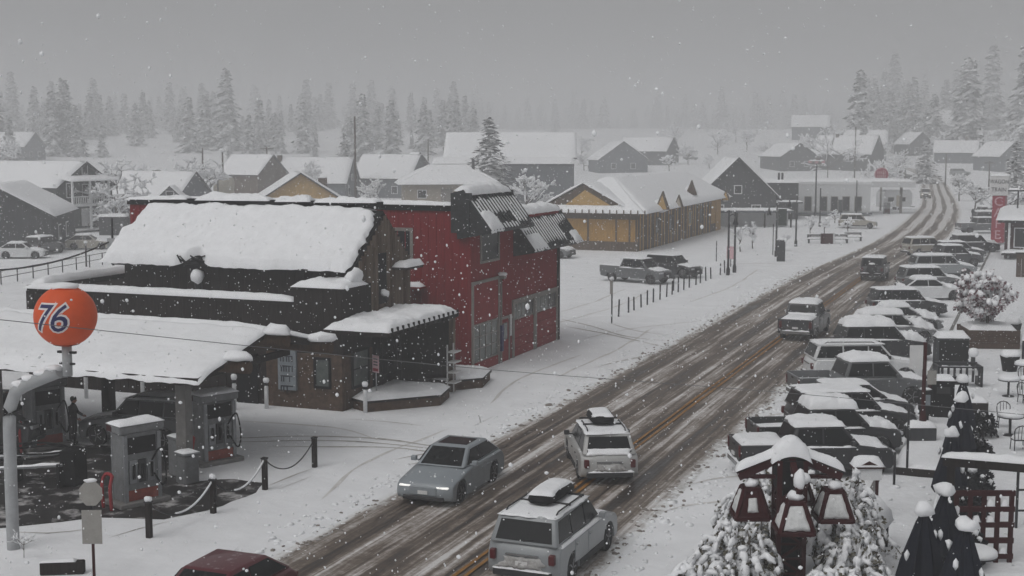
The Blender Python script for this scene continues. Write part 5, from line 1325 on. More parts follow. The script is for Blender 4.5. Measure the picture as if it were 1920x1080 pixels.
# windscreen rack and hose clutter on the left
p = G(40, 900)
t = thing('air_hose_rack', 'tangle of hoses and rails with snow at the left edge of the forecourt', 'hose rack', p, A_(10))
q = MB()
for i in range(4): q.tube(smooth_line([(-3.2, R.uniform(-.5, .5), .5+.2*i), (-1.2, R.uniform(-.6, .2), .7+.15*i), (1.0, R.uniform(-.6, .3), .85+.15*i), (2.0, 0, 1.1)], .2), .035, 6)
q.build('hose', M['black'], t)
MB().bar((-2.2, 0, .55), (1.9, 0, 1.0), .07).bar((-2.2, -.8, .35), (1.9, -.7, .75), .07).build('rail', M['grey_metal'], t)
MB().quad_sheet((-2.2, -.05, .585), (1.9, -.05, 1.035), (1.9, .05, 1.035), (-2.2, .05, .585), .06, 30, 3, seed=3, rough=.7).quad_sheet((-2.2, -.85, .385), (1.9, -.75, .785), (1.9, -.65, .785), (-2.2, -.75, .385), .06, 30, 3, seed=4, rough=.7).build('rail_snow', M['snow'], t)
for x in (-2.0, 0, 1.8): MB().box(x-.05, x+.05, -.8, .05, 0, .8).build('stand', M['black'], t)
MB().box(1.7, 2.2, -.5, .3, 0, 1.15).build('hose_box', M['black'], t)
# white bollards in front of the store
BL = [(162, 747), (213, 753), (268, 757), (335, 760), (440, 768), (500, 766), (562, 762), (625, 768), (685, 774)]
NB = ['leftmost white bollard under the canopy eave', 'second white bollard from the left under the eave', 'third white bollard from the left under the eave', 'fourth white bollard from the left under the eave', 'white bollard right behind the snowy capped pump', 'white bollard in front of the shop door', 'white bollard below the blue poster', 'white bollard at the brown stone corner', 'white bollard against the near planter']
b0 = None
for i, (px, py) in enumerate(BL):
    p = G(px, py)
    if b0 is None:
        b0 = thing('bollard', NB[i], 'bollard', p, 0, 'white bollards along the store')
        MB().lathe([(.085, -.05), (.085, .92), (.06, .98)], 12).build('post', M['white_paint'], b0)
        MB().lathe([(.088, .98), (.088, 1.08), (.04, 1.12)], 12).build('cap', M['black_metal'], b0)
        MB().blob((0, 0, 1.18), .12, .12, .13, .15, 3).build('cap_snow', M['snow'], b0); o = b0
    else:
        o = copy_tree(b0); o.location = p; o['label'] = NB[i]
    o.scale = (1, 1, 1.15 if i < 5 else 1.0)
# chain posts and chain
CP = [(590, 876), (497, 918), (400, 962), (280, 1008)]
pos = [G(*q) for q in CP]
for i, p in enumerate(pos):
    t = thing('chain_post', ['chain post farthest from the camera with no snow cap', 'second chain post from the far end', 'third chain post from the far end', 'nearest dark chain post by the forecourt'][i], 'post', p, 0, 'posts holding the chain')
    bevel_mb(MB().box(-.075, .075, -.075, .075, -.1, 1.05), .01, 1).build('post', M['dark_wood'], t)
    MB().box(-.09, .09, -.09, .09, 1.0, 1.04).build('band', M['black_metal'], t)
    if i > 1: MB().blob((0, 0, 1.1), .10, .10, .09, .2, i).build('post_snow', M['snow'], t)
lab = ['chain span between the two farthest posts', 'chain span in the middle of the row of posts', 'snowy chain span nearest the pumps']
for i in range(3):
    a, b = pos[i]+Vector((0, 0, .98)), pos[i+1]+Vector((0, 0, .98))
    t = thing('hanging_chain', lab[i], 'chain', ((a.x+b.x)/2, (a.y+b.y)/2, 0), 0, 'chains between the posts')
    pts = [a.lerp(b, k/20) - Vector((0, 0, .62*(1-(2*k/20-1)**2))) for k in range(21)]
    pb(MB().tube(pts, .022, 5), 'chain', 'black_metal', t)
    if i: pb(MB().tube([q+Vector((0, 0, .03)) for q in pts[:13]], .030, 5), 'chain_snow', 'snow', t)
# stop sign seen from behind
p = Vector((-8.55, -22.7, 0))
t = thing('stop_sign', 'stop sign seen from behind on a red banded post by the logo corner', 'sign', p, A_(-68+90-180))
t['label'] = 'road sign seen from its grey back on a red post, bottom left'
MB().box(-.03, .03, -.03, .03, -.3, 1.35).build('red_post', M['dark_red'], t)
MB().box(-.035, .035, -.035, .035, 1.35, 2.55).build('post', M['black_metal'], t)
oc = [(.31*math.cos(PI/8+PI/4*k), 2.25+.34*math.sin(PI/8+PI/4*k)) for k in range(8)]
MB().prism(oc, .035, .05, 'y').build('octagon_plate', M['sign_back'], t)
MB().box(-.25, .25, .036, .05, .95, 1.82).build('lower_plate', M['sign_back'], t)
MB().blob((0, .04, 2.58), .16, .05, .05, .2, 2).build('plate_snow', M['snow'], t)
p = G(118, 1076)
t = thing('timber_barrier', 'short dark timber barrier with snow at the bottom left edge', 'barrier', p, A_(28))
bevel_mb(MB().box(-.55, .55, -.12, .12, 0, .34), .03, 1).build('beam', M['dark_wood'], t)
MB().quad_sheet((-.55, -.12, .34), (.35, -.12, .34), (.35, .12, .34), (-.55, .12, .34), .06, 10, 4, seed=4, rough=.6).build('beam_snow', M['snow'], t)
# planters of dark stone
def planter(label, poly, h, seed, mound):
    cx = sum(a for a, b in poly)/len(poly); cy = sum(b for a, b in poly)/len(poly)
    t = thing('stone_planter', label, 'planter', (cx, cy, 0), 0, 'stone planters by the porch')
    loc = [(a-cx, b-cy) for a, b in poly]
    MB().prism(loc, 0, h, 'z').build('planter_wall', M['stone'], t)
    n = len(loc); cap = MB()
    for k in range(n):
        a, b = loc[k], loc[(k+1) % n]; cap.bar((a[0], a[1], h-.04), (b[0], b[1], h-.04), .14, .09)
    cap.build('coping', M['dark_wood'], t)
    mb = MB(); K = 10; rings = 8
    for r_ in range(rings+1):
        f = 1-r_/rings
        for k in range(n*K):
            e = k/K; i0 = int(e) % n; u = e-int(e)
            x = (loc[i0][0]*(1-u)+loc[(i0+1) % n][0]*u)*f*1.03; y = (loc[i0][1]*(1-u)+loc[(i0+1) % n][1]*u)*f*1.03
            z = h + (0 if r_ == 0 else .12 + mound*(1-f*f)*(1+.5*noise.noise((x*.9+seed, y*.9, 2))) + .05*noise.noise((x*3, y*3, seed)))
            mb.v.append((x, y, z))
    m_ = n*K
    for r_ in range(rings):
        for k in range(m_):
            k2 = (k+1) % m_; mb.f.append((r_*m_+k, r_*m_+k2, (r_+1)*m_+k2, (r_+1)*m_+k)); mb.sm.append(True)
    mb.build('planter_snow', M['snow'], t)
planter('near snow heaped planter with a thin sign post in front of the porch', [(-12.9, -1.0), (-12.0, -1.5), (-9.8, .9), (-10.2, 2.7), (-12.9, 2.7)], .46, 1, .22)
planter('far snow heaped planter at the corner of the red hall', [(-12.7, 4.3), (-10.9, 4.0), (-9.75, 5.3), (-10.2, 7.3), (-12.7, 7.3)], .46, 2, .2)
p = Vector((-12.15, -.35, .46))
t = thing('small_sign', 'small pale sign on a thin post stuck in the near planter', 'sign', p, A_(-22))
MB().tube([(0, 0, 0), (0, 0, 1.5)], .025, 6).build('post', M['pole_grey'], t)
pl2 = MB().box(-.20, .20, -.03, -.01, 1.0, 1.72).build('plate', M['sign_pink'], t)
q = MB()
for z in (1.55, 1.42, 1.3): q.box(-.13, .13, -.036, -.030, z, z+.05)
q.build('lettering', M['slate_siding'], pl2)
MB().box(-.17, .17, -.036, -.030, 1.06, 1.18).build('red_band', M['sign_red'], pl2)
# person filling up
def person(label, loc, rz):
    t = thing('person', label, 'person', loc, rz)
    V = [(0, 0, .98), (0, 0, 1.18), (0, 0, 1.40), (.02, 0, 1.50), (.05, 0, 1.60),
         (0, .18, 1.42), (.10, .27, 1.16), (.32, .20, 1.06), (0, -.18, 1.42), (.06, -.27, 1.15), (.26, -.22, 1.00),
         (0, .10, .92), (.03, .12, .50), (0, .12, .08), (.14, .12, .05), (0, -.10, .92), (-.02, -.12, .50), (-.05, -.12, .08), (.09, -.12, .05)]
    E = [(0, 1), (1, 2), (2, 3), (3, 4), (2, 5), (5, 6), (6, 7), (2, 8), (8, 9), (9, 10), (0, 11), (11, 12), (12, 13), (13, 14), (0, 15), (15, 16), (16, 17), (17, 18)]
    rad = [.17, .16, .19, .075, .08, .09, .065, .05, .09, .065, .05, .12, .085, .06, .05, .12, .085, .06, .05]
    me = bpy.data.meshes.new('body'); me.from_pydata(V, E, []); o = bpy.data.objects.new('body', me); COL.objects.link(o); o.parent = t
    o.modifiers.new('skin', 'SKIN'); sub = o.modifiers.new('sub', 'SUBSURF'); sub.levels = 1; sub.render_levels = 2
    for i, v in enumerate(me.skin_vertices[0].data): v.radius = (rad[i], rad[i]*.9); v.use_root = (i == 0)
    me.materials.append(M['cloth_dark'])
    h = MB().blob((.07, 0, 1.66), .10, .085, .125, .04, 1).build('head', M['skin'], t)
    MB().blob((.16, 0, 1.645), .03, .018, .03, .05, 2, True).build('nose', M['skin'], h)
    MB().blob((.045, 0, 1.70), .115, .10, .115, .10, 3).build('hair', M['hair_dark'], t)
    for s, e in ((1, (.34, .19, 1.05)), (-1, (.28, -.21, .99))):
        hm_ = MB().blob(e, .05, .022, .045, .05, 4, True)
        for k in range(4): hm_.tube([(e[0]+.02, e[1], e[2]+.03-.02*k), (e[0]+.075, e[1], e[2]+.025-.02*k), (e[0]+.10, e[1]-s*.02, e[2]+.01-.02*k)], .010, 5)
        hm_.tube([(e[0], e[1]-s*.02, e[2]+.03), (e[0]+.05, e[1]-s*.045, e[2]+.05)], .011, 5)
        hm_.build('hand', M['skin'], t)
    return t
person('person in dark clothes leaning towards the car at the pumps', tuple(G(138, 834)), A_(20))
# ================================================================ STREET FURNITURE, LEFT SIDE
def pole_top(p, py):  # height whose top is seen at row py above ground point p
    lo, hi = 0, 40
    s = None
    for _ in range(40):
        m_ = (lo+hi)/2; q = p+Vector((0, 0, m_)); d = q-CAM
        f = (d.x*_U[0]+d.y*_U[1])*_c - d.z*_s; u = (d.x*_U[0]+d.y*_U[1])*_s + d.z*_c
        if 540-FPX*u/f > py: lo = m_
        else: hi = m_
    return lo
# row of thin black posts along the lot
pm_ = MB().lathe([(.055, -.1), (.055, .98), (.03, 1.02)], 8).mesh('thin_post', M['black_metal'])
xs_ = [1165, 1183, 1193, 1206, 1217, 1228, 1240, 1252, 1262, 1273, 1283, 1293, 1305, 1313, 1323, 1332, 1349, 1357]
for i, px in enumerate(xs_):
    py = 594 - (px-1165)*(594-512)/(1357-1165)
    p = G(px, py); o = bpy.data.objects.new('lot_post', pm_); COL.objects.link(o); o.location = (-11.3, p.y, 0)
    o.scale = (1, 1, 1+R.uniform(-.12, .12)); o.rotation_euler = (R.uniform(-.04, .04), R.uniform(-.04, .04), 0)
    od = ['nearest', 'second', 'third', 'fourth', 'fifth', 'sixth', 'seventh', 'eighth', 'ninth', 'tenth', 'eleventh', 'twelfth', 'thirteenth', 'fourteenth', 'fifteenth', 'sixteenth', 'seventeenth', 'last'][i]
    tag(o, od + ' thin black post of the row along the parking lot, counted from its near end', 'post', 'thin posts along the parking lot')
def sign_post(label, px, py, ptop, w_, h_, m_='sign_white', snow=True, rz=-22, name='sign_post'):
    p = G(px, py); H_ = pole_top(p, ptop); t = thing(name, label, 'sign post', p, A_(rz))
    MB().tube([(0, 0, -.1), (0, 0, H_)], .045, 8).build('post', M['black_metal'], t)
    if w_: MB().box(-w_/2, w_/2, -.07, -.045, H_-h_, H_).build('plate', M[m_], t)
    if snow: MB().blob((0, -.03, H_+.05), .16, .12, .12, .25, px % 9).build('post_snow', M['snow'], t)
    return t
sign_post('sign post with snow stuck down one side by the near end of the thin posts', 1147, 606, 524, .22, .9, 'sign_back')
sign_post('bare sign post between the thin posts and the paired lamp poles', 1343, 490, 452, 0, 0, snow=False)
sign_post('short post just left of the banner lamp pole', 1449, 478, 420, 0, 0, snow=False)
sign_post('post box with white notice beside the parked black car', 1263, 545, 500, .35, .9, 'slate_siding', snow=False)
def lamp_pole(label, px, py, ptop, arm=0, banner=None, head=True):
    p = G(px, py); H_ = pole_top(p, ptop); t = thing('lamp_pole', label, 'lamp pole', p, A_(VY), 'black street lamp poles')
    MB().lathe([(.16, -.1), (.16, .5), (.10, .7), (.075, H_)], 10).build('post', M['black_metal'], t)
    if arm:
        MB().tube(smooth_line([(0, 0, H_-.55), (arm*.5, 0, H_-.35), (arm, 0, H_-.5)], .1), .035, 6).build('arm', M['black_metal'], t)
        MB().lathe([(.05, H_-.5), (.09, H_-.62), (.12, H_-.8), (.26, H_-1.15), (.24, H_-1.2)], 12, Matrix.Translation((arm, 0, 0))).build('lamp_bell', M['black_metal'], t)
    if banner: MB().box(.12, .95, -.02, .02, banner[0], banner[1]).build('banner', M[banner[2]], t)
    MB().blob((0, 0, H_+.03), .12, .12, .08, .2, 1, True).build('post_snow', M['snow'], t)
    return t
lamp_pole('left of the paired tall black poles by the lot', 1365, 516, 394, .55)
lamp_pole('right of the paired tall black poles by the lot', 1377, 511, 394)
lamp_pole('black lamp pole with bell lamp and dark banner', 1455, 481, 380, -.75, (3.0, 4.6, 'green_siding'))
lamp_pole('black lamp pole with bell lamp just left of the benches', 1492, 462, 366, -.75)
lamp_pole('slim dark pole rising behind the benches', 1537, 425, 352)
lamp_pole('slim dark pole in front of the petrol canopy', 1605, 405, 338)
sg = sign_post('low red and white sign leaning at the paired poles', 1370, 500, 462, .8, 1.1, 'sign_pink', snow=False)
# kiosk, benches and box by the little park
for i, (px, py, lb) in enumerate([(1530, 456, 'snowy bench left of the dark box'), (1574, 456, 'snowy bench right of the dark box'), (1600, 452, 'snowy bench farthest right near the road')]):
    p = G(px, py); t = thing('bench', lb, 'bench', p, A_(VY), 'benches by the small trees')
    for x in (-.8, .8): MB().box(x-.05, x+.05, -.25, .25, 0, .45).box(x-.04, x+.04, .2, .27, .45, .95).build('leg', M['black_metal'], t)
    for k in range(3): MB().box(-.95, .95, -.26+k*.18, -.12+k*.18, .43, .48).build('slat', M['dark_wood'], t)
    for k in range(2): MB().box(-.95, .95, .22, .26, .6+k*.2, .74+k*.2).build('back_slat', M['dark_wood'], t)
    MB().quad_sheet((-.97, -.28, .48), (.97, -.28, .48), (.97, .22, .48), (-.97, .22, .48), .22, 14, 6, pw=5, seed=i).quad_sheet((-.97, .2, .95), (.97, .2, .95), (.97, .29, .95), (-.97, .29, .95), .1, 14, 3, seed=i+4).build('bench_snow', M['snow'], t)
p = G(1550, 457); t = thing('dark_box', 'dark square box standing between the snowy benches', 'box', p, A_(VY))
bevel_mb(MB().box(-.62, .62, -.3, .3, 0, 1.1), .03, 1).build('box_body', M['dark_red'], t); MB().box(.62, .78, -.3, .3, 0, 1.15).build('box_side', M['white_siding'], t)
p = G(1464, 490); t = thing('info_pillar', 'dark information pillar right of the banner lamp pole', 'pillar', p, A_(VY))
MB().box(-.35, .35, -.2, .2, 0, 2.0).build('pillar_body', M['slate_siding'], t); MB().blob((0, 0, 2.05), .4, .25, .15, .2, 4).build('pillar_snow', M['snow'], t)
# round red sign and other far sign posts
p = at_d(1651, 385, 222); t = thing('round_sign', 'round red and white sign on a post above the far petrol canopy', 'sign', p, A_(VY))
MB().tube([(0, 0, 0), (0, 0, 6.4)], .16, 8).build('post', M['trim'], t)
H_ = pole_top(p, 327)
MB().lathe([(1.12, -.12), (1.12, .12)], 28, Matrix.Translation((0, 0, H_)) @ Matrix.Rotation(PI/2, 4, 'X')).build('rim', M['sign_pink'], t)
MB().lathe([(1.0, -.14), (1.0, .14)], 28, Matrix.Translation((0, -.03, H_)) @ Matrix.Rotation(PI/2, 4, 'X')).build('disc', M['sign_red'], t)
q = MB()
for r_ in range(2):
    for k in range(5): q.box(-.72+k*.3, -.56+k*.3, -.2, -.17, H_-.5+r_*.6, H_-.1+r_*.6)
q.build('lettering', M['sign_pink'], t)
p = at_d(1529, 390, 200); t = thing('petal_sign', 'tall post with a spread of small pink sign petals at its head', 'sign', p, A_(VY))
H_ = pole_top(p, 302); MB().tube([(0, 0, 0), (0, 0, H_-.4)], [.16, .09], 8).build('post', M['slate_siding'], t)
for i, (dx, dz) in enumerate([(-.9, .05), (-.45, -.15), (0, 0), (.45, -.15), (.9, .05), (.2, .35)]):
    MB().box(dx-.3, dx+.3, -.06, .06, H_-.35+dz, H_+.05+dz).build('sign_petal', M['sign_pink'] if i % 2 == 0 else M['trim'], t)
MB().quad_sheet((-1.1, -.1, H_+.02), (1.1, -.1, H_+.02), (1.1, .1, H_+.02), (-1.1, .1, H_+.02), .2, 12, 3, seed=2).build('sign_snow', M['snow'], t)
# bare poles
for i, (px, pb_, pt, d, lb) in enumerate([
  (667, 372, 218, 205, 'tall bare utility pole rising behind the red hall'), (803, 330, 262, 300, 'slender far pole left of the barn'), (833, 330, 276, 300, 'short far pole touching the barn'),
  (501, 330, 275, 260, 'crossarm pole behind the frame house'), (1697, 330, 280, 330, 'pole at the left of the far bend'), (1773, 330, 288, 330, 'pole at the right of the far bend'),
  (1854, 350, 302, 300, 'pole just left of the cafe sign'), (1603, 300, 238, 330, 'thin pole over the tilted dark gable'), (1657, 330, 310, 280, 'short post beside the round red sign'), (418, 330, 282, 230, 'lamp topped pole over the storage tank'), (381, 345, 278, 230, 'thin pole in the snowy trees left of the tank')]):
    p = at_d(px, pb_, d); H_ = pole_top(p, pt); t = thing('utility_pole', lb, 'pole', p, A_(VY+10), 'bare utility poles')
    MB().tube([(0, 0, -1), (0, 0, H_)], [.2, .13], 8).build('post', M['bark'], t)
    if i in (3, 6): MB().box(-1.2, 1.2, -.06, .06, H_-.5, H_-.3).build('crossarm', M['bark'], t)
    if i == 9: MB().blob((0, 0, H_), .5, .5, .35, .1, 3).build('lamp_snow', M['snow'], t)
# far left lot: wire fence, cable, lamps
p0, p1 = G(-30, 540), G(215, 492)
t = thing('pipe_fence', 'low pipe fence with two rails along the far left lot', 'fence', (p0.x, p0.y, 0))
n_ = 9
for k in range(n_+1):
    q_ = p0.lerp(p1, k/n_); pb(MB().tube([q_, q_+Vector((0, 0, 1.1))], .05, 6), 'fence_post', 'black_metal', t)
for z in (.55, 1.05): pb(MB().tube([p0+Vector((0, 0, z)), p1+Vector((0, 0, z))], .03, 6), 'rail', 'black_metal', t)
# overhead cable from the left with its junction box
a, b = AT(-20, 507, 62), AT(208, 452, 70)
t = thing('black_cable', 'thick black cable sagging in from the left edge to a grey box', 'cable', (a.x, a.y, 0))
pb(MB().tube([a.lerp(b, k/14)-Vector((0, 0, .35*(1-(2*k/14-1)**2))) for k in range(15)], .045, 6), 'cable', 'wire', t)
pb(MB().box(b.x-.1, b.x+.35, b.y-.2, b.y+.2, b.z-.55, b.z+.15), 'junction_box', 'pole_grey', t)
pb(MB().tube([(b.x+.1, b.y, 4.5), (b.x+.1, b.y, b.z+1.2)], .06, 6), 'service_mast', 'black_metal', t)
# overhead wire right across the street
pts = [AT(-60, 593, 20), AT(480, 650, 25), AT(930, 694, 29), AT(1480, 737, 30), AT(1990, 784, 30)]
tag(MB().tube(smooth_line(pts, 1.5), .007, 5).build('overhead_wire', M['thin_wire']), 'thin overhead wire crossing the whole street', 'wire')
for i, (px, py, pt, lb) in enumerate([(27, 443, 360, 'lamp post with red hanging flowers before the dark shop'), (69, 446, 385, 'lamp post with twin lamps before the dark shop'), (182, 432, 368, 'thin lamp post before the balcony house'), (244, 440, 390, 'bracket lamp at the left end of the store roof'), (47, 453, 415, 'pale post beside the far left lot'), (162, 500, 455, 'dark fence post under the cable')]):
    p = G(px, py); H_ = pole_top(p, pt); t = thing('far_lamp_post', lb, 'lamp post', p, A_(VY), 'lamp posts by the far left lot')
    MB().tube([(0, 0, 0), (0, 0, H_)], .08, 8).build('post', M['black_metal'], t)
    if i in (0, 1, 3):
        MB().box(-.7, .7, -.03, .03, H_-.5, H_-.42).build('arm', M['black_metal'], t)
        for s in (-1, 1): MB().blob((s*.65, 0, H_-.7), .3, .3, .3, .2, i+s, True).build('lamp_head', M['dark_red'] if i == 0 else M['black_metal'], t)
    MB().blob((0, 0, H_+.05), .2, .2, .15, .2, i, True).build('post_snow', M['snow'], t)
p = G(318, 0 + 442); 
p = G(222, 440); t = thing('dark_hut', 'small dark hut with snowy flat roof left of the store roof', 'hut', p, A_(VY))
MB().box(-1.9, 1.2, -1.2, 1.2, 0, 2.2).build('hut_wall', M['slate_siding'], t); MB().quad_sheet((-2.1, -1.4, 2.2), (1.4, -1.4, 2.2), (1.4, 1.4, 2.2), (-2.1, 1.4, 2.2), .3, 10, 8, seed=3).build('hut_snow', M['snow'], t)
# tanks, caravan, box truck, camper
for i, (px, py, d, r_, h_, lb) in enumerate([(420, 362, 215, 1.6, 4.6, 'large pale storage tank with domed snow cap'), (371, 364, 215, .9, 3.0, 'smaller pale cabinet beside the storage tank')]):
    p = at_d(px, py, d); H_ = pole_top(p, 332 if i == 0 else 338); t = thing('storage_tank', lb, 'tank', p, 0)
    MB().lathe([(r_, -1), (r_, H_-.3), (r_*.8, H_-.05), (.1, H_)], 20).build('shell', M['cream_paint'], t)
    MB().blob((0, 0, H_-.05), r_*.95, r_*.95, .3, .08, i).build('tank_snow', M['snow'], t)
    MB().box(-.08, .08, -r_-.06, -r_+.02, 0, H_-.4).build('ladder_rail', M['slate_siding'], t)
def caravan(label, px, py, d, rz, L_, H_, name='caravan', snow=.25, grp=None, m_='white_siding'):
    p = at_d(px, py, d); t = thing(name, label, name.replace('_', ' '), p, A_(VY+rz), grp)
    pr = [(-L_/2, .5), (L_/2-.3, .5), (L_/2, .9), (L_/2, H_-.6), (L_/2-.5, H_), (-L_/2+.5, H_), (-L_/2, H_-.5)]
    bevel_mb(MB().prism(pr, -1.2, 1.2, 'y'), .08, 2).build('body', M[m_], t)
    for x in (-L_*.25, L_*.15):
        f = MB().box(x-.55, x+.55, -1.25, -1.18, 1.4, 2.1).build('window', M['trim'], t); MB().box(x-.48, x+.48, -1.27, -1.25, 1.46, 2.04).build('pane', M['window_glass'], f)
    MB().box(-.3, .35, -1.24, -1.18, .6, 2.4).build('door', M['cream_paint'], t)
    for x in (-.5, .45): MB().lathe([(.2, -.12), (.33, -.12), (.33, .12), (.2, .12)], 14, Matrix.Translation((x, -1.05, .33)) @ Matrix.Rotation(PI/2, 4, 'X')).build('wheel', M['rubber'], t)
    MB().bar((L_/2-.1, 0, .5), (L_/2+1.2, 0, .45), .1).build('drawbar', M['black_metal'], t)
    MB().quad_sheet((-L_/2, -1.25, H_), (L_/2-.3, -1.25, H_), (L_/2-.3, 1.25, H_), (-L_/2, 1.25, H_), snow, 16, 8, seed=px % 7, pw=6).build('roof_snow', M['snow'], t)
    return t
caravan('long rounded caravan under snow behind the red hall roof', 872, 372, 168, 8, 7.5, 2.9)
caravan('white box trailer parked at the right of the petrol canopy', 1676, 387, 226, 15, 5.2, 3.3, 'box_trailer', .35)
bt_ = vehicle('pickup', 'paint_silver', 'far white box truck beside the faint dark barn', *at_d(1215, 318, 305)[:2], -60, 'box_truck', 'truck', roof=.2, hood=.1, z=terrain(*at_d(1215, 318, 305)[:2]), seed=77)
bevel_mb(MB().box(-2.9, -.9, -1.1, 1.1, .9, 3.1), .05, 1).build('cargo_box', M['white_siding'], bt_)
# board fence before the barn, planks one by one
pa, pb2 = at_d(985, 398, 178), at_d(1118, 398, 160)
t = thing('board_fence', 'grey board fence in front of the big barn', 'fence', pa); L_ = (pb2-pa).length; t.rotation_euler = (0, 0, math.atan2(pb2.y-pa.y, pb2.x-pa.x))
n_ = int(L_/.34); bmz = [MB().box(0, .31, -.02, .02, 0, 1.75+.08*k).mesh('board', M['grey_siding']) for k in range(3)]
for k in range(n_):
    o = bpy.data.objects.new('board', bmz[(k*7) % 3]); COL.objects.link(o); o.parent = t; o.location = (k*.34, .012*((k*5) % 3), 0)
for z in (.4, 1.4): MB().box(0, L_, .04, .09, z, z+.1).build('rail', M['slate_siding'], t)
MB().sheet(lambda u, v: (L_*u, -.05+.14*v, 1.82), 80, 3, .14, seed=5, rough=.6).build('fence_snow', M['snow'], t)
pa, pb2 = at_d(690, 372, 150), at_d(960, 384, 150)
t = thing('rail_fence', 'low snowy fence line behind the red hall roof', 'fence', pa); L_ = (pb2-pa).length; t.rotation_euler = (0, 0, math.atan2(pb2.y-pa.y, pb2.x-pa.x))
for k in range(13): MB().box(k*L_/12-.06, k*L_/12+.06, -.06, .06, 0, 2.6).build('post', M['bark'], t)
for z in (1.3, 2.2): MB().box(0, L_, -.04, .04, z, z+.14).build('rail', M['bark'], t)
MB().sheet(lambda u, v: (L_*u, -.1+.2*v, 2.35), 60, 3, .18, seed=8, rough=.6).build('fence_snow', M['snow'], t)

# ================================================================ STREET FURNITURE, RIGHT SIDE
# cafe sign
p = at_d(1872, 440, 152); H_ = pole_top(p, 326)
t = thing('cafe_sign', 'tall red and white cafe sign standing behind the red shop', 'sign', p, A_(VY-28))
k_ = H_/7.2
bevel_mb(MB().box(-.62*1.05, .62*1.05, -.75, .75, .3, 5.0*k_), .03, 1).build('red_panel', M['sign_red'], t)
MB().box(-.92, .92, -.85, .85, 5.05*k_, 7.0*k_).build('name_box', M['sign_white'], t)
MB().quad_sheet((-.95, -.9, 7.0*k_), (.95, -.9, 7.0*k_), (.95, .9, 7.0*k_), (-.95, .9, 7.0*k_), .22, 10, 8, seed=3).build('sign_snow', M['snow'], t)
def put_text(parent, body, size, cx, cy, cz, face_, m_, name='lettering', sx=1., ext=.01):
    q = text_mb(body, size, ext=ext)
    if face_ == 'S': q.v = [(cx+x*sx, cy-z, cz+y) for x, y, z in q.v]
    else: q.v = [(cx+z, cy+x*sx, cz+y) for x, y, z in q.v]
    return q.build(name, M[m_], parent)
put_text(t, 'WAGON', .62, 0, -.87, 6.42*k_, 'S', 'ink', sx=.78); put_text(t, 'TRAIN', .62, 0, -.87, 5.62*k_, 'S', 'ink', sx=.85)
for i, ch in enumerate('CAFE'):
    put_text(t, ch, 1.35, 0, -.77, (4.4-1.12*i)*k_, 'S', 'sign_pink', ext=.015); put_text(t, ch, 1.35, .68, 0, (4.4-1.12*i)*k_, 'E', 'sign_pink', ext=.015)
p = at_d(1906, 440, 140); t = thing('bracket_post', 'black post with crossarm right of the cafe sign', 'post', p, A_(VY)); H_ = pole_top(p, 356)
MB().tube([(0, 0, 0), (0, 0, H_)], .08, 8).build('post', M['black_metal'], t); MB().box(-1.0, 1.4, -.05, .05, H_-.15, H_-.02).build('crossarm', M['black_metal'], t)
MB().bar((-.9, 0, H_-1.4), (0, 0, H_-.9), .06).build('brace', M['black_metal'], t); MB().quad_sheet((-1, -.1, H_), (.2, -.1, H_), (.2, .1, H_), (-1, .1, H_), .2, 8, 3, seed=2).build('arm_snow', M['snow'], t)
p = G(1823, 428); t = thing('parking_meter', 'parking meter beside the grey pickup below the cafe sign', 'parking meter', p, 0); H_ = pole_top(p, 392)
MB().tube([(0, 0, 0), (0, 0, H_-.4)], .05, 6).build('post', M['black_metal'], t); MB().blob((0, 0, H_-.3), .22, .16, .35, .05, 1).build('meter_head', M['slate_siding'], t)
# sign pole on a concrete base, litter bin, news box, thin posts
p = Vector((9.7, -.6, .48)); t = thing('sign_pole', 'dark red pole on a square snowy base with a white sign high up', 'sign pole', p, A_(VY))
bevel_mb(MB().box(-.55, .42, -.32, .32, 0, .50), .05, 1).build('base_block', M['slate_siding'], t)
MB().quad_sheet((-.57, -.34, .50), (.44, -.34, .50), (.44, .34, .50), (-.57, .34, .50), .20, 8, 6, pw=4, seed=1).build('base_snow', M['snow'], t)
MB().lathe([(.13, .5), (.13, .85), (.075, 1.1), (.07, 3.5)], 12).build('post', M['dark_red'], t)
MB().box(-.55, -.08, -.05, -.02, 2.55, 3.4).build('sign_plate', M['sign_white'], t)
MB().box(.10, .42, -.05, -.02, 2.0, 2.5).build('small_plate', M['sign_back'], t)
p = Vector((10.0, 4.0, .48)); t = thing('litter_bin', 'square black litter bin with a snow lid behind the news box', 'bin', p, A_(VY-6))
bevel_mb(MB().box(-.42, .42, -.42, .42, 0, 1.35), .04, 1).build('body', M['black'], t); bevel_mb(MB().box(-.45, .45, -.45, .45, 1.35, 1.45), .03, 1).build('lid', M['black'], t)
MB().quad_sheet((-.46, -.46, 1.45), (.46, -.46, 1.45), (.46, .46, 1.45), (-.46, .46, 1.45), .16, 8, 8, pw=5, seed=5).build('lid_snow', M['snow'], t)
MB().box(-.25, .25, -.44, -.42, .95, 1.2).build('slot', M['plastic_dark'], t)
MB().box(-.44, -.42, -.3, .3, .4, 1.25).build('side_panel', M['dark_red'], t)
p = Vector((9.55, 2.2, .48)); t = thing('news_box', 'narrow black news box with a pale window beside the litter bin', 'news box', p, A_(VY))
bevel_mb(MB().box(-.2, .2, -.2, .2, .35, 1.3), .02, 1).build('box_body', M['black'], t); MB().box(-.13, .13, -.22, -.2, .75, 1.15).build('pane', M['poster_blue'], t)
MB().box(-.12, .12, -.12, .12, 0, .35).build('pedestal', M['black'], t); MB().blob((0, 0, 1.33), .2, .2, .06, .2, 2).build('box_snow', M['snow'], t)
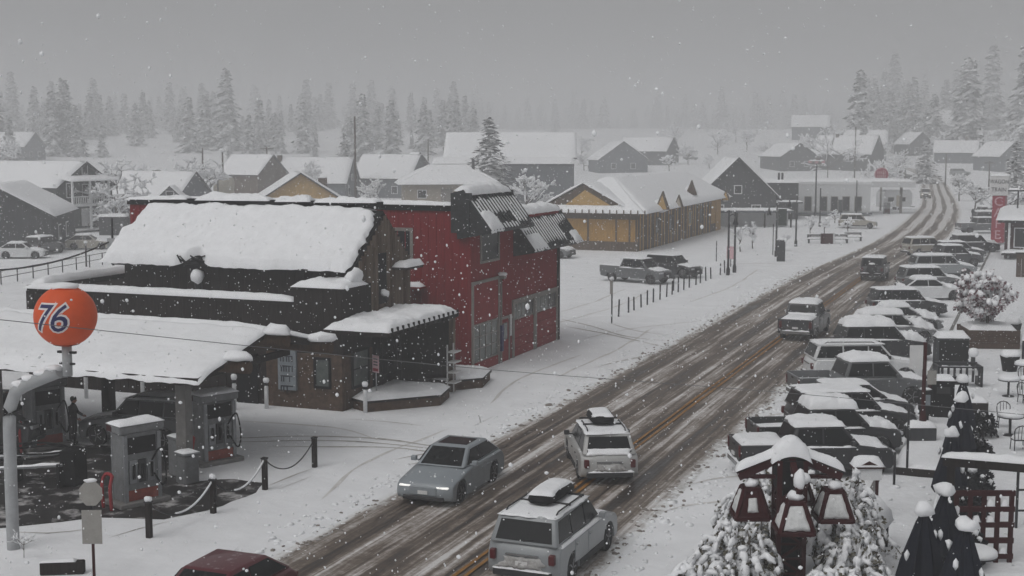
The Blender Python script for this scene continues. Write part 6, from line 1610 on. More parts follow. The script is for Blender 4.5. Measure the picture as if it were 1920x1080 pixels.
for i, (px, py, pt, lb) in enumerate([(1700, 897, 752, 'thin black post at the corner of the raised bed'), (1676, 916, 848, 'thin dark post between black pickup and raised bed')]):
    p = G(px, py); H_ = pole_top(p, pt); t = thing('thin_post', lb, 'post', p, 0)
    MB().tube([(0, 0, 0), (.0, 0, H_)], .04, 8).build('post', M['black_metal'], t); MB().box(-.10, .10, -.10, .10, 0, .05).build('foot', M['black_metal'], t)
# snowed-over slatted crate bench and dark box
p = Vector((10.1, 13.2, .1)); t = thing('slatted_bench', 'white slatted bench full of snow on the pavement', 'bench', p, A_(VY-4))
for x in (-.95, .95): MB().box(x-.04, x+.04, -.5, .5, 0, .95).build('end_frame', M['black_metal'], t)
for k in range(7): MB().box(-.85+k*.27, -.75+k*.27, -.52, -.47, .25, .88).build('slat', M['black_metal'], t)
MB().box(-.98, .98, -.53, -.46, .88, .95).box(-.98, .98, .46, .53, .88, 1.0).build('rail', M['black_metal'], t)
MB().quad_sheet((-.92, -.44, .55), (.92, -.44, .55), (.92, .46, .55), (-.92, .46, .55), .32, 12, 8, pw=5, seed=8).build('bench_snow', M['snow'], t)
p = Vector((10.3, 8.3, .1)); t = thing('snow_bench', 'low bench buried in smooth snow just past the litter bin', 'bench', p, A_(VY-4))
MB().box(-.9, .9, -1.6, 1.6, 0, .45).build('seat', M['dark_wood'], t); MB().quad_sheet((-.95, -1.65, .45), (.95, -1.65, .45), (.95, 1.65, .45), (-.95, 1.65, .45), .25, 10, 14, pw=6, seed=3).build('bench_snow', M['snow'], t)
MB().box(-.95, .95, 1.62, 1.75, .5, .95).build('backrest', M['black_metal'], t)
p = Vector((9.6, 19.0, .1)); t = thing('utility_cabinet', 'dark cabinet with snow top before the planter tree', 'cabinet', p, A_(VY-4))
bevel_mb(MB().box(-.9, .6, -.5, .5, 0, 1.4), .03, 1).build('body', M['slate_siding'], t); MB().quad_sheet((-.95, -.55, 1.4), (.65, -.55, 1.4), (.65, .55, 1.4), (-.95, .55, 1.4), .3, 8, 6, pw=5, seed=3).build('cabinet_snow', M['snow'], t)
MB().box(-.85, .55, -.52, -.5, .1, 1.3).build('door', M['black'], t)
p = Vector((10.55, 17.8, .1)); t = thing('small_bollard', 'short post with a round ball of snow by the planter', 'bollard', p, 0)
MB().lathe([(.12, 0), (.1, .7)], 10).build('post', M['black_metal'], t); MB().blob((0, 0, .85), .24, .24, .24, .1, 3).build('post_snow', M['snow'], t)
# timber planter box for the red-leaved tree
p = Vector((10.9, 26.4, .08)); t = thing('tree_planter', 'brown timber planter box under the red leaved tree', 'planter', p, A_(VY-6))
for (x0, x1, y0, y1) in ((-1.35, 1.35, -1.3, -1.2), (-1.35, 1.35, 1.2, 1.3), (-1.35, -1.25, -1.2, 1.2), (1.25, 1.35, -1.2, 1.2)):
    for k in range(3): MB().box(x0, x1, y0, y1, .02+k*.33, .33+k*.33).build('board', M['brown_wood'], t)
MB().quad_sheet((-1.3, -1.25, .92), (1.3, -1.25, .92), (1.3, 1.25, .92), (-1.3, 1.25, .92), .3, 10, 10, seed=4).build('planter_snow', M['snow'], t)
# wooden fence boards at the right edge below the red shop
pa = Vector((11.6, 66.0, 0)); t = thing('wood_fence', 'brown wooden fence with snow on top below the red shop', 'fence', pa)
for k in range(16): MB().box(k*.4, k*.4+.38, -.03, .03, .1, 2.0).build('board', M['brown_wood'], t)
MB().box(-.1, 6.5, -.08, .08, 2.0, 2.12).build('top_rail', M['dark_wood'], t); MB().sheet(lambda u, v: (-.1+6.6*u, -.15+.3*v, 2.12), 30, 4, .22, seed=3, rough=.5).build('fence_snow', M['snow'], t)
# patio furniture under snow
def bistro(label, x, y, z0=.08, r_=.45, h_=.74, snow=.22):
    t = thing('bistro_table', label, 'table', (x, y, z0), 0, 'round patio tables')
    MB().lathe([(r_, h_-.04), (r_, h_)], 24).build('tabletop', M['black_metal'], t); MB().lathe([(.26, 0), (.24, .04), (.05, .08), (.045, h_-.04)], 12).build('pedestal', M['black_metal'], t)
    MB().lathe([(r_*1.02, h_+.002), (r_*1.0, h_+.02+snow*.4), (r_*.85, h_+snow*.75), (r_*.5, h_+snow), (.02, h_+snow*1.03)], 24).build('table_snow', M['snow'], t)
def chair(label, x, y, rz, z0=.08):
    t = thing('patio_chair', label, 'chair', (x, y, z0), A_(rz), 'black patio chairs')
    MB().box(-.24, .24, -.22, .22, .42, .46).build('seat', M['black_metal'], t)
    for a, b in ((-.21, -.19), (.21, -.19), (-.21, .19), (.21, .19)): MB().tube([(a*1.1, b*1.15, 0), (a, b, .43)], .018, 6).build('leg', M['black_metal'], t)
    MB().tube(smooth_line([(-.22, .2, .45), (-.23, .26, .85), (0, .30, .98), (.23, .26, .85), (.22, .2, .45)], .1), .02, 6).build('back_frame', M['black_metal'], t)
    for dx in (-.11, 0, .11): MB().tube([(dx, .22, .45), (dx, .29, .94)], .012, 5).build('spindle', M['black_metal'], t)
    MB().quad_sheet((-.24, -.22, .46), (.24, -.22, .46), (.24, .2, .46), (-.24, .2, .46), .16, 6, 6, pw=4, seed=int(x*7) % 9).build('seat_snow', M['snow'], t)
bistro('round patio table with a flat snow cake at the right edge, nearest', 12.55, 3.2); bistro('round patio table with a flat snow cake at the right edge, second', 12.3, 11.4); bistro('round patio table with a flat snow cake at the right edge, farthest', 12.9, 15.8)
chair('black chair facing the nearest patio table', 12.9, .6, 200); chair('black chair beside the second patio table', 13.0, 9.7, 150); chair('black chair beyond the second patio table', 12.95, 13.5, 20)
# pergola beam, red lattice screen and counter at bottom right
t = thing('pergola', 'dark timber pergola beam with a roll of snow over the patio', 'pergola', (13, -13, 0))
pb(MB().box(11.15, 17, -12.6, -12.36, 2.42, 2.66), 'beam', 'dark_wood', t); pb(MB().quad_sheet((11.1, -12.66, 2.66), (17, -12.66, 2.66), (17, -12.3, 2.66), (11.1, -12.3, 2.66), .17, 50, 5, seed=4, rough=.45, pw=8), 'beam_snow', 'snow', t)
for x in (11.35, 16.5): pb(MB().box(x-.1, x+.1, -12.58, -12.38, 0, 2.42), 'post', 'dark_wood', t)
ls = thing('lattice_screen', 'dark red lattice screen with snow in its openings behind the hedge', 'screen', (12.2, -13.2, .08), A_(VY))
for i in range(5): MB().box(-.75+i*.36, -.63+i*.36, -.03, .03, 0, 1.9).build('upright', M['dark_red'], ls)
for i in range(5): MB().box(-.77, .83, -.045, .045, .1+i*.42, .24+i*.42).build('slat', M['dark_red'], ls)
for i in range(4):
    for k in range(4):
        if (i*3+k*5) % 4 < 2: MB().quad_sheet((-.62+i*.36, -.05, .25+k*.42), (-.40+i*.36, -.05, .25+k*.42), (-.40+i*.36, .1, .25+k*.42), (-.62+i*.36, .1, .25+k*.42), .18, 4, 4, pw=3, seed=i*4+k).build('slat_snow', M['snow'], ls)
bistro('small round table with thick snow in front of the lattice screen', 12.1, -15.2, r_=.55, h_=.8, snow=.2)
t = thing('patio_counter', 'dark patio counter with a band of snow in the bottom right corner', 'counter', (13.2, -17.6, .08), A_(VY))
MB().box(-1.6, 2.6, -.35, .35, 0, 1.0).build('counter_body', M['black'], t); MB().quad_sheet((-1.1, -.4, 1.0), (2.6, -.4, 1.0), (2.6, .4, 1.0), (-1.1, .4, 1.0), .12, 16, 6, seed=3).build('counter_snow', M['snow'], t)
fr = thing('metal_frame', 'thin black metal frame standing at the right edge of the patio', 'frame', (13.0, -9.6, .08), A_(VY))
for x in (0, 1.4): MB().box(x-.03, x+.03, -.03, .03, 0, 2.0).build('upright', M['black_metal'], fr)
for z in (.5, 1.1, 1.95): MB().box(0, 1.4, -.025, .025, z, z+.05).build('crossbar', M['black_metal'], fr)
# lantern standard with four tapered lanterns
def cam_pt(px, Dd): X = (px-960)/(FPX/Dd); return Vector((CAM.x+X*_N[0]+Dd*_U[0], CAM.y+X*_N[1]+Dd*_U[1], 0))
lp_ = cam_pt(1492, 31)
t = thing('lantern_standard', 'dark red lattice lamp standard with snow capped arms and tapered lanterns', 'street lamp', lp_, A_(VY))
LZ = 3.55
q = MB()
for sx in (-1, 1):
    for sy in (-1, 1): q.box(sx*.30-.055, sx*.30+.055, sy*.30-.055, sy*.30+.055, 0, LZ)
q.build('corner_post', M['dark_red'], t)
for f_ in range(4):
    Mx = Matrix.Rotation(f_*PI/2, 4, 'Z'); q = MB()
    for k in range(9):
        z = .1+k*.36; s = 1 if k % 2 else -1
        q.bar(Mx @ Vector((-.27*s, -.30, z)), Mx @ Vector((.27*s, -.30, z+.36)), .06); q.bar(Mx @ Vector((-.27, -.30, z)), Mx @ Vector((.27, -.30, z)), .05)
    q.build('lattice', M['dark_red'], t)
MB().box(-.20, .20, -.20, .20, 0, 3.2).build('core', M['black'], t)
MB().box(-.34, .34, -.34, .34, LZ-.7, LZ).build('head_block', M['black'], t)
q = MB()
for s in (-1, 1):
    MB().bar((s*.2, 0, LZ+.02), (s*1.22, 0, LZ-.45), .16, .18).build('arm', M['dark_red'], t)
    MB().bar((s*.3, 0, LZ-.45), (s*1.1, 0, LZ-.45), .09).build('tie', M['dark_red'], t)
    MB().sheet(lambda u, v, s=s: (s*(.05+1.25*u), -.13+.26*v, LZ+.16-.47*max(0, (u-.06)/.94)), 24, 6, .20, pw=5, seed=9+s, rough=.2).build('arm_snow', M['snow'], t)
MB().bar((0, -.2, LZ-.02), (0, -1.1, LZ-.55), .14).build('arm', M['dark_red'], t)
MB().sheet(lambda u, v: (-.48+.96*u, -.30+.6*v, LZ+.10-.18*abs(2*u-1)**2), 14, 10, .42, pw=3, seed=3, rough=.35, nscale=2).build('cap_snow', M['snow'], t)
MB().blob((.02, -1.0, LZ-.28), .14, .16, .26, .1, 4).build('arm_snow', M['snow'], t); MB().blob((.22, -.55, LZ-.35), .15, .15, .14, .1, 5).build('arm_snow', M['snow'], t)
def lantern(x, y, z, fill, seed):
    b, tp, h_ = .385, .18, .66; zb = z-h_
    f = MB()
    cs_ = lambda w_, zz: [(x-w_, y-w_, zz), (x+w_, y-w_, zz), (x+w_, y+w_, zz), (x-w_, y+w_, zz)]
    B, T = cs_(b, zb), cs_(tp, z)
    for k in range(4): f.bar(B[k], T[k], .09); f.bar(B[k], B[(k+1) % 4], .10); f.bar(T[k], T[(k+1) % 4], .09)
    f.box(x-tp, x+tp, y-tp, y+tp, z, z+.05)
    lo = f.build('lantern', M['dark_red'], t)
    for k in range(4):
        a, b_, c, d = map(Vector, (B[k], B[(k+1) % 4], T[(k+1) % 4], T[k]))
        if fill == 'part' and k == 0:
            o_ = Vector((0, 0, 0)); MB().add([a, b_, c, d], [(0, 1, 2, 3)]).build('pane', M['dark_red'], lo)
            L4 = lambda u, v: a*(1-u)*(1-v)+b_*u*(1-v)+c*u*v+d*(1-u)*v
            MB().quad_sheet(L4(.32, .22), L4(.70, .22), L4(.70, .70), L4(.32, .70), .05, 8, 8, seed=seed, up=(b_-a).cross(d-a).normalized(), pw=5, jit=.06, nscale=4).build('pane_snow', M['lantern_snow'], lo)
        else:
            MB().quad_sheet(a.lerp(c, .09), b_.lerp(d, .09), c.lerp(a, .05), d.lerp(b_, .05), .06, 10, 10, seed=seed+k, up=(b_-a).cross(d-a).normalized(), pw=6, rough=.6, nscale=4, jit=.05).build('pane_snow', M['lantern_snow'], lo)
    MB().tube([(x, y, z+.05), (x, y, z+.30)], .04, 8).build('hanger', M['black_metal'], lo)
    MB().blob((x+.02, y, z+.12), .17, .17, .13, .2, seed).build('lantern_snow', M['snow'], lo)
    return lo
lantern(-.92, 0, LZ-.72, 'part', 1); lantern(-.08, -.95, LZ-.80, 'full', 2); lantern(1.05, 0, LZ-.78, 'full', 3); lantern(.35, 1.0, LZ-.62, 'full', 4)
# little post box house and snow-laden bench right of the lantern
p = cam_pt(1640, 38); t = thing('bird_table', 'small white roofed box on posts right of the lanterns', 'box', (p.x, p.y, .1), A_(VY))
for x in (-.3, .3): MB().box(x-.04, x+.04, -.04, .04, 0, 1.15).build('post', M['dark_red'], t)
MB().box(-.38, .38, -.2, .2, 1.15, 1.5).build('box_body', M['white_paint'], t); MB().prism([(-.46, 1.5), (.46, 1.5), (0, 1.72)], -.26, .26, 'y').build('box_roof', M['dark_red'], t)
MB().quad_sheet((-.46, -.28, 1.56), (.46, -.28, 1.56), (.46, .28, 1.56), (-.46, .28, 1.56), .24, 8, 6, pw=4, seed=4).build('box_snow', M['snow'], t)
p = cam_pt(1648, 34.5); t = thing('snowy_bench', 'red bench buried in deep snow right of the lantern shrubs', 'bench', (p.x, p.y, .1), A_(VY+62))
MB().box(-1.0, 1.0, -.35, .35, .62, .72).build('seat', M['dark_red'], t); MB().box(-1.0, 1.0, .33, .42, .7, 1.3).build('backrest', M['dark_red'], t)
for a in (-.9, .9): MB().box(a-.05, a+.05, -.3, .38, 0, .62).build('leg', M['black_metal'], t)
MB().quad_sheet((-1.08, -.42, .72), (1.08, -.42, .72), (1.08, .48, 1.25), (-1.08, .48, 1.25), .42, 20, 14, pw=9, seed=6, rough=.35).build('bench_snow', M['snow'], t)

def folded_umbrella(label, px, ptop, H_=2.45, r_=.40, z0=.08):
    D_ = FPX*(CAM.z-(H_+z0))/(ptop-266); p = cam_pt(px, D_)
    t = thing('folded_umbrella', label, 'umbrella', (p.x, p.y, z0), R.uniform(0, 6), 'folded patio umbrellas along the pavement')
    n = 24; mb = MB(); st_ = [(.05, H_), (.13, H_-.25), (.24, H_-.7), (.36, H_-1.2), (.42, H_-1.6), (.34, H_-1.75)]
    for rr, zz in st_:
        for k in range(n):
            a = 2*PI*k/n; q = rr*(r_/.40)*(1+.26*(1 if k % 3 == 0 else -.6)+.12*noise.noise((k*.7, zz*1.3, px*.1)))
            mb.v.append((q*math.cos(a), q*math.sin(a), zz+.06*noise.noise((k*.9, zz, 3))))
    for i in range(len(st_)-1):
        for k in range(n): mb.f.append((i*n+k, i*n+(k+1) % n, (i+1)*n+(k+1) % n, (i+1)*n+k)); mb.sm.append(False)
    mb.f.append(tuple(range(n))); mb.sm.append(False); mb.f.append(tuple(range(5*n, 6*n))); mb.sm.append(False)
    mb.build('folded_canopy', M['umbrella_cloth'], t)
    MB().tube([(0, 0, 0), (0, 0, H_+.05)], .03, 8).build('pole', M['black_metal'], t)
    MB().lathe([(.34, 0), (.34, .06), (.08, .12)], 14).build('base', M['black_metal'], t)
    MB().blob((0, 0, H_+.02), r_*.55, r_*.50, .24, .26, px % 7, flat=.25).build('cap_snow', M['snow'], t)
    for k in range(3):
        a = k*1.7+px; zz = H_-.5-.25*k; MB().blob((r_*.85*math.cos(a), r_*.85*math.sin(a), zz), .07, .07, .13, .35, k, True).build('fold_snow', M['snow'], t)
for lb_, px, pt in [('farthest folded dark umbrella past the litter bin', 1818, 718), ('folded dark umbrella with a round snow cap, second from far', 1815, 755), ('folded dark umbrella beside the far end of the pergola beam', 1799, 822), ('nearest folded dark umbrella with a big snow cap at the bottom right', 1832, 1003), ('folded dark umbrella left of the lattice screen', 1792, 935), ('folded dark umbrella at the picket fence, left of all others', 1752, 975)]:
    folded_umbrella(lb_, px, pt, r_=.46 if pt > 900 else .40)
fn = thing('picket_fence', 'dark picket fence with snow along the edge of the patio', 'fence', (10.95, -20, .05))
pk = MB().box(-.02, .02, -.05, .05, 0, 1.05).mesh('picket', M['umbrella_cloth'])
for k in range(150):
    o = bpy.data.objects.new('picket', pk); COL.objects.link(o); o.parent = fn; o.location = (.012*((k*7) % 3), k*.17, 0); o.scale = (1, 1, .94+.04*((k*5) % 4))
for z in (.25, .85): MB().box(-.05, -.02, -.1, 25.5, z, z+.08).build('rail', M['umbrella_cloth'], fn)
MB().sheet(lambda u, v: (-.07+.14*v, 25.5*u, 1.02), 140, 3, .12, pw=4, seed=6, rough=1.3, nscale=1.6).build('fence_snow', M['snow'], fn)
rl = thing('patio_railing', 'black metal railing with snow on its rail at the right edge of the pavement', 'railing', (12.75, 20, .08))
for k in range(12): MB().box(-.05, .05, k*2-.05, k*2+.05, 0, 1.25).build('post', M['black_metal'], rl)
bk = MB().box(-.015, .015, -.015, .015, .1, 1.1).mesh('picket', M['black_metal'])
for k in range(88):
    if k % 8: o = bpy.data.objects.new('picket', bk); COL.objects.link(o); o.parent = rl; o.location = (0, k*.25, 0)
MB().box(-.04, .04, 0, 22, 1.1, 1.16).build('rail', M['black_metal'], rl)
MB().sheet(lambda u, v: (-.09+.18*v, 22*u, 1.16), 120, 4, .16, pw=4, seed=16, rough=.9, nscale=1.4).build('rail_snow', M['snow'], rl)
chair('black chair at the near side of the nearest patio table', 12.3, 4.6, 10); chair('black chair between the two nearer patio tables', 13.3, 6.8, 60)
for i, (x, y, lb) in enumerate([(12.2, 18.2, 'dark planter tub heaped with snow at the near end of the railing'), (12.1, 30.5, 'dark planter tub heaped with snow halfway along the railing')]):
    t = thing('planter_tub', lb, 'planter', (x, y, .08), 0)
    MB().lathe([(.32, 0), (.45, .7), (.47, .75), (.40, .75)], 16).build('tub', M['black'], t); MB().blob((0, 0, .78), .46, .46, .30, .22, i+3, flat=.2).build('tub_snow', M['snow'], t)
# ================================================================ VEGETATION
def conifer_mesh(H_, R_, seed, dens=1., leaf=.42):
    rg = random.Random(seed); mb = MB()
    z = H_*.07
    while z < H_*.985:
        f = z/H_; rr = R_*(1-f)**.78*(.80+.4*rg.random())*(1-.25*math.exp(-(f/.09)**2)); n = max(4, int((7+6*(1-f))*dens))
        for k in range(n):
            a = 2*PI*(k+rg.random()*.8)/n; L_ = rr*(.65+.5*rg.random()); droop = -.30-.28*rg.random()
            dx, dy = math.cos(a), math.sin(a); m_ = max(2, int(L_/leaf*1.5))
            for j in range(m_):
                t = (j+.4+.5*rg.random())/m_; x, y = dx*L_*t, dy*L_*t; zz = z+L_*t*droop*(.5+.6*t)+rg.uniform(-.12, .12)
                s = leaf*(.7+.8*rg.random())*(1.12-.45*t)
                # a small drooping spray: two triangles folded on its spine
                u = Vector((dx, dy, droop-.2*rg.random())).normalized(); w_ = Vector((-dy, dx, rg.uniform(-.5, .5))).normalized()
                c = Vector((x, y, zz))+w_*rg.uniform(-.3, .3)*leaf; up = Vector((0, 0, -.25*s))
                A, B = c-u*s*.6, c+u*s*.9
                o = len(mb.v); mb.v += [tuple(A), tuple(B), tuple(c+w_*s*.75+up), tuple(c-w_*s*.75+up)]
                mb.f += [(o, o+1, o+2), (o+1, o, o+3)]; mb.sm += [False, False]
        z += H_*(.022+.018*rg.random())/max(.6, dens)**.5
    return mb
TREEM = []
for i, (H_, R_, dn) in enumerate([(16, 3.0, 1.), (18, 3.4, .85), (14, 3.3, 1.), (20, 3.6, .8), (12, 2.8, 1.)]):
    cm = conifer_mesh(H_, R_, 100+i, dn).mesh('crown', M['conifer'])
    tm = MB().tube([(0, 0, -.5), (0, 0, H_*.5), (0, 0, H_*.97)], [.28, .17, .03], 7).mesh('trunk', M['bark']); TREEM.append((cm, tm, H_))
def conifer(label, px, ptop, d, k, name='fir_tree', group='fir trees standing in the haze', pbase=None, wide=1.):
    d = d*1.35 if d > 345 else d
    p = at_d(px, 300, d); H_ = pole_top(p, ptop); cm, tm, h0 = TREEM[k % 5]
    t = thing(name, label, 'tree', p, R.uniform(0, 6.28), group); s = H_/h0; t.scale = (s*wide*1.75, s*wide*1.75, s)
    for nm, me in (('crown', cm), ('trunk', tm)):
        o = bpy.data.objects.new(nm, me); COL.objects.link(o); o.parent = t
    return t
CF = [(917, 214, 226, 4, 1.0, 'tall snow laden fir in front of the big barn roof'), (132, 170, 400, 0, .8, 'tall faint fir above the balcony house'), (66, 200, 420, 1, .8, 'faint fir near the left edge behind the roofs'),
 (12, 215, 400, 2, .9, 'faint fir at the very left edge'), (505, 200, 440, 3, .8, 'tall faint fir above the frame house'), (455, 215, 430, 0, .9, 'faint fir left of the tallest one over the frame house'), (645, 235, 330, 1, 1.0, 'broad snowy fir beside the tall bare pole'),
 (682, 240, 350, 2, .8, 'snowy fir just right of the tall bare pole'), (855, 222, 420, 0, .7, 'narrow faint fir left of the barn ridge'), (405, 205, 470, 1, .9, 'faint fir over the storage tank'), (560, 225, 470, 2, .9, 'faint fir between frame house and bare pole'),
 (270, 165, 520, 3, .9, 'very faint tall fir left of the small house chimney'), (190, 190, 470, 4, .9, 'faint fir right of the balcony house'), (330, 215, 480, 0, .9, 'faint fir above the small house'), (740, 245, 430, 1, .9, 'faint fir above the grey house'),
 (1690, 150, 500, 3, .8, 'very tall faint fir left of the far road'), (1668, 195, 420, 0, 1.0, 'snowy fir standing left of the far road'), (1748, 175, 400, 2, 1.1, 'big snowy fir at the left of the far bend, right one'), (1730, 135, 560, 1, .8, 'faint tall fir behind the big snowy one'),
 (1793, 130, 560, 3, .9, 'faint tall fir right of the far road'), (1855, 178, 470, 4, .9, 'faint fir above the cafe sign'), (1880, 205, 430, 0, 1.1, 'snowy fir above and right of the cafe sign'), (1830, 215, 440, 2, .9, 'faint snowy fir left of the cafe sign'),
 (1735, 262, 345, 4, 1.0, 'small snowy fir low beside the far road'), (1555, 225, 480, 4, 1.3, 'faint bushy fir above the tilted dark gable'), (1905, 262, 225, 1, 1.25, 'large snow heavy fir at the right edge behind the cafe sign'), (1325, 235, 560, 1, .9, 'barely visible fir on the middle slope'), (1040, 225, 560, 2, .9, 'barely visible fir right of the barn roof'), (1590, 215, 560, 0, .9, 'barely visible fir above the faint roofs'), (1915, 150, 520, 3, 1., 'barely visible tall fir in the upper right')]
for i, (px, pt, d, k, wd, lb) in enumerate(CF): conifer(lb, px, pt, d, k, wide=wd)
# far forest closing the valley: nobody could count it
rg = random.Random(5); mb = MB()
tpl = []
for s in range(4):
    c_ = conifer_mesh(15, 4.3, 300+s, .6, 1.1); tpl.append(c_)
for i in range(560):
    px = rg.choice((rg.uniform(-120, 900), rg.uniform(-120, 900), rg.uniform(1540, 2040), rg.uniform(900, 1560))); d = rg.choice((rg.uniform(430, 800), rg.uniform(600, 1500))) if px < 900 or px > 1600 else rg.uniform(1000, 1800); p = at_d(px, 300, d); c_ = tpl[i % 4]; s = rg.choice((.7, 1.0, 1.2, 1.5, 1.9))*rg.uniform(.85, 1.15)*(.52+d/2600)*(.75+.7*max(0, .5+noise.noise((px*.011, d*.004, 0))))*(1.35 if px > 1620 else 1); o = len(mb.v)
    mb.v += [(p.x+x*s, p.y+y*s, p.z+z*s) for x, y, z in c_.v]; mb.f += [tuple(q+o for q in f) for f in c_.f]; mb.sm += c_.sm
stuff(tag(mb.build('far_forest', M['far_conifer']), 'misty conifer forest covering the far slopes', 'forest'))

# bare snowy trees and bushes: branching twigs, snow lying on each
def branching(rg, base, H_, spread, levels, n0, mb_t, mb_s, thick=.06, leaf=None, lump=.05, snowp=.8):
    def grow(p, d, L_, lv, r_):
        q = p+d*L_; mid = p.lerp(q, .5)+Vector((rg.uniform(-.06, .06), rg.uniform(-.06, .06), rg.uniform(-.02, .06)))*L_
        mb_t.tube([p, mid, q], [r_, r_*.8, r_*.6], 4, False)
        if lv >= 1 and abs(d.z) < .95 and rg.random() < snowp:
            dd = (q-p); M_ = Matrix.Translation(Vector((0, 0, 0))) @ dd.to_track_quat('X', 'Z').to_matrix().to_4x4()
            c = p.lerp(q, .55)+Vector((0, 0, r_+lump*.4)); mb_s.blob(tuple(c), L_*.5, lump*(.7+.6*rg.random()), lump, .2, rg.randint(0, 99), True, M=M_)
        if leaf is not None and lv >= levels-1:
            for _ in range(leaf[1]):
                c = p.lerp(q, rg.random())+Vector((rg.gauss(0, .10), rg.gauss(0, .10), rg.gauss(-.04, .10))); s = leaf[2]*(.6+.8*rg.random())
                a = Vector((rg.gauss(0, 1), rg.gauss(0, 1), rg.gauss(-.5, .6))).normalized(); b = a.orthogonal().normalized()
                o = len(leaf[0].v); leaf[0].v += [tuple(c), tuple(c+a*s*.5+b*s*.4), tuple(c+a*s), tuple(c+a*s*.5-b*s*.4)]; leaf[0].f.append((o, o+1, o+2, o+3)); leaf[0].sm.append(False)
        if lv < levels:
            for k in range(rg.choice((2, 3, 3)) if lv else n0):
                nd = (d*.75+Vector((rg.gauss(0, 1), rg.gauss(0, 1), rg.gauss(.15, .5)))*spread).normalized()
                grow(p.lerp(q, rg.uniform(.45, 1.0)), nd, L_*rg.uniform(.55, .8), lv+1, r_*.62)
    grow(Vector(base), Vector((rg.uniform(-.06, .06), rg.uniform(-.06, .06), 1)).normalized(), H_*.38, 0, thick)
def bare_tree(label, p, H_, seed, name='bare_tree', levels=4, n0=4, spread=.55, thick=.08, lump=.07, group=None, cat='tree'):
    rg = random.Random(seed); a, b = MB(), MB(); branching(rg, (0, 0, 0), H_, spread, levels, n0, a, b, thick, None, lump)
    t = thing(name, label, cat, p, 0, group); a.build('branches', M['bark'], t); 
    if name != 'twig': stuff(b.build('branch_snow', M['snow'], t))
    return t
for i, (px, py, pt, lb) in enumerate([(1388, 472, 400, 'slim snowy sapling right behind the paired poles'), (1411, 466, 402, 'slim snowy sapling with a round crown by the paired poles'), (1470, 470, 425, 'short snowy sapling beside the information pillar'), (1520, 445, 385, 'snowy tree behind the left bench'), (1545, 440, 395, 'snowy tree behind the dark box'), (1590, 435, 392, 'snowy tree behind the right bench'), (1565, 418, 385, 'bushy snowy tree before the white shop')]):
    p = G(px, py); bare_tree(lb, p, pole_top(p, pt)*.95, 40+i, 'young_tree', 4, 5, .5 if i < 2 else .7, .06, .09, 'young trees by the benches')
for i, (px, d, pt, lb, w_) in enumerate([(988, 172, 312, 'low snowy bush in front of the barn wall', 1.0), (385, 212, 285, 'round snow covered tree left of the storage tank', 1.), (345, 215, 300, 'snow covered tree left of the round one by the tank', 1.), (580, 240, 305, 'small snowy tree before the long house', 1.), (1552, 330, 222, 'bare brown tree above the tilted gable', 1.), (700, 190, 335, 'scrubby snowy bushes beside the tall bare pole', 1.), (1655, 270, 290, 'grey bushes behind the round red sign', 1.), (1690, 300, 285, 'bare tree below the snowy fir by the far road', 1.), (1830, 230, 335, 'snowy bush in front of the cafe sign, left', 1.), (1800, 260, 325, 'snowy bush right of the far bend', 1.), (220, 175, 300, 'dark bare tree right of the balcony house', 1.), (215, 168, 340, 'snowy shrub below the dark bare tree', 1.), (1905, 165, 345, 'snowy branches right of the cafe sign', 1.)]):
    p = at_d(px, 330, d); bare_tree(lb, p, max(3., pole_top(p, pt))*1.2, 60+i, 'snowy_tree', 5, 6, .72, .13, .13, 'snowy bare trees among the houses')
for i, (px, py, h_, lb) in enumerate([(1255, 322, 5, 'frosted bush left of the far yard behind the depot'), (1290, 308, 6, 'frosted tree in the far yard above the depot roof'), (1330, 316, 4, 'frosted bush left of the steep dark gable'), (1345, 290, 7, 'faint frosted tree high above the dark gable'), (1400, 285, 7, 'faint frosted tree left of the shallow gable'), (1435, 300, 5, 'frosted bush before the shallow gable'), (1270, 285, 8, 'faint tall frosted tree over the far yard'), (1095, 320, 5, 'frosted bush right of the barn end'), (1090, 300, 7, 'faint frosted tree right of the barn end'), (1380, 268, 8, 'very faint tree on the slope above the dark gable'), (640, 345, 6, 'frosted tree left of the tall bare pole'), (705, 352, 4, 'frosted scrub right of the tall bare pole'), (455, 350, 5, 'frosted tree before the frame house'), (520, 345, 5, 'frosted tree right of the frame house'), (265, 345, 6, 'frosted tree left of the small far house'), (20, 315, 8, 'frosted tree above the dark shop'), (1520, 290, 6, 'frosted tree between the far gables'), (1650, 305, 7, 'frosted tree below the tall firs'), (1760, 300, 7, 'frosted tree right of the far bend'), (1850, 300, 8, 'frosted tree behind the cafe sign'), (1885, 300, 9, 'larger frosted tree right of the cafe sign')]):
    p = G(px, py); bare_tree(lb, p, h_*max(1, math.hypot(p.x-CAM.x, p.y-CAM.y)/300), 160+i, 'frosted_tree', 4, 7, .72, .14, .20, 'frosted trees in the haze')
# red-leaved tree in the planter
p = Vector((10.9, 26.4, .95)); rg = random.Random(9); a, b, lf = MB(), MB(), MB()
branching(rg, (0, 0, 0), 4.6, .78, 4, 10, a, b, .09, (lf, 14, .26), .19, .95)
t = thing('red_leaved_tree', 'small tree with dark red leaves under clumps of snow in the timber planter', 'tree', p, 0)
a.build('branches', M['bark'], t); stuff(b.build('branch_snow', M['snow'], t)); lf.build('leaves', M['leaf_red'], t)
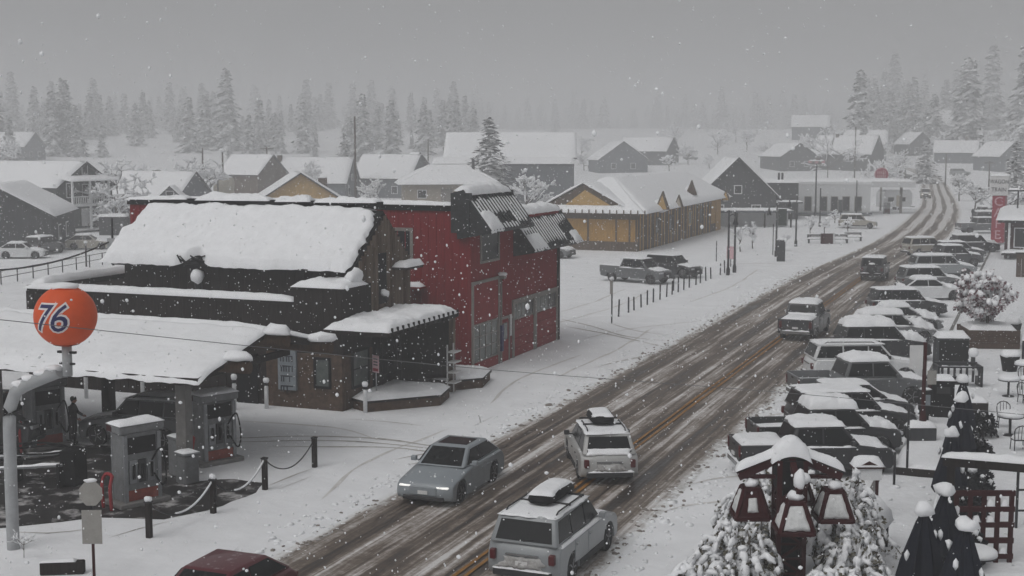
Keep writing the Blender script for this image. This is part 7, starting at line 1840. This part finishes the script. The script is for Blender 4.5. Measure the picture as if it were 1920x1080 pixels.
# dark clipped shrubs along the pavement
def shrub(label, x, y, r_, h_, seed, leafm='leaf_dark', cap=.3, n=900, group='dark shrubs along the pavement', ls=.11, z0=.08):
    rg = random.Random(seed); mb = MB(); sn_ = MB()
    for k in range(n):
        th = rg.uniform(0, 2*PI); zf = rg.random()**.8; rad = r_*(1-zf**2.4)**.5*(.55+.5*rg.random())*(1+.25*noise.noise((math.cos(th)*1.5, math.sin(th)*1.5, zf*3+seed)))
        c = Vector((rad*math.cos(th), rad*math.sin(th), .1+zf*h_)); s = ls*(.6+.9*rg.random())
        d_ = Vector((math.cos(th)*.6+rg.gauss(0, .4), math.sin(th)*.6+rg.gauss(0, .4), rg.gauss(.1, .6))).normalized(); e_ = d_.orthogonal().normalized()
        e_ = (Matrix.Rotation(rg.uniform(0, 6.28), 3, d_) @ e_)
        o = len(mb.v); mb.v += [tuple(c-d_*s*.3), tuple(c+d_*s*.4+e_*s*.38), tuple(c+d_*s), tuple(c+d_*s*.4-e_*s*.38)]; mb.f.append((o, o+1, o+2, o+3)); mb.sm.append(False)
    mb.blob((0, 0, h_*.5), r_*.55, r_*.55, h_*.42, .15, seed)
    t = thing('dark_shrub', label, 'shrub', (x, y, z0), 0, group); mb.build('foliage', M[leafm], t)
    MB().tube([(0, 0, 0), (0, 0, h_*.5)], .06, 6).build('stem', M['bark'], t)
    if cap: sn_.blob((rg.uniform(-.06, .06), rg.uniform(-.06, .06), h_+.05), r_*cap*1.5, r_*cap*1.5, r_*cap*.9, .2, seed)
    for k in range(int(8*r_/.5)):
        th = rg.uniform(0, 6.28); zf = rg.uniform(.35, .95); rad = r_*(1-zf**2.4)**.5*.95
        sn_.blob((rad*math.cos(th), rad*math.sin(th), .1+zf*h_+.04), rg.uniform(.06, .15), rg.uniform(.06, .13), rg.uniform(.05, .14), .3, k, True)
    stuff(sn_.build('shrub_snow', M['snow'], t)); return t
HD = [(11.6, 2.6, .5, .8), (11.65, -2.2, .5, .8), (11.7, -6.0, .55, .85), (11.7, -9.4, .55, .85), (11.75, -13.6, .6, .9), (11.6, -16.6, .6, .9), (11.5, -19.2, .6, .95)]
for i, (x, y, r_, h_) in enumerate(HD):
    lb = ['farthest dark shrub behind the picket fence', 'second dark shrub from the far end of the picket fence', 'third dark shrub from the far end of the picket fence', 'dark shrub just past the pergola beam', 'dark shrub beside the lattice screen', 'second nearest dark shrub behind the picket fence', 'nearest dark shrub behind the picket fence at the bottom edge'][i]
    shrub(lb, x, y, r_, h_, 200+i, cap=.18, n=1200 if i < 3 else 1800)
# snow-bowed shrubs round the lantern standard
def bowed_shrub(label, px, Dd, h_, r_, seed, n=52):
    rg = random.Random(seed); p = cam_pt(px, Dd); t = thing('bowed_shrub', label, 'shrub', (p.x, p.y, .05), 0, 'snow bowed shrubs round the lantern')
    st_, sn_, lf = MB(), MB(), MB()
    for k in range(n):
        a = rg.uniform(0, 2*PI); L_ = r_*(.35+.75*rg.random()); hh = h_*(.55+.45*rg.random())*(1-.35*(L_/r_)**2)
        d_ = Vector((math.cos(a), math.sin(a), 0))
        pts = [Vector((0, 0, 0))+d_*.05, d_*L_*.35+Vector((0, 0, hh*.7)), d_*L_*.75+Vector((0, 0, hh)), d_*L_*1.05+Vector((0, 0, hh*.82)), d_*L_*1.2+Vector((0, 0, hh*.6))]
        pts = smooth_line(pts, .12); st_.tube(pts, .012, 4, False)
        for j in range(int(len(pts)*.30), len(pts)):
            q = pts[j]; dd = (pts[min(j+1, len(pts)-1)]-pts[j-1])
            for _ in range(3):
                c = q+Vector((rg.gauss(0, .07), rg.gauss(0, .07), rg.gauss(-.05, .07))); s = .13*(.6+.8*rg.random()); u = Vector((rg.gauss(0, 1), rg.gauss(0, 1), rg.gauss(-.6, .5))).normalized(); v = u.orthogonal().normalized()
                o = len(lf.v); lf.v += [tuple(c), tuple(c+u*s*.5+v*s*.3), tuple(c+u*s), tuple(c+u*s*.5-v*s*.3)]; lf.f.append((o, o+1, o+2, o+3)); lf.sm.append(False)
            if rg.random() < .62:
                M_ = dd.to_track_quat('X', 'Z').to_matrix().to_4x4()
                sn_.blob(tuple(q+Vector((0, 0, .04))), .11+.10*rg.random(), .06+.05*rg.random(), .05+.035*rg.random(), .28, rg.randint(0, 99), rg.random() < .6, M=M_)
    st_.build('stems', M['bark'], t); lf.build('leaves', M['leaf_olive'], t); stuff(sn_.build('shrub_snow', M['snow'], t))
BS = [(1325, 29.5, 1.45, 1.05, 'low snow bowed shrub at the far left of the lantern bed'), (1395, 30.5, 2.2, 1.1, 'snow bowed shrub left of the lantern post'), (1445, 33.5, 2.8, 1.1, 'taller snow bowed shrub behind the left lantern'), (1552, 33.5, 2.7, 1.0, 'snow bowed shrub just right of the lattice post'), (1600, 33.5, 2.7, 1.1, 'snow bowed shrub below the right lantern'), (1405, 28.3, 1.5, .9, 'snow bowed shrub in front of the post on the left'), (1590, 28.8, 1.7, .9, 'snow bowed shrub in front of the post on the right'), (1620, 30.5, 1.9, .9, 'snow bowed shrub at the right end of the lantern bed'), (1345, 27.6, 1.2, 1.0, 'snow bowed shrub at the bottom edge left of the post')]
for i, (px, Dd, h_, r_, lb) in enumerate(BS): bowed_shrub(lb, px, Dd, h_, r_, 500+i)
p = G(45, 1046); bare_tree('few bare twigs poking from the snow at the foot of the bent pole', p, 1.2, 33, 'twigs', 3, 4, .5, .012, .015, cat='plant')
p = G(900, 792); bare_tree('lone twig in the snow in front of the porch', p, .5, 34, 'twig', 2, 2, .5, .012, .01, cat='plant')
# conifer dark tree beside the balcony house is left to the bare trees above

# ================================================================ FALLING SNOW
rg = random.Random(77); mb = MB(); FV, FF = _ico(1)
for i in range(42000):
    x, y, z = rg.uniform(-46, 30), rg.uniform(-44, 26), rg.uniform(.1, 13.5)
    dc = math.hypot(x-CAM.x, y-CAM.y)
    if dc < 9: continue
    s = rg.choice((.008, .010, .012, .014, .020))*rg.uniform(.8, 1.2); o = len(mb.v); a, b = rg.uniform(.7, 1.5), rg.uniform(.7, 1.2)
    mb.v += [(x+p[0]*s*b, y+p[1]*s, z+p[2]*s*a) for p in FV]; mb.f += [tuple(q+o for q in f) for f in FF]
mb.sm = [True]*len(mb.f)
fs = stuff(tag(mb.build('falling_snow', M['snow']), 'snowflakes falling through the air over the street', 'snowflakes'))
# ================================================================ AIR
mb = MB().box(-2700, 2720, -2760, 2660, -1.5, 85)
hz = mb.build('haze', None); stuff(hz)
hm = bpy.data.materials.new('haze_air'); hm.use_nodes = True
hn = hm.node_tree.nodes; hl = hm.node_tree.links
for n_ in list(hn):
    if n_.type == 'BSDF_PRINCIPLED': hn.remove(n_)
pv = hn.new('ShaderNodeVolumePrincipled'); pv.inputs['Color'].default_value = (.79, .795, .805, 1)
pv.inputs['Density'].default_value = .0021; pv.inputs['Anisotropy'].default_value = .0
hl.new(pv.outputs[0], hn['Material Output'].inputs['Volume'])
hz.data.materials.append(hm)
